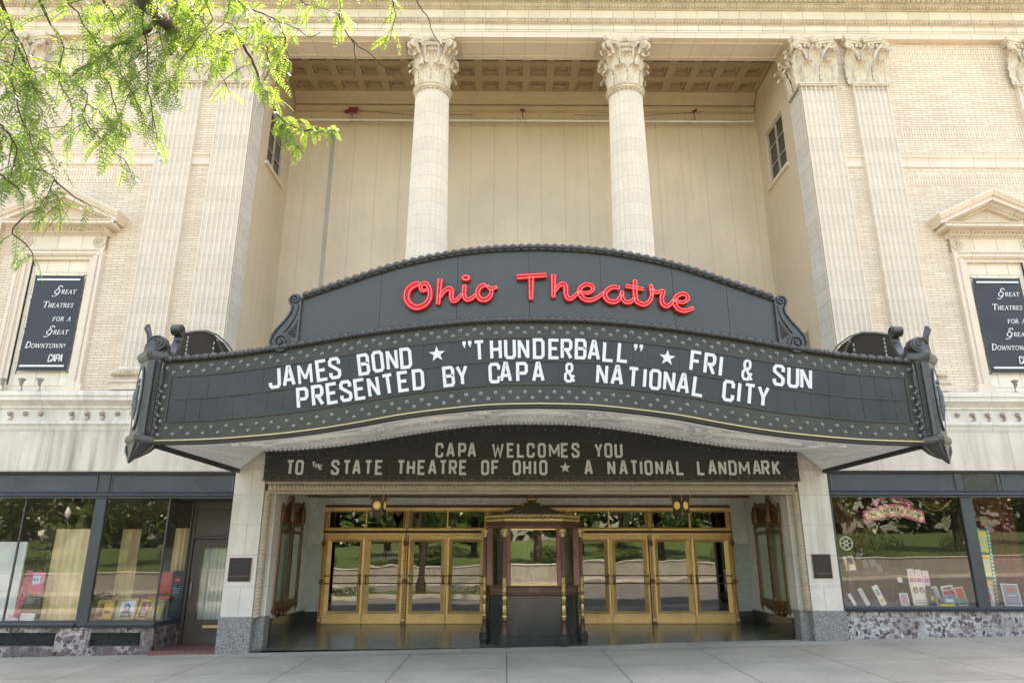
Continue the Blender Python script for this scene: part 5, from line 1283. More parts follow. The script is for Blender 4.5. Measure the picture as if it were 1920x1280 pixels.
for s in (-1, 1):
    X = s*5.5; ya, yb, ym, pr_ = .62, 2.27, 1.02, .15; za, zb2 = .88, 2.52
    DC = thing('display_case', 'carved brown poster case on the %s vestibule wall' % ('left' if s < 0 else 'right'), 'display case', (X, ym, za), 'pair of carved poster cases')
    P = lambda d, y, z: (X - s*d, y, z)
    A, Bm, Cc = (0.0, ya), (pr_, ym), (0.0, yb)
    def wedge(k, z): return [P(.001, ym+(ya-ym)*k-.02, z), P(pr_*k, ym, z), P(.001, ym+(yb-ym)*k+.02, z)]
    fr_ = MB()
    for (d0, y0), (d1, y1) in ((A,Bm),(Bm,Cc)):
        for (d, y), wd in (((d0,y0),.045),((d1,y1),.045)): fr_.tube([P(d,y,za-.02),P(d,y,zb2+.04)], wd, 8)
        for z in (za, zb2-.16, zb2): fr_.tube([P(d0,y0,z),P(d1,y1,z)], .035, 6)
        for q in (.12,.88): fr_.tube([P(d0+(d1-d0)*q,y0+(y1-y0)*q,za),P(d0+(d1-d0)*q,y0+(y1-y0)*q,zb2-.12)], .018, 5)
    for z in (za+.05,(za+zb2)/2,zb2-.05):
        for d, y in (A,Bm,Cc): fr_.ell(P(d,y,z),.06,.06,.05)
    m_case = mat('case_gilt_brown', (.15,.082,.034), .42, metal=.35, var=.4, vs_=10) if s < 0 else m_case
    fo = fr_.build('frame', m_case, DC)
    gl = MB()
    gl.loft([[P(.012,ya+.02,z), P(pr_-.01,ym,z), P(.012,yb-.02,z), P(.009,yb-.02,z), P(pr_-.016,ym,z), P(.009,ya+.02,z)] for z in (za+.02, zb2-.02)]); gl.build('glass_pane', m_caseglass, DC)
    bk = MB(); bk.box(*sorted((X-s*.002, X-s*.008)), ya+.03, yb-.03, za, zb2); bk.build('backing', mat('case_backing', (.50,.54,.46), .7), DC)
    cr = MB(); cr.loft([wedge(1.05,zb2),wedge(1.12,zb2+.04),wedge(1.0,zb2+.09),wedge(.98,zb2+.22),wedge(.80,zb2+.30),wedge(.55,zb2+.36)])
    for d, y, z in ((.02,ya,zb2+.46),(.18,(ya+ym)/2,zb2+.54),(pr_*.6,ym,zb2+.72),(.18,(yb+ym)/2,zb2+.54),(.02,yb,zb2+.46)):
        cr.tube([P(d,y,zb2+.05),P(d,y,z-.14),P(d,y,z-.08),P(d,y,z-.03),P(d,y,z)], [.055,.06,.03,.036,.006], 8)
    for i in range(14):
        t = i/13; y = ya+(yb-ya)*t; d = pr_*(1-abs(2*t-1)); cr.ell(P(d*.9+.01,y,zb2+.27+.16*sin(pi*t)),.055,.055,.075)
    co = cr.build('carved_crest', m_case, DC, smooth=50)
    gd = MB()
    for i in range(9): z = zb2+.08+i*.06; gd.ell(P(pr_*1.02-.012*i, ym+.05*sin(i*2.1), z), .035,.04,.045)
    gd.build('gilt_figure', m_gold2, co, smooth=50)
    ap = MB(); ap.loft([wedge(1.06,za-.02),wedge(1.14,za-.05),wedge(1.0,za-.10),wedge(.80,za-.17),wedge(.42,za-.27),wedge(.12,za-.34)])
    for d, y in (A,Cc): ap.tube([P(d,y,za-.02),P(d,y,za-.14),P(d,y,za-.2),P(d,y,za-.27)], [.06,.05,.03,.008], 8)
    for i in range(7): t = i/6; ap.ell(P(pr_*(1-abs(2*t-1))*.8+.02, ym+(t-.5)*1.0, za-.14-.08*sin(pi*t)), .05,.05,.05)
    ap.build('carved_apron', m_case, DC, smooth=50)
m_plq = mat('plaque_bronze', (.020,.017,.016), .4, metal=.3, var=.3, vs_=8); m_plt = mat('plaque_lettering', (.075,.066,.06), .45, metal=.4)
for s, x0, x1, z0, z1, lab in ((-1,-6.27,-5.84,1.36,1.80,'dark bronze plaque on the left entrance pier beside the shop door'),(1,5.84,6.20,1.42,1.87,'dark bronze plaque on the right entrance pier beside the theatre shop')):
    y = -.02; PQ = thing('plaque', lab, 'plaque', ((x0+x1)/2, y, z0), 'bronze wall plaques')
    mb = MB(); mb.bbox(x0, x1, y-.03, y, z0+.105, z1, .012); mb.build('panel', m_plq, PQ); mb = MB(); mb.bbox(x0, x1, y-.03, y, z0, z0+.085, .01); mb.build('lower_panel', m_plq, PQ)
    mb = MB(); mb.frame(x0-.015, x1+.015, z0+.09, z1+.015, .018, y-.022, y, y-.03); mb.frame(x0-.015, x1+.015, z0-.012, z0+.091, .014, y-.021, y, y-.028); mb.build('rim', mat('plaque_rim', (.15,.075,.055), .4, metal=.4), PQ)
    mb = MB(); rr = random.Random(s+3)
    for j in range(9):
        z = z1-.035-j*.036; x = x0+.03
        while x < x1-.05: w_ = rr.uniform(.015,.05); mb.box(x, min(x+w_,x1-.03), y-.033, y-.029, z-.012, z); x += w_+.01
    for j in range(2):
        z = z0+.065-j*.03; x = x0+.04
        while x < x1-.05: w_ = rr.uniform(.015,.05); mb.box(x, min(x+w_,x1-.03), y-.033, y-.029, z-.012, z); x += w_+.01
    mb.build('engraved_lettering', m_plt, PQ)

# ------------------------------------------------------------------ hanging banners, spotlights
K_, n_ = .17, .075
SG = {
'R': [([(.2,0),(.2,1)],K_),([(.2,.97),(.6,.97),(.78,.85),(.78,.66),(.6,.53),(.2,.53)],.11),([(.48,.52),(.95,.02)],K_*.9),([(.03,.03),(.4,.03)],n_),([(.03,.97),(.3,.97)],n_),([(.8,.03),(1.05,.03)],n_)],
'E': [([(.2,0),(.2,1)],K_),([(.05,.97),(.8,.97),(.84,.76)],n_),([(.2,.52),(.6,.52),(.62,.4),(.62,.64)],n_),([(.05,.03),(.84,.03),(.9,.26)],n_)],
'A': [([(.10,0),(.52,1)],n_),([(.48,1),(.92,0)],K_),([(.25,.34),(.75,.34)],n_),([(-.05,.03),(.26,.03)],n_),([(.72,.03),(1.06,.03)],n_)],
'T': [([(.5,0),(.5,1)],K_),([(.02,.74),(.06,.97),(.94,.97),(.98,.74)],n_),([(.3,.03),(.7,.03)],n_)],
'H': [([(.2,0),(.2,1)],K_),([(.8,0),(.8,1)],K_),([(.2,.52),(.8,.52)],n_),([(.03,.03),(.38,.03)],n_),([(.03,.97),(.38,.97)],n_),([(.62,.03),(.97,.03)],n_),([(.62,.97),(.97,.97)],n_)],
'S': [([(.84,.70),(.80,.90),(.55,.97),(.28,.92),(.16,.74),(.3,.58),(.68,.42),(.84,.26),(.74,.08),(.48,.02),(.2,.08),(.14,.30)],.12)],
'F': [([(.2,0),(.2,1)],K_),([(.05,.97),(.82,.97),(.86,.76)],n_),([(.2,.52),(.6,.52),(.62,.4),(.62,.64)],n_),([(.03,.03),(.4,.03)],n_)],
'O': [([(.5,.02),(.2,.14),(.08,.5),(.2,.86),(.5,.98),(.8,.86),(.92,.5),(.8,.14)],.125,1)],
'D': [([(.2,0),(.2,1)],K_),([(.05,.97),(.5,.97),(.84,.80),(.94,.5),(.84,.2),(.5,.03),(.05,.03)],.12)],
'W': [([(.02,1),(.28,0)],K_),([(.28,.02),(.52,1)],n_),([(.48,1),(.74,0)],K_),([(.74,.02),(1.0,1)],n_),([(-.1,.97),(.2,.97)],n_),([(.86,.97),(1.12,.97)],n_)],
'N': [([(.18,0),(.18,1)],n_),([(.16,.98),(.84,.04)],K_),([(.84,0),(.84,1)],n_),([(.02,.03),(.34,.03)],n_),([(.0,.97),(.24,.97)],n_),([(.68,.97),(1.0,.97)],n_)],
'!': [([(.5,1),(.42,.34)],K_*1.1),([(.36,.10),(.44,.10)],.2)],
'G': [([(.98,.80),(.86,.97),(.60,1.0),(.40,.86),(.42,.68),(.62,.60),(.30,.52),(.10,.28),(.18,.06),(.44,0),(.70,.12),(.86,.40),(.62,.40)],.10),([(.86,.44),(.70,.0),(.40,-.26),(.05,-.32),(-.12,-.20)],.075)],
}
def serif(mb, s, F, x_right, v, hcap, hlow, shear=.17):
    items = []; wsum = 0
    for i, c in enumerate(s):
        if c == ' ': items.append((None, hlow*.55, 0)); continue
        big = i == 0 and s[0] in 'GTD'; h = hcap if big else hlow
        wd = h*{'W':1.15,'N':.82,'!':.45,'O':.86,'S':.62,'E':.64,'F':.62,'R':.74,'T':.76,'G':.82}.get(c, .78); items.append((c, wd, h))
    adv = lambda wd, h: wd + .10*hlow
    total = sum(adv(a, b) for _, a, b in items); x = x_right - total
    for c, wd, h in items:
        if c:
            for k, st in enumerate(SG[c]):
                pts = [(x + u*wd + shear*q*h, v + q*h) for u, q in st[0]]
                mb.stroke(pts, st[1]*h, F, .0, .003+.0006*k, len(st) > 2)
        x += adv(wd, h)
for s in (-1, 1):
    cx = 11.03*s + .0; y = .075; w2, zt, zb_ = .57, 8.13, 5.83
    BN = thing('banner', 'navy banner with white serif lettering in the blind window on the %s' % ('left, partly behind leaves' if s < 0 else 'right'), 'banner', (cx, y, zb_), 'navy banners in the blind windows')
    mb = MB(); mb.grid(lambda u, v: (cx-w2+2*w2*u, y+.012*sin(u*5+v*3)*sin(pi*v)+.006*sin(v*17+u*4), zb_+(zt-zb_)*v), 14, 24); mb.build('cloth', m_banner, BN, smooth=80)
    mb = MB(); F = FR((cx, y-.02, 0))
    mb.box(cx-w2+.07, cx+w2-.07, y-.024, y-.02, zt-.13, zt-.085); mb.box(cx-w2+.07, cx+w2-.07, y-.024, y-.02, zb_+.085, zb_+.13)
    xr = cx-cx+w2-.09
    for q, line in enumerate(('GREAT','THEATRES','FOR A','GREAT','DOWNTOWN!')): 
        lm = MB(); serif(lm, line, F, cx-cx+xr-.02, (7.665,7.33,7.00,6.68,6.355)[q], .150 if line[0] != 'G' else .20, .104); lm.build('lettering', m_white, BN)
    mb.build('white_bar', m_white, BN)
    mb = MB(); 
    for i, c in enumerate('CAPA'):
        g = G[c]
        for k, st in enumerate(g): mb.stroke([(xr-.33+i*.082+(q-.5)*.062+.1*w_*.18, 6.02+.02+w_*.16) for q, w_ in st], .024, F, 0, .003+.0006*k+.0011*(i % 2))
    mb.build('emblem', m_white, BN)
    mb = MB()
    for q in (-1, 1):
        for z in (zt, zb_, zb_+.45, zt-.6, zt-1.3):
            mb.tube([(cx+q*(w2-.02 if z in (zt, zb_) else w2), y, z), (cx+q*(w2+.05), y+.08, z+(.05 if z == zt else -.05 if z == zb_ else 0))], .012, 5)
    mb.build('tie', m_black, BN)
for x, lab in ((-11.66,'small grey spotlight on the cornice ledge, leftmost under the left banner'),(-11.25,'small grey spotlight on the cornice ledge, middle one under the left banner'),(-10.85,'small grey spotlight on the cornice ledge, right one under the left banner'),(10.78,'small grey spotlight on the cornice ledge under the right banner')):
    SP = thing('spotlight', lab, 'spotlight', (x, -.12, 5.32), 'banner spotlights on the ledge'); y = -.12
    mb = MB(); mb.lathe([(.05,5.32),(.05,5.335),(.015,5.34),(.013,5.42)], x, y, 8); mb.tube([(x,y,5.41),(x-.01,y-.03,5.45),(x,y-.04,5.48)], .018, 6); mb.build('stem', m_lampgrey, SP, smooth=50)
    mb = MB(); mb.lathe([(.022,5.44),(.04,5.47),(.045,5.53),(.075,5.56),(.078,5.585),(.06,5.58)], x, y-.04, 10); h = mb.build('lamp_head', m_lampgrey, SP, smooth=50)
    mb = MB(); mb.ell((x, y-.04, 5.575), .055, .055, .03, 10, 6); mb.build('lens', m_bulb, h, smooth=60)
# rail and rolled bunting under the loggia ceiling
RL = thing('banner_rail', 'pale steel pipe rail running along the loggia rear wall', 'pipe rail', (0, 3.0, 14.4))
mb = MB(); mb.tube([(-6.95,2.98,14.37),(6.9,2.98,14.37)], .035, 8); mb.build('pipe', m_rust, RL, smooth=60)
mb = MB()
for x in (-5.3,-2.7,0,2.6,5.0): mb.tube([(x,3.19,14.44),(x,2.98,14.42),(x,2.98,14.36)], .014, 5)
mb.build('bracket', m_black, RL)
mb = MB()
for x, y0, x1, z in ((-5.2,2.9,-1.6,14.72),(5.4,2.9,1.5,14.75)): mb.tube([(x,3.0,14.72),((x+x1)/2,3.05,14.60),(x1,3.1,14.66)], .008, 4)
for x in (5.8,4.3): mb.tube([(x,1.2,15.3),(x+.15,1.6,11)], .0018, 3)
mb.build('cord', m_black, RL)
m_rdbun = mat('red_bunting', (.22,.03,.035), .8, var=.4, vs_=10)
for x, z, r, lab in ((-5.25,14.68,.13,'rolled dark red bunting tied up near the left loggia window'),(-.1,14.72,.065,'small red brown pulley above the rail between the columns'),(5.1,14.72,.065,'small red brown pulley above the rail right of the columns')):
    o = MB(); rr = random.Random(int(x*7))
    for i in range(9): o.ell((x+rr.uniform(-1,1)*r*1.2, 2.95+rr.uniform(-.04,.04), z+rr.uniform(-.6,.6)*r), r*.5, r*.4, r*.45, 7, 5)
    o.tube([(x,3.0,z),(x+.03,2.98,14.4)], .012, 5)
    b = o.build('red_bunting' if r > .1 else 'pulley', m_rdbun, None, smooth=60); tag(b, lab, 'bunting' if r > .1 else 'pulley')
    if r < .1: b['group'] = 'pulleys above the rail'

# ------------------------------------------------------------------ things in the left shop windows
def tcurtain(name, lab, x0, x1, y, z0, z1, m, seed, **kw):
    mb = MB(); curtain(mb, x0, x1, y, z0, z1, seed=seed, **kw); o = mb.build(name, m, None, smooth=70); tag(o, lab, 'curtain', kw and None); return o
c1 = tcurtain('curtain', 'long beige pleated curtain behind the pink feather boa display', -10.55, -9.62, .95, .53, 2.42, m_curtain, 1, amp=.05, pit=.15)
c2 = tcurtain('curtain', 'beige curtain behind the gilt picture frames', -9.75, -9.30, 2.2, .53, 2.46, m_curtain, 2, amp=.05, pit=.15)
c3 = tcurtain('curtain', 'beige curtain beside the shop door, above the red chair', -8.22, -7.80, 1.62, .53, 2.46, m_curtain, 3, amp=.045, pit=.12)
c4 = tcurtain('curtain', 'dark brown curtain edge left of the beige pleats', -11.05, -10.6, 1.3, .53, 2.46, mat('brown_curtain', (.11,.085,.06), .9), 4, amp=.04, pit=.14)
mb = MB(); mb.box(-12.6, -10.95, .62, .66, .53, 2.14); wb = mb.build('white_partition', m_inwhite); tag(wb, 'white partition board at the far left inside the shop window', 'partition')
mb = MB(); mb.box(-11.55, -11.12, .595, .60, 1.15, 1.55); nb = mb.build('paper_notice', m_white); tag(nb, 'white paper notice pinned on the white partition', 'notice')
def board(name, lab, cat, x, y, z0, w_, h_, m, lean=.12, rot=0, roll=0, t=.012, group=None):
    """a flat board standing at (x, y, z0), leaning back; returns its root and a frame on its front"""
    R = thing(name, lab, cat, (x, y, z0), group)
    def F(u, v, d=0):
        a = u*cos(roll)-v*sin(roll); b = u*sin(roll)+v*cos(roll); dd = d
        yy = b*sin(lean) - dd*cos(lean); zz = b*cos(lean) + dd*sin(lean)
        return (x + a*cos(rot) - yy*sin(rot), y + a*sin(rot) + yy*cos(rot), z0 + zz)
    def slab(u0, u1, v0, v1, d0, d1, nm, mm, par=R):
        q = MB(); q.loft([[F(u0,v0,d),F(u1,v0,d),F(u1,v1,d),F(u0,v1,d)] for d in (d0, d1)]); return q.build(nm, mm, par)
    slab(-w_/2, w_/2, 0, h_, -t, 0, 'board', m)
    return R, F, slab
col = lambda n, c, r=.5: flat(n, c, r)
m_dkred = col('dark_red_print', (.13,.02,.03)); m_ltblue = col('pale_blue_print', (.45,.60,.80)); m_pinkp = col('pink_print', (.75,.17,.36)); m_grey = col('grey_print', (.30,.30,.31)); m_blk = col('black_print', (.02,.02,.022))
m_cream = col('cream_print', (.72,.66,.52)); m_orange = col('orange_print', (.75,.38,.06)); m_yellow = col('yellow_print', (.80,.58,.05)); m_teal = col('teal_print', (.02,.20,.17)); m_aqua = col('aqua_print', (.35,.66,.62)); m_navy = col('navy_print', (.03,.06,.11)); m_redp = col('red_print', (.55,.04,.04)); m_bluep = col('blue_print', (.10,.16,.28))
# boa poster
R, F, sl = board('boa_poster', 'tall pink and black show poster wrapped with a pink feather boa', 'poster', -10.62, .55, .535, .32, 1.0, m_blk, lean=.10, rot=.1, roll=-.03)
sl(-.13,.15,.55,.98,.0005,.003,'upper_print',m_pinkp); sl(-.08,.07,.62,.92,.0035,.006,'blue_splash',m_ltblue); sl(-.14,.15,.005,.16,.0005,.003,'lower_strip',m_white); sl(-.12,.14,.17,.24,.0005,.003,'red_strip',m_dkred)
mb = MB()
for q in (-.07,-.03,.01,.05):
    for h_ in range(4): mb.loft([[F(q+.012*cos(a*pi/3)*1, .36+h_*.03+.012*sin(a*pi/3), d) for a in range(6)] for d in (.004,.012)])
mb.build('figure_group', m_grey, R)
text('poster_lettering', 'HAT', .11, m_blk, lambda u, v, d: F(u, .80+v, .007+d), .0005, R)
text('poster_lettering', 'LAS', .11, m_blk, lambda u, v, d: F(u, .68+v, .007+d), .0005, R)
fb = MB(); rr = random.Random(5)
for i in range(2600):
    t = rr.random(); u, v = -.16-.10*t*.6, 1.0-t*.92
    if rr.random() < .3: u, v = -.14+.3*rr.random(), .62+.05*sin(8*t)+.1*rr.random()*(.5)
    a, b, r_ = rr.random()*6.28, rr.random()*6.28, rr.uniform(.04,.10)
    p = np.array(F(u, v, .03)); d = np.array([cos(a)*cos(b), sin(b)*.7, sin(a)*cos(b)])*r_; e = np.cross(d, [0,1,0]); e = e/max(np.linalg.norm(e),1e-6)*.006
    fb.add([tuple(p-e), tuple(p+e), tuple(p+d)], [(0,1,2)])
fb.build('feather_boa', flat('pink_feather', (.82,.16,.34), .9), R)
mb = MB(); mb.ell((-10.86,.42,.58), .16, .08, .05, 12, 6); mb.ell((-10.92,.42,.60), .08, .07, .07, 10, 6); o = mb.build('feather_heap', flat('pale_feather', (.68,.52,.54), .9), None, smooth=60); tag(o, 'pale pink feather heap at the foot of the boa poster', 'feathers')
def gilt(x, z, w_, h_, lab, inner, rot=0, roll=0, y=.48):
    R, F, sl = board('gilt_picture', lab, 'picture frame', x, y, z, w_, h_, m_gold2, lean=.18, rot=rot, roll=roll, t=.02, group='gilt picture frames in the left window')
    mb = MB(); b = .055
    for u0, u1, v0, v1 in ((-w_/2,w_/2,0,b),(-w_/2,w_/2,h_-b,h_),(-w_/2,-w_/2+b,b,h_-b),(w_/2-b,w_/2,b,h_-b)): mb.loft([[F(u0,v0,0),F(u1,v0,0),F(u1,v1,0),F(u0,v1,0)],[F(u0+.01,v0+.01,.022),F(u1-.01,v0+.01,.022),F(u1-.01,v1-.01,.022),F(u0+.01,v1-.01,.022)]])
    for i in range(12):
        for v in (b/2, h_-b/2): mb.ell(F(-w_/2+.03+(w_-.06)*i/11, v, .025), .013)
        for u in (-w_/2+b/2, w_/2-b/2): mb.ell(F(u, .03+(h_-.06)*i/11, .025), .013)
    mb.build('moulding', m_gold2, R)
    sl(-w_/2+b, w_/2-b, b, h_-b, .001, .004, 'picture', inner); return R, F, sl
R, F, sl = gilt(-8.98, .56, .37, .40, 'gilt frame with an orange and brown picture, leftmost in the window', m_orange); sl(-.12,-.04,.07,.33,.005,.008,'brown_band',m_dkred); sl(-.02,.11,.14,.20,.005,.008,'print_band',m_brown)
R, F, sl = gilt(-8.53, .56, .41, .44, 'gilt frame holding a portrait of a person in dark clothes', m_ltblue)
mb = MB(); mb.loft([[F(u,v,d) for u,v in ((-.13,.06),(.13,.06),(.12,.15),(.05,.20),(-.05,.20),(-.12,.15))] for d in (.005,.010)]); mb.build('printed_body', m_navy, R)
mb = MB(); mb.loft([[F(.04*cos(a*pi/6), .245+.055*sin(a*pi/6), d) for a in range(12)] for d in (.011,.014)]); mb.build('printed_face', col('skin_print', (.42,.26,.18)), R)
mb = MB(); mb.loft([[F(.065*cos(a*pi/6), .26+.07*sin(a*pi/6), d) for a in range(12)] for d in (.005,.009)]); mb.build('printed_hair', m_blk, R)
text('picture_lettering', 'Kenny G', .075, m_white, lambda u, v, d: F(u, .10+v, .015+d), .0005, R)
R, F, sl = gilt(-8.17, .56, .29, .42, 'gilt frame with a dark red picture', m_dkred, roll=-.10); sl(.0,.06,.22,.32,.005,.008,'pink_mark',m_pinkp); [sl(-.07,.05,.09+.03*i,.10+.03*i,.005,.008,'print_band',m_cream) for i in range(4)]
R, F, sl = gilt(-7.93, .56, .25, .42, 'gilt frame with a pale yellow picture beside the window corner', m_grey, rot=.5, roll=-.16); sl(-.05,.05,.1,.3,.005,.008,'yellow_mark',m_yellow)
mb = MB(); mb.bbox(-8.75,-8.35,.30,.42,.53,.565,.01); o = mb.build('gilt_card', m_gold2); tag(o, 'flat gilt card lying in front of the picture frames', 'card')
# red chair
CH = thing('red_chair', 'red upholstered chair with dark legs inside the window by the door', 'chair', (-8.12, 1.2, .52))
mb = MB(); mb.bbox(-8.36,-7.92,.98,1.40,.92,1.0,.03); mb.build('seat', m_redp, CH); mb = MB(); mb.loft([[(-8.34,y,1.04),(-7.94,y,1.04),(-7.92,y+.03,1.42),(-7.98,y+.04,1.50),(-8.30,y+.04,1.50),(-8.36,y+.03,1.42)] for y in (1.36,1.42)]); mb.build('backrest', m_redp, CH)
for x in (-8.33,-7.95):
    for y in (1.0, 1.38): mb = MB(); mb.tube([(x,y,.93),(x*1.0,y,.52)], [.022,.014], 6); mb.build('leg', m_black, CH)
R, F, sl = board('standing_sign', 'narrow navy standing sign with a red burst and pale lettering by the door', 'sign', -7.885, 1.26, .535, .22, 1.0, m_navy, lean=.04, rot=.06)
mb = MB(); pts = []
for i in range(24): r = .09 if i % 2 == 0 else .055; pts.append((r*cos(i*pi/12), .80+r*sin(i*pi/12)))
mb.loft([[F(u,v,d) for u,v in pts] for d in (.001,.004)]); mb.build('burst', m_redp, R); text('sign_lettering', 'TBC', .06, m_white, lambda u, v, d: F(u, .78+v, .005+d), .0005, R)
for i in range(11):
    w_ = random.uniform(.05,.09); sl(-w_, w_, .62-.045*i, .632-.045*i, .001, .003, 'print_line', m_aqua if i < 3 else m_grey)
# track lamps in the dark upper part
for x, y in ((-9.8,1.0),(-8.5,1.0),(-8.05,1.1)):
    mb = MB(); mb.lathe([(.03,2.46),(.07,2.48),(.07,2.58),(.02,2.62),(.012,3.05)], x, y, 10); o = mb.build('ceiling_spot', m_black, None, smooth=50); tag(o, 'black ceiling spot hanging %s' % {-9.8:'above the boa poster curtain', -8.5:'over the gilt frames', -8.05:'near the window corner'}[x], 'lamp', 'black ceiling spots in the left window')

# ------------------------------------------------------------------ things in the right shop windows
SS = thing('shop_sign', 'pink arched sign with a cream wavy panel hanging in the right window', 'sign', (7.86, .30, 2.6))
y = .30; q = np.linspace(-.66, .66, 31); wv = lambda u: .075*cos(u/.66*pi*.9)
mb = MB(); mb.loft([[(7.86+u,y,2.60+wv(u)),(7.86+u,y+.03,2.60+wv(u)),(7.86+u,y+.03,2.86+wv(u)),(7.86+u,y,2.86+wv(u))] for u in q]); mb.build('lower_panel', col('sign_pink', (.62,.10,.20)), SS)
mb = MB(); q2 = np.linspace(-.62,.62,31); mb.loft([[(7.86+u,y-.006,2.64+wv(u)),(7.86+u,y-.001,2.64+wv(u)),(7.86+u,y-.001,2.82+wv(u)),(7.86+u,y-.006,2.82+wv(u))] for u in q2]); mb.build('cream_field', col('sign_cream', (.72,.54,.28)), SS)
mb = MB()
for u in np.linspace(-.61,.61,42):
    for dz in (.655, .805): mb.tube([(7.86+u,y-.007,2.0+dz+wv(u)),(7.86+u,y-.014,2.0+dz+wv(u))], .008, 6)
mb.build('dotted_border', col('sign_dots', (.30,.04,.06)), SS)
mb = MB(); ar = [(7.86+.46*cos(a), 2.90+.17*sin(a)) for a in np.linspace(0, pi, 21)]; mb.prism(ar[::-1]+[(7.86-.46,2.83),(7.86+.46,2.83)], y+.005, y+.035); mb.build('upper_panel', col('sign_magenta', (.50,.06,.20)), SS)
mb = MB(); mb.tube([(x_, y, z_) for x_, z_ in ar], .010, 5); mb.build('pink_rim', col('sign_rim', (.85,.40,.45)), SS)
Fsign = lambda u, v, d=0: (7.86+u, y-.012-d, v)
text('sign_lettering', 'THE  THEATRE  SHOP', .118, m_dkred, lambda u, v, d: (7.86+u, y-.009-d, 2.688+v+wv(u)), .001, SS, bold=.002, spacing=1.02)
mb = MB()
for ch, strokes in SCRIPT:
    for st in strokes:
        if st[0] == 'dot': X, Z = np_(*st[1]); mb.ell((7.86+(X-.15)*.098, y-.006, 2.955+(Z-6.02)*.13), .012, .006, .010); continue
        P, W = smoothpts([np_(*p) for p in st[0]], [q_*SZ for q_ in st[1]]); mb.tube([(7.86+(p[0]-.15)*.098, y-.004, 2.955+(p[1]-6.02)*.13) for p in P], .006, 5)
mb.build('script_lettering', m_cream, SS)
mb = MB()
for u in (-.4,.4): mb.tube([(7.86+u,y+.02,2.9),(7.86+u,y+.02,3.2)], .004, 4)
mb.build('hanging_wire', m_black, SS)
RE = thing('film_reel', 'silver film reel with six spokes standing at the left of the right window', 'film reel', (6.83, .5, 1.95))
mb = MB(); c = (6.83,.5,2.11)
for R_ in (.135,.04): mb.tube([(c[0]+R_*cos(a*pi/12), c[1], c[2]+R_*sin(a*pi/12)) for a in range(24)], .016, 6, True)
for i in range(6): mb.tube([(c[0]+.04*cos(i*pi/3),c[1],c[2]+.04*sin(i*pi/3)),(c[0]+.13*cos(i*pi/3),c[1],c[2]+.13*sin(i*pi/3))], .014, 5)
mb.build('wheel', mat('reel_metal', (.60,.60,.58), .35, metal=.6), RE); mb = MB(); mb.tube([(c[0],.56,.84),(c[0],.55,2.1)], .012, 6); mb.build('stand', m_black, RE)
tcurtain('drape', 'dark maroon drape tied back at the left of the right shop window', 6.75, 7.75, .95, 1.95, 3.15, m_drape, 11, amp=.05, pit=.13, gather=.35)
sw = MB()
def swg(u, v):
    x = 8.75+.75*u; return (x, .85+.03*sin(v*22), 3.16-(.06+.27*sin(pi*min(1,u*.9+.05)))*v)
sw.grid(swg, 16, 14); o = sw.build('swag', m_drape, None, smooth=70); tag(o, 'maroon swag draped at the top beside the window mullion', 'curtain')
mb = MB(); mb.tube([swg(u,1) for u in np.linspace(0,1,17)], .014, 5); fr_o = mb.build('fringe', m_gold2, o)
tcurtain('drape', 'full length maroon drape behind the film strip poster', 9.75, 10.95, 1.0, .84, 3.15, m_drape, 12, amp=.06, pit=.14, gather=.85)
R, F, sl = board('film_strip_poster', 'tall film strip shaped poster with yellow frames and teal perforated edges', 'poster', 9.80, .62, .85, .44, 1.58, m_teal, lean=.06, roll=-.09)
for i in range(3):
    v0 = .06+i*.515; sl(-.135,.135,v0,v0+.45,.0005,.003,'yellow_panel',m_yellow if i else m_orange)
    text('panel_lettering', 'CAPA', .095, m_orange if i else m_yellow, lambda u, v, d: F(u, v0+.36+v, .0035+d), .0005, R, bold=.002)
    for k, t_ in enumerate(('SUMMER','MOVIE','SERIES')): 
        ang = .22; text('panel_lettering', t_, .075, m_aqua, lambda u, v, d: F(-.01+.02*k+u*cos(ang)-v*sin(ang), v0+.25-.09*k+u*sin(ang)+v*cos(ang), .0045+d), .0005, R, bold=.003)
mb = MB()
for i in range(20):
    for u in (-.18,.18): v = .05+i*.078; mb.loft([[F(u-.017,v-.02,d),F(u+.017,v-.02,d),F(u+.017,v+.02,d),F(u-.017,v+.02,d)] for d in (.0005,.003)])
mb.build('perforation', m_white, R)
def card(lab, x, y, z, w_, h_, m, bands=(), lean=.15, rot=0, roll=0, name='display_card', border=None):
    R, F, sl = board(name, lab, 'card', x, y, z, w_, h_, border or m, lean=lean, rot=rot, roll=roll, group='cards and books in the right window')
    if border: sl(-w_/2+.02, w_/2-.02, .02, h_-.02, .0004, .002, 'print', m)
    for (a, b, c_, d, mm) in bands: sl(a*w_/2, b*w_/2, c_*h_, d*h_, .0025, .004, 'print_band', mm)
    return R, F, sl
ZF = .845
R, F, sl = card('cream poster card with two people in portrait, at the window centre', 8.30, .55, ZF, .33, .47, m_cream, [(-.8,.8,.08,.12,m_blk),(-.7,.7,.18,.22,m_grey)])
for u in (-.06,.07):
    mb = MB(); mb.loft([[F(u+.05*cos(a*pi/6), .30+.065*sin(a*pi/6), d) for a in range(12)] for d in (.002,.006)]); mb.build('printed_hair', m_brown, R)
    mb = MB(); mb.loft([[F(u+.03*cos(a*pi/6), .29+.045*sin(a*pi/6), d) for a in range(12)] for d in (.0065,.008)]); mb.build('printed_face', col('skin_print', (.55,.38,.26)), R)
for i, (x, lab) in enumerate(((8.34,'white card with pink print, left of the top row of three'),(8.50,'white card with pink print, middle of the top row of three'),(8.655,'white card with pink print, right of the top row of three'))): card(lab, x, .85, 1.22, .145, .36-.02*i, col('pale_pink_card', (.74,.58,.60)), [(-.6,.6,.25,.5,m_pinkp),(-.4,.4,.6,.66,m_redp)], lean=.05)
mb = MB(); mb.bbox(8.2,8.78,.83,.98,ZF,1.215,.01); o = mb.build('card_stand', m_dark); tag(o, 'dark plinth under the row of pink cards', 'plinth')
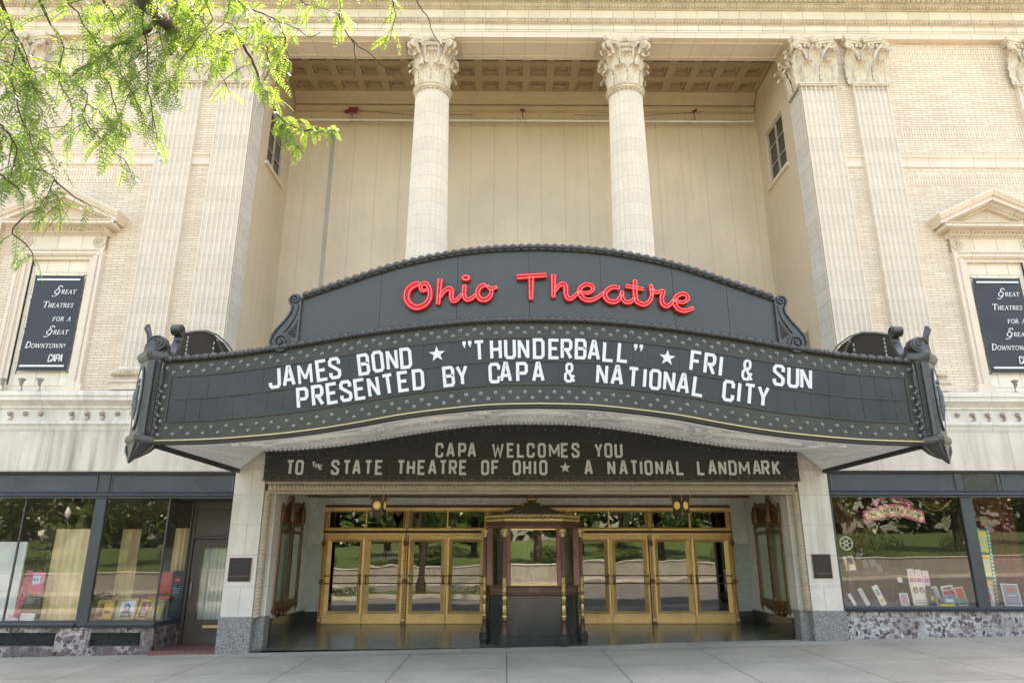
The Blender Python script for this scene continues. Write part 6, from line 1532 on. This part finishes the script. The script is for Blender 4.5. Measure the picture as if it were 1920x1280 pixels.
card('small pink grey card beside the cream portrait poster', 7.93, .5, ZF, .18, .25, m_grey, [(-.5,.5,.3,.7,m_pinkp)], border=m_white)
card('black book standing right of the cream portrait poster', 8.52, .5, ZF, .17, .34, m_blk, [(-.2,.5,.3,.55,m_orange)])
card('tilted orange striped book cover leaning left in the window', 7.50, .55, ZF, .13, .42, m_cream, [(-.6,.6,.15,.3,m_orange),(-.6,.6,.5,.8,m_grey)], roll=.32, border=m_white)
card('slim clear card leaning left near the granite pier', 7.16, .55, ZF, .09, .36, col('clear_card', (.45,.48,.48)), roll=.35, border=m_white)
card('thin white card leaning left beside the pier', 6.86, .5, ZF, .07, .25, m_white, roll=.4)
card('grey book leaning beside the black book', 8.72, .58, ZF, .12, .38, m_grey, [(-.6,.6,.1,.35,m_dkred)], roll=.15, border=m_white)
card('dark blue book with pale print', 8.86, .45, ZF, .26, .22, m_bluep, [(-.6,.6,.3,.6,m_ltblue)], rot=-.2)
card('white framed red and cream book cover', 9.02, .62, ZF, .27, .40, m_cream, [(-.9,.9,.45,.75,m_redp),(-.7,.6,.8,.9,m_blk)], roll=.14, border=m_white)
card('red and green book cover close to the mullion', 9.18, .50, ZF, .2, .37, m_redp, [(-.9,.9,.05,.4,m_teal)], roll=.12, border=m_cream)
card('grey print card in front of the film strip poster', 9.68, .42, ZF, .22, .40, m_grey, [(-.6,.6,.3,.6,m_redp)], border=m_white)
card('large blue grey book with a red oval, rightmost in the window', 10.18, .42, ZF, .36, .44, col('slate_print', (.16,.18,.24)), [(-.4,.4,.62,.8,m_redp),(-.5,.5,.45,.48,m_white)], border=m_white, roll=-.05)
card('white price tag by the pink cards', 8.05, .8, 1.30, .1, .1, m_white); card('yellow leaflet lying low by the dark blue book', 8.75, .36, ZF, .3, .06, m_yellow, lean=.9)
for i, (x, z) in enumerate(((7.6,1.75),(7.75,1.6),(7.9,1.62),(8.05,1.5))):
    card(('grey card standing high in the dark shop, first from the left','grey card standing high in the dark shop, second from the left','grey card standing high in the dark shop, third from the left','grey card standing high in the dark shop, lowest on the right')[i], x, 1.6, z, .13, .17, col('dim_card', (.16,.16,.16)), roll=random.uniform(-.2,.2))
mb = MB(); mb.box(7.3,8.3,1.55,1.8,1.45,1.49); mb.box(7.3,7.34,1.6,1.8,ZF,1.45); mb.box(8.26,8.3,1.6,1.8,ZF,1.45); o = mb.build('display_shelf', m_black); tag(o, 'black shelf holding grey cards inside the right shop', 'shelf')
R, F, sl = card('stack of colourful papers under the film reel', 6.92, .6, 1.55, .22, .30, m_cream, [(-.9,-.1,.1,.5,m_orange),(-.2,.8,.4,.9,m_blk)], roll=.1)
mb = MB(); mb.box(6.75,7.15,.58,.8,1.5,1.545); mb.tube([(6.95,.7,ZF),(6.95,.7,1.5)], .02, 6); o = mb.build('pedestal', m_black); tag(o, 'black pedestal carrying the papers below the film reel', 'pedestal')

TW = {
 'limb': [(-1.754, -13.504, 3.803), (-1.934, -13.174, 3.98), (-2.114, -12.836, 4.145), (-2.228, -12.505, 4.356), (-2.303, -12.243, 4.505), (-2.402, -12.058, 4.557), (-2.458, -11.97, 4.583)],
 'b1': [(-2.305, -12.235, 4.495), (-2.351, -12.05, 4.582), (-2.409, -11.875, 4.673), (-2.407, -11.74, 4.849), (-2.398, -11.597, 5.019), (-2.326, -11.498, 5.107), (-2.283, -11.312, 5.072), (-2.248, -11.23, 4.986), (-2.218, -11.166, 4.918), (-2.195, -11.067, 4.882), (-2.17, -10.97, 4.85), (-2.068, -10.855, 4.827), (-1.954, -10.786, 4.873), (-1.824, -10.756, 4.885)],
 'b1b': [(-2.17, -10.97, 4.85), (-2.096, -10.924, 4.728), (-2.029, -10.903, 4.633)],
 'b2': [(-2.229, -12.498, 4.347), (-2.375, -12.414, 4.315), (-2.542, -12.35, 4.282), (-2.697, -12.274, 4.236), (-2.789, -12.248, 4.21)],
 't1': [(-2.341, -13.082, 4.069), (-2.458, -12.792, 4.168), (-2.481, -12.681, 4.197), (-2.5, -12.537, 4.188), (-2.479, -12.499, 4.16), (-2.455, -12.318, 4.133), (-2.427, -12.247, 4.061), (-2.413, -12.205, 4.012)],
 't2': [(-2.131, -12.804, 4.26), (-2.254, -12.588, 4.266), (-2.298, -12.46, 4.255), (-2.365, -12.283, 4.16), (-2.369, -12.209, 4.056), (-2.363, -12.163, 3.994), (-2.353, -12.101, 3.908)],
 't4': [(-1.96, -12.493, 4.659), (-2.021, -12.177, 4.757), (-1.972, -11.964, 4.86), (-1.934, -11.859, 4.917), (-1.899, -11.803, 4.869), (-1.893, -11.754, 4.814), (-1.874, -11.684, 4.736)],
 't4b': [(-1.949, -11.931, 4.833), (-2.037, -11.933, 4.793), (-2.122, -11.944, 4.761)],
 't4c': [(-1.949, -11.899, 4.877), (-1.837, -11.809, 4.903), (-1.753, -11.754, 4.873), (-1.689, -11.761, 4.906)],
 't5': [(-1.877, -12.592, 4.498), (-1.921, -12.462, 4.493), (-1.982, -12.351, 4.496), (-2.004, -12.332, 4.462)],
 't6': [(-1.457, -12.427, 4.797), (-1.501, -12.072, 4.858), (-1.52, -11.916, 4.831), (-1.473, -11.765, 4.827), (-1.402, -11.638, 4.854), (-1.326, -11.49, 4.852), (-1.262, -11.443, 4.808)],
 't6b': [(-1.487, -11.777, 4.836), (-1.474, -11.708, 4.757), (-1.488, -11.645, 4.672)],
 't6c': [(-1.296, -12.281, 4.84), (-1.195, -12.107, 4.828), (-1.193, -12.034, 4.748), (-1.217, -11.974, 4.672)],
 't7': [(-1.113, -12.28, 4.878), (-1.06, -12.011, 4.899), (-1.014, -11.867, 4.896), (-0.98, -11.721, 4.886), (-0.909, -11.581, 4.883)],
 't8': [(-2.351, -13.398, 3.709), (-2.466, -13.109, 3.814), (-2.503, -13.001, 3.835), (-2.536, -12.895, 3.86), (-2.526, -12.845, 3.809), (-2.514, -12.783, 3.739), (-2.537, -12.751, 3.671)],
 't10': [(-2.454, -13.217, 3.581), (-2.496, -13.026, 3.685), (-2.499, -12.912, 3.73), (-2.475, -12.801, 3.804), (-2.462, -12.694, 3.869)],
 't11': [(-2.697, -12.274, 4.236), (-2.575, -12.278, 4.163), (-2.538, -12.233, 4.039), (-2.493, -12.216, 3.957), (-2.462, -12.171, 3.919)],
 't12': [(-2.789, -12.248, 4.21), (-2.658, -12.269, 4.075), (-2.641, -12.304, 3.942), (-2.57, -12.262, 3.849), (-2.494, -12.235, 3.777), (-2.454, -12.19, 3.744), (-2.444, -12.152, 3.691)],
 't13': [(-2.585, -12.73, 3.792), (-2.602, -12.712, 3.646), (-2.571, -12.696, 3.552), (-2.552, -12.628, 3.465), (-2.518, -12.578, 3.422), (-2.543, -12.563, 3.361), (-2.575, -12.549, 3.291)],
 't14': [(-2.518, -12.578, 3.422), (-2.457, -12.51, 3.377), (-2.4, -12.457, 3.348)],
 't13c': [(-2.575, -12.549, 3.291), (-2.576, -12.597, 3.254), (-2.603, -12.638, 3.159), (-2.576, -12.601, 3.123), (-2.549, -12.561, 3.078), (-2.545, -12.539, 3.034)],
 't15': [(-2.43, -13.184, 3.363), (-2.421, -13.042, 3.384), (-2.398, -13.001, 3.35), (-2.396, -12.962, 3.289), (-2.417, -12.944, 3.231)],
 't16': [(-2.443, -13.094, 3.208), (-2.415, -12.995, 3.201), (-2.379, -12.955, 3.18), (-2.363, -12.922, 3.143)],
 't17': [(-2.48, -12.973, 3.634), (-2.474, -12.912, 3.557), (-2.463, -12.861, 3.494), (-2.453, -12.699, 3.474)],
 't18': [(-2.538, -12.791, 4.098), (-2.56, -12.629, 4.067), (-2.601, -12.564, 3.945), (-2.574, -12.482, 3.861), (-2.617, -12.437, 3.749)],
 't19': [(-2.47, -12.539, 4.386), (-2.486, -12.383, 4.367), (-2.517, -12.316, 4.261), (-2.482, -12.225, 4.172)],
 't20': [(-2.292, -12.217, 4.647), (-2.272, -12.061, 4.645), (-2.277, -11.891, 4.606), (-2.211, -11.8, 4.53), (-2.192, -11.75, 4.476)],
 't21': [(-2.057, -12.376, 4.639), (-2.198, -12.172, 4.654), (-2.212, -12.025, 4.64), (-2.166, -11.876, 4.655), (-2.14, -11.805, 4.751)],
 't22': [(-1.728, -12.258, 4.823), (-1.713, -12.109, 4.822), (-1.629, -11.99, 4.877), (-1.516, -11.943, 4.863)],
 't23': [(-2.031, -11.677, 4.818), (-2.028, -11.61, 4.735), (-1.991, -11.553, 4.68)],
}

# ------------------------------------------------------------------ honey locust leaning in over the camera
HL = thing('honey_locust_tree', 'honey locust with feathery sunlit yellow green leaves hanging across the upper left', 'tree', (-5.4, -17.0, 0))
rr = random.Random(11)
A3 = lambda *p: np.array(p, float)
mb = MB()
trunk = [A3(-5.4,-17,-.2),A3(-5.35,-16.95,1.2),A3(-5.2,-16.9,2.6),A3(-4.95,-16.7,3.9),A3(-4.7,-16.4,5.2),A3(-4.6,-16.2,7.0),A3(-4.8,-16.1,9.0)]
mb.tube(trunk, [.24,.20,.18,.16,.12,.08,.03], 10); mb.build('trunk', m_bark, HL, smooth=70)
limb_in = [A3(-4.95,-16.7,3.9),A3(-4.2,-16.0,4.15),A3(-3.3,-15.2,4.1),A3(-2.3,-14.3,3.9)]
twl = []                                   # (polyline, radius start, end)
mb = MB(); mb.tube(limb_in+[np.array(p) for p in TW['limb']], [.085,.075,.065,.055]+[.046,.044,.042,.038,.034,.028,.02], 8)
rad = {'b1': (.017,.004), 'b2': (.014,.006), 't6': (.0045,.002), 't4': (.007,.003)}
ends = {}
for k_, P in TW.items():
    if k_ == 'limb': continue
    r0, r1 = rad.get(k_, (.0042,.0016)); P = [np.array(p) for p in P]; Q, W = smoothpts(P, list(np.linspace(r0, r1, len(P))), 3)
    Q = [q + A3(*(rr.gauss(0,.004) for _ in range(3))) for q in Q]
    mb.tube(Q, W, 5); twl.append((k_, Q))
# hidden feeder boughs above the frame, so that every spray hangs from wood
for k_, Q in twl:
    s0 = Q[0]
    if k_ in ('b1','b1b','b2','t4b','t4c','t6b','t11','t12','t14','t13c','t23','t17'): continue
    base = A3(-2.6,-14.4,4.6) if s0[0] < -2.1 else A3(-1.9,-13.6,5.1)
    mid = (s0+base)/2 + A3(0,0,.25); mb.tube([base, mid, s0], [.014,.010,.0065], 5)
mb.tube([A3(-4.2,-16.0,4.15),A3(-3.4,-15.2,4.6),A3(-2.6,-14.4,4.6),A3(-1.9,-13.6,5.1)], [.05,.04,.03,.016], 6)
br = mb.build('branch', m_bark, HL, smooth=70)
LV = MB(); SH = MB()
def frond(p, d, L, droop=.5, n=11, lw=.0080, ll=.029):
    """one pinnate leaf: a drooping stalk with pairs of narrow leaflets"""
    d = d/np.linalg.norm(d); side = np.cross(d, [0,0,1.]); 
    if np.linalg.norm(side) < .1: side = A3(1,0,0)
    side /= np.linalg.norm(side); ax = rr.gauss(0,.5); up = np.cross(side, d)
    side = side*cos(ax) + up*sin(ax); pts = []; q = p.copy(); dd = d.copy()
    for i in range(n+1):
        pts.append(q.copy()); q = q + dd*(L/n); dd = dd + A3(0,0,-droop/n*1.3); dd /= np.linalg.norm(dd)
    SH.tube(pts[::2] if n % 2 == 0 else pts[::2]+[pts[-1]], .0012, 3)
    nrm = np.cross(dd, side)
    for i in range(1, n+1):
        t = (pts[i]-pts[i-1]); t /= np.linalg.norm(t); k = sin(pi*(.12+.80*i/n))**.5
        for s in (-1, 1):
            l = ll*k*rr.uniform(.85,1.1); w_ = lw*k; o = pts[i]
            dir_ = side*s*.93 + t*.36 + A3(0,0,-.16) + A3(*(rr.gauss(0,.08) for _ in range(3))); dir_ /= np.linalg.norm(dir_)
            wv = t - dir_*(t@dir_); wv /= max(np.linalg.norm(wv),1e-6); tw = nrm*rr.gauss(0,.35); wv = wv+tw; wv /= np.linalg.norm(wv)
            LV.add([tuple(o), tuple(o+dir_*l*.45+wv*w_*.55), tuple(o+dir_*l), tuple(o+dir_*l*.5-wv*w_*.5)], [(0,1,2,3)])
def sprays(Q, step, a=0., b=1., lmin=.10, lmax=.18, dens=1.0, hang=.5):
    acc = 0; n = len(Q); L = [0]
    for i in range(1, n): L.append(L[-1]+np.linalg.norm(Q[i]-Q[i-1]))
    s = L[-1]*a
    while s < L[-1]*b:
        k = max(j for j in range(n) if L[j] <= s); k = min(k, n-2); p = Q[k]+(Q[k+1]-Q[k])*((s-L[k])/max(L[k+1]-L[k],1e-6))
        t = Q[k+1]-Q[k]; t /= max(np.linalg.norm(t),1e-6)
        for c in range(2 if rr.random() < dens-1 else 1 if rr.random() < dens else 0):
            d = A3(rr.gauss(0,1), rr.gauss(0,.8), rr.gauss(-.25,.5)); d -= t*(d@t)*.4; d /= np.linalg.norm(d); d = d + A3(0,0,-hang*.6) + t*.35
            frond(p, d, rr.uniform(lmin,lmax), droop=rr.uniform(.4,1.3), n=rr.choice([8,9,10,11]))
        s += step*rr.uniform(.6,1.4)
spec = {'limb':None,'b1':(.035,.0,.5,1.0),'b2':(.03,0,1,1.3),'t1':(.028,0,1,1.3),'t2':(.028,0,1,1.3),'t4':(.03,.15,1,1.3),'t4b':(.03,0,1,1.3),'t4c':(.03,.1,1,1.3),'t5':(.03,0,1,1.2),
 't6':(.05,0,.45,1.),'t6b':(.05,.7,1,.3),'t6c':(.028,.15,1,1.1),'t7':(.05,.0,.25,.6),'t13c':(.03,.4,1,1.4),'t14':(.026,.2,1,1.5)}
for k_, Q in twl:
    st, a, b, de = spec.get(k_, (.025,0,1,1.4)); st *= 1.75
    sprays(Q, st, a, b, dens=de)
    if k_ in ('t1','t2','t8','t10','t11','t12','t13','t15','t17','t18','t19','t20','t21','b2','t5','t22'):      # side twigs
        for i in range(int(len(Q)*.22)):
            p = Q[rr.randrange(len(Q))]; d = A3(rr.gauss(0,1), rr.gauss(0,.8), rr.gauss(-.35,.45)); d /= np.linalg.norm(d); L = rr.uniform(.10,.26)
            q = [p, p+d*L*.5+A3(0,0,.01), p+d*L+A3(0,0,-.03)]; SH.tube(q, [.003,.0025,.0015], 4); sprays(q, .03, .2, 1, dens=1.25)
Qb = dict(twl)['b1']
for i in range(len(Qb)-10, len(Qb)):                        # the tuft at the tip of the long bough
    for c in range(6): frond(Qb[i], A3(rr.gauss(.2,.8), rr.gauss(0,.6), rr.gauss(-.3,.6)), rr.uniform(.07,.13), 1.0, 9, ll=.024)
sprays(dict(twl)['b1b'], .018, 0, 1, .09, .14, 1.9)
for (a, b) in (((-2.25,-11.25,4.98),(-2.18,-11.15,4.90)), ((-2.05,-11.85,4.88),(-1.92,-11.75,4.74))): sprays([A3(*a),A3(*b)], .012, 0, 1, dens=1.6)
for i in range(13):                                          # more hanging sprays filling the crown edge at the top left
    p = A3(rr.uniform(-2.62,-1.95), rr.uniform(-13.1,-12.1), 0); p[2] = 4.62 + .16*(p[0]+2.2) + rr.uniform(-.1,.25) - .30*(-12.1-p[1])
    d = A3(rr.gauss(0,.35), rr.gauss(.1,.35), -1); d /= np.linalg.norm(d); L = rr.uniform(.2,.5); q = [p, p+d*L*.5+A3(rr.gauss(0,.03),0,0), p+d*L]
    SH.tube([p+A3(-.1,-.3,.25)]+q, [.005,.004,.003,.0015], 4); sprays(q, .024, 0, 1, dens=1.4)
for i in range(420):                                         # the rest of the crown, above and behind the camera
    p = A3(rr.gauss(-4.6,1.9), rr.gauss(-17.2,1.8), rr.uniform(5.0,9.2)); 
    if p[1] > -14.6: continue
    frond(p, A3(rr.gauss(0,1), rr.gauss(0,1), -.3), rr.uniform(.3,.5), .8, 8, lw=.05, ll=.12)
LV.build('foliage', m_leaf, HL); SH.build('leaf_stalk', mat('green_stalk', (.10,.12,.03), .7), br)

# ------------------------------------------------------------------ the park across the street (seen in the glass)
def at(x, y): return (x, y, lawnz(x, y))
wl = MB(); n = 40
for i in range(n):
    xa, xb = -60+120*i/n, -60+120*(i+1)/n
    za, zb3 = gz(xa,-5.6), gz(xb,-5.6)
    wl.loft([[(x,-35.6,z-.3),(x,-36.1,z-.3),(x,-36.1,z+1.12),(x,-35.6,z+1.12)] for x, z in ((xa+.003,za),(xb-.003,zb3))])
w_o = wl.build('retaining_wall', mat('pale_wall_stone', (.23,.225,.21), .75, var=.2, streak=.8, joints=[('x',2.4,.03,0)]), None); tag(w_o, 'low pale stone retaining wall along the park, mirrored in the glass', 'wall')
cp_ = MB(); cp_.loft([[(x,-35.54,gz(x,-5.6)+1.125),(x,-36.16,gz(x,-5.6)+1.125),(x,-36.16,gz(x,-5.6)+1.21),(x,-35.54,gz(x,-5.6)+1.21)] for x in (-60,0,60)]); cp_.build('coping', mat('coping_stone', (.40,.39,.365), .7), w_o)
def park_tree():
    t = thing('park_tree', 'tall leafy park tree on the lawn across the street, mirrored in the glass', 'tree', (0,0,0), 'trees on the park lawn'); r = random.Random(3)
    mb = MB(); mb.tube([(0,0,-.3),(.05,0,1.5),(.1,.05,3.2),(.05,.1,5.5),(0,.1,8)], [.34,.27,.24,.16,.05], 9)
    for i in range(9):
        a = i*2.4; z = 2.8+i*.5; mb.tube([(.05,.05,z),(1.2*cos(a),1.2*sin(a),z+.9),(2.7*cos(a),2.7*sin(a),z+1.4)], [.11,.07,.02], 6)
    mb.build('trunk', m_bark, t, smooth=70); lv = MB()
    for c in range(70):
        a = r.random()*6.28; q = sqrt(r.random())*3.6; z = r.uniform(2.5,8.6); k = 1-abs(z-5.0)/5.2; c0 = A3(q*cos(a)*max(.3,k), q*sin(a)*max(.3,k), z); R_ = r.uniform(.5,1.0)
        for i in range(60):
            d = A3(r.gauss(0,1), r.gauss(0,1), r.gauss(0,.7)); d /= np.linalg.norm(d); p = c0+d*R_*r.random()**.4; u = A3(r.gauss(0,1),r.gauss(0,1),r.gauss(0,.6)); u /= np.linalg.norm(u); v = np.cross(u,d); v /= max(np.linalg.norm(v),1e-6); s = r.uniform(.10,.19)
            lv.add([tuple(p-u*s), tuple(p+v*s*.5), tuple(p+u*s), tuple(p-v*s*.5)], [(0,1,2,3)])
    lv.build('crown', m_leaf2, t); return t
def dup(root, loc, rz, sc, **t):
    r = root.copy(); COL.objects.link(r); r.location = loc; r.rotation_euler = (0,0,rz); r.scale = (sc,)*3
    for k_, v in t.items(): r[k_] = v
    for ch in list(root.children): c = ch.copy(); COL.objects.link(c); c.parent = r
    return r
pt_ = park_tree(); first = True
for x, y, s in ((-23,-27,1.1),(-15.5,-23.5,1.0),(-8.5,-29,1.15),(-2.5,-34,1.1),(4.5,-27,1.0),(11.5,-25,1.1),(18.5,-29,1.0),(27,-26,1.2),(-32,-31,1.2),(-18,-38,1.2),(9,-40,1.3),(22,-40,1.3),(36,-33,1.2),(-5,-44,1.3),(-13.5,-19.9,.95),(-6,-20.2,1.0),(1.3,-19.8,.95),(8.6,-20.1,1.0),(15,-19.9,.95)):
    y -= 17.5; x *= 1.35; s *= 1.15
    if first: pt_.location = at(x, y); pt_.scale = (s,)*3; first = False
    else: dup(pt_, at(x, y), random.random()*6, s)
LPX, LPZ = -32.4, 1.0
SL = thing('street_lamp', 'black street lamp with a white acorn globe across the street, mirrored in the glass', 'street lamp', (LPX, -37.0, LPZ))
x, y, z = LPX, -37.0, LPZ
mb = MB(); mb.lathe([(.20,z),(.20,z+.25),(.12,z+.4),(.09,z+.9),(.06,z+1.2),(.05,z+3.2),(.09,z+3.3),(.07,z+3.38)], x, y, 12); mb.build('post', m_black, SL, smooth=50)
mb = MB(); mb.lathe([(.08,z+3.38),(.18,z+3.5),(.22,z+3.75),(.16,z+3.98),(.08,z+4.1),(.03,z+4.2),(.005,z+4.3)], x, y, 14); mb.build('globe', m_white, SL, smooth=60)
tl_ = MB(); r = random.Random(9)
for i in range(15000):
    x = r.uniform(-95, 95); hmax = 11+3*sin(x*.21)+2.5*sin(x*.57+1); x *= 1.4; p = A3(x, -78-r.random()*7, r.random()**.7*hmax*1.5+2); s = r.uniform(.8,1.5)
    u = A3(r.gauss(0,1),r.gauss(0,1),r.gauss(0,1)); u /= np.linalg.norm(u); v = np.cross(u, A3(.3,.5,.8)); tl_.add([tuple(p-u*s), tuple(p+v*s*.7), tuple(p+u*s), tuple(p-v*s*.7)], [(0,1,2,3)])
tag(tl_.build('treeline', m_leaf2, kind='stuff'), 'far dark green treeline beyond the park, mirrored in the glass', 'trees')
def shrub(x, y, k, sc):
    o = MB(); r = random.Random(k)
    for i in range(900):
        d = A3(r.gauss(0,1), r.gauss(0,.6), r.gauss(0,.6)); d /= np.linalg.norm(d); c = d*r.random()**.3*A3(1.5,.8,.75)*sc; p = A3(x, y, lawnz(x,y)+.6*sc)+c; s = r.uniform(.05,.11)
        u = A3(r.gauss(0,1),r.gauss(0,1),r.gauss(0,1)); u /= np.linalg.norm(u); v = np.cross(u, d); v /= max(np.linalg.norm(v),1e-6); o.add([tuple(p-u*s), tuple(p+v*s*.6), tuple(p+u*s), tuple(p-v*s*.6)], [(0,1,2,3)])
    b_ = o.build('shrub', m_leaf2); tag(b_, 'rounded dark green shrub on the park lawn, mirrored in the glass', 'shrub', 'shrubs on the park lawn')
for k_, (x, y, s) in enumerate(((-26,-21,1.1),(-19,-22,1.2),(-12,-20.5,1.0),(-5,-22.5,1.1),(2,-21,.9),(7,-23,1.2),(14,-20.5,1.2),(17,-21,1.1),(21,-22,1.3),(26,-21.5,1.2))): shrub(x*1.3, y-17.2, k_, s*1.1)
for k_, x in enumerate((-22,-18.5,-15,-11.5,-8.5,-2.6,.2)):
    o = MB(); r = random.Random(k_+70)
    for i in range(420):
        d = A3(r.gauss(0,1), r.gauss(0,.5), abs(r.gauss(0,.6))); d /= np.linalg.norm(d); p = A3(x, -17.6, gz(x,-5.6)+.1)+d*r.random()**.3*A3(1.3,.6,.55); s = r.uniform(.04,.08)
        u = A3(r.gauss(0,1),r.gauss(0,1),r.gauss(0,1)); u /= np.linalg.norm(u); v = np.cross(u, d); v /= max(np.linalg.norm(v),1e-6); o.add([tuple(p-u*s), tuple(p+v*s*.6), tuple(p+u*s), tuple(p-v*s*.6)], [(0,1,2,3)])
    b_ = o.build('low_shrub', m_leaf2); tag(b_, 'low dark shrub on the kerbed traffic island, mirrored in the glass', 'shrub', 'low shrubs on the traffic island')
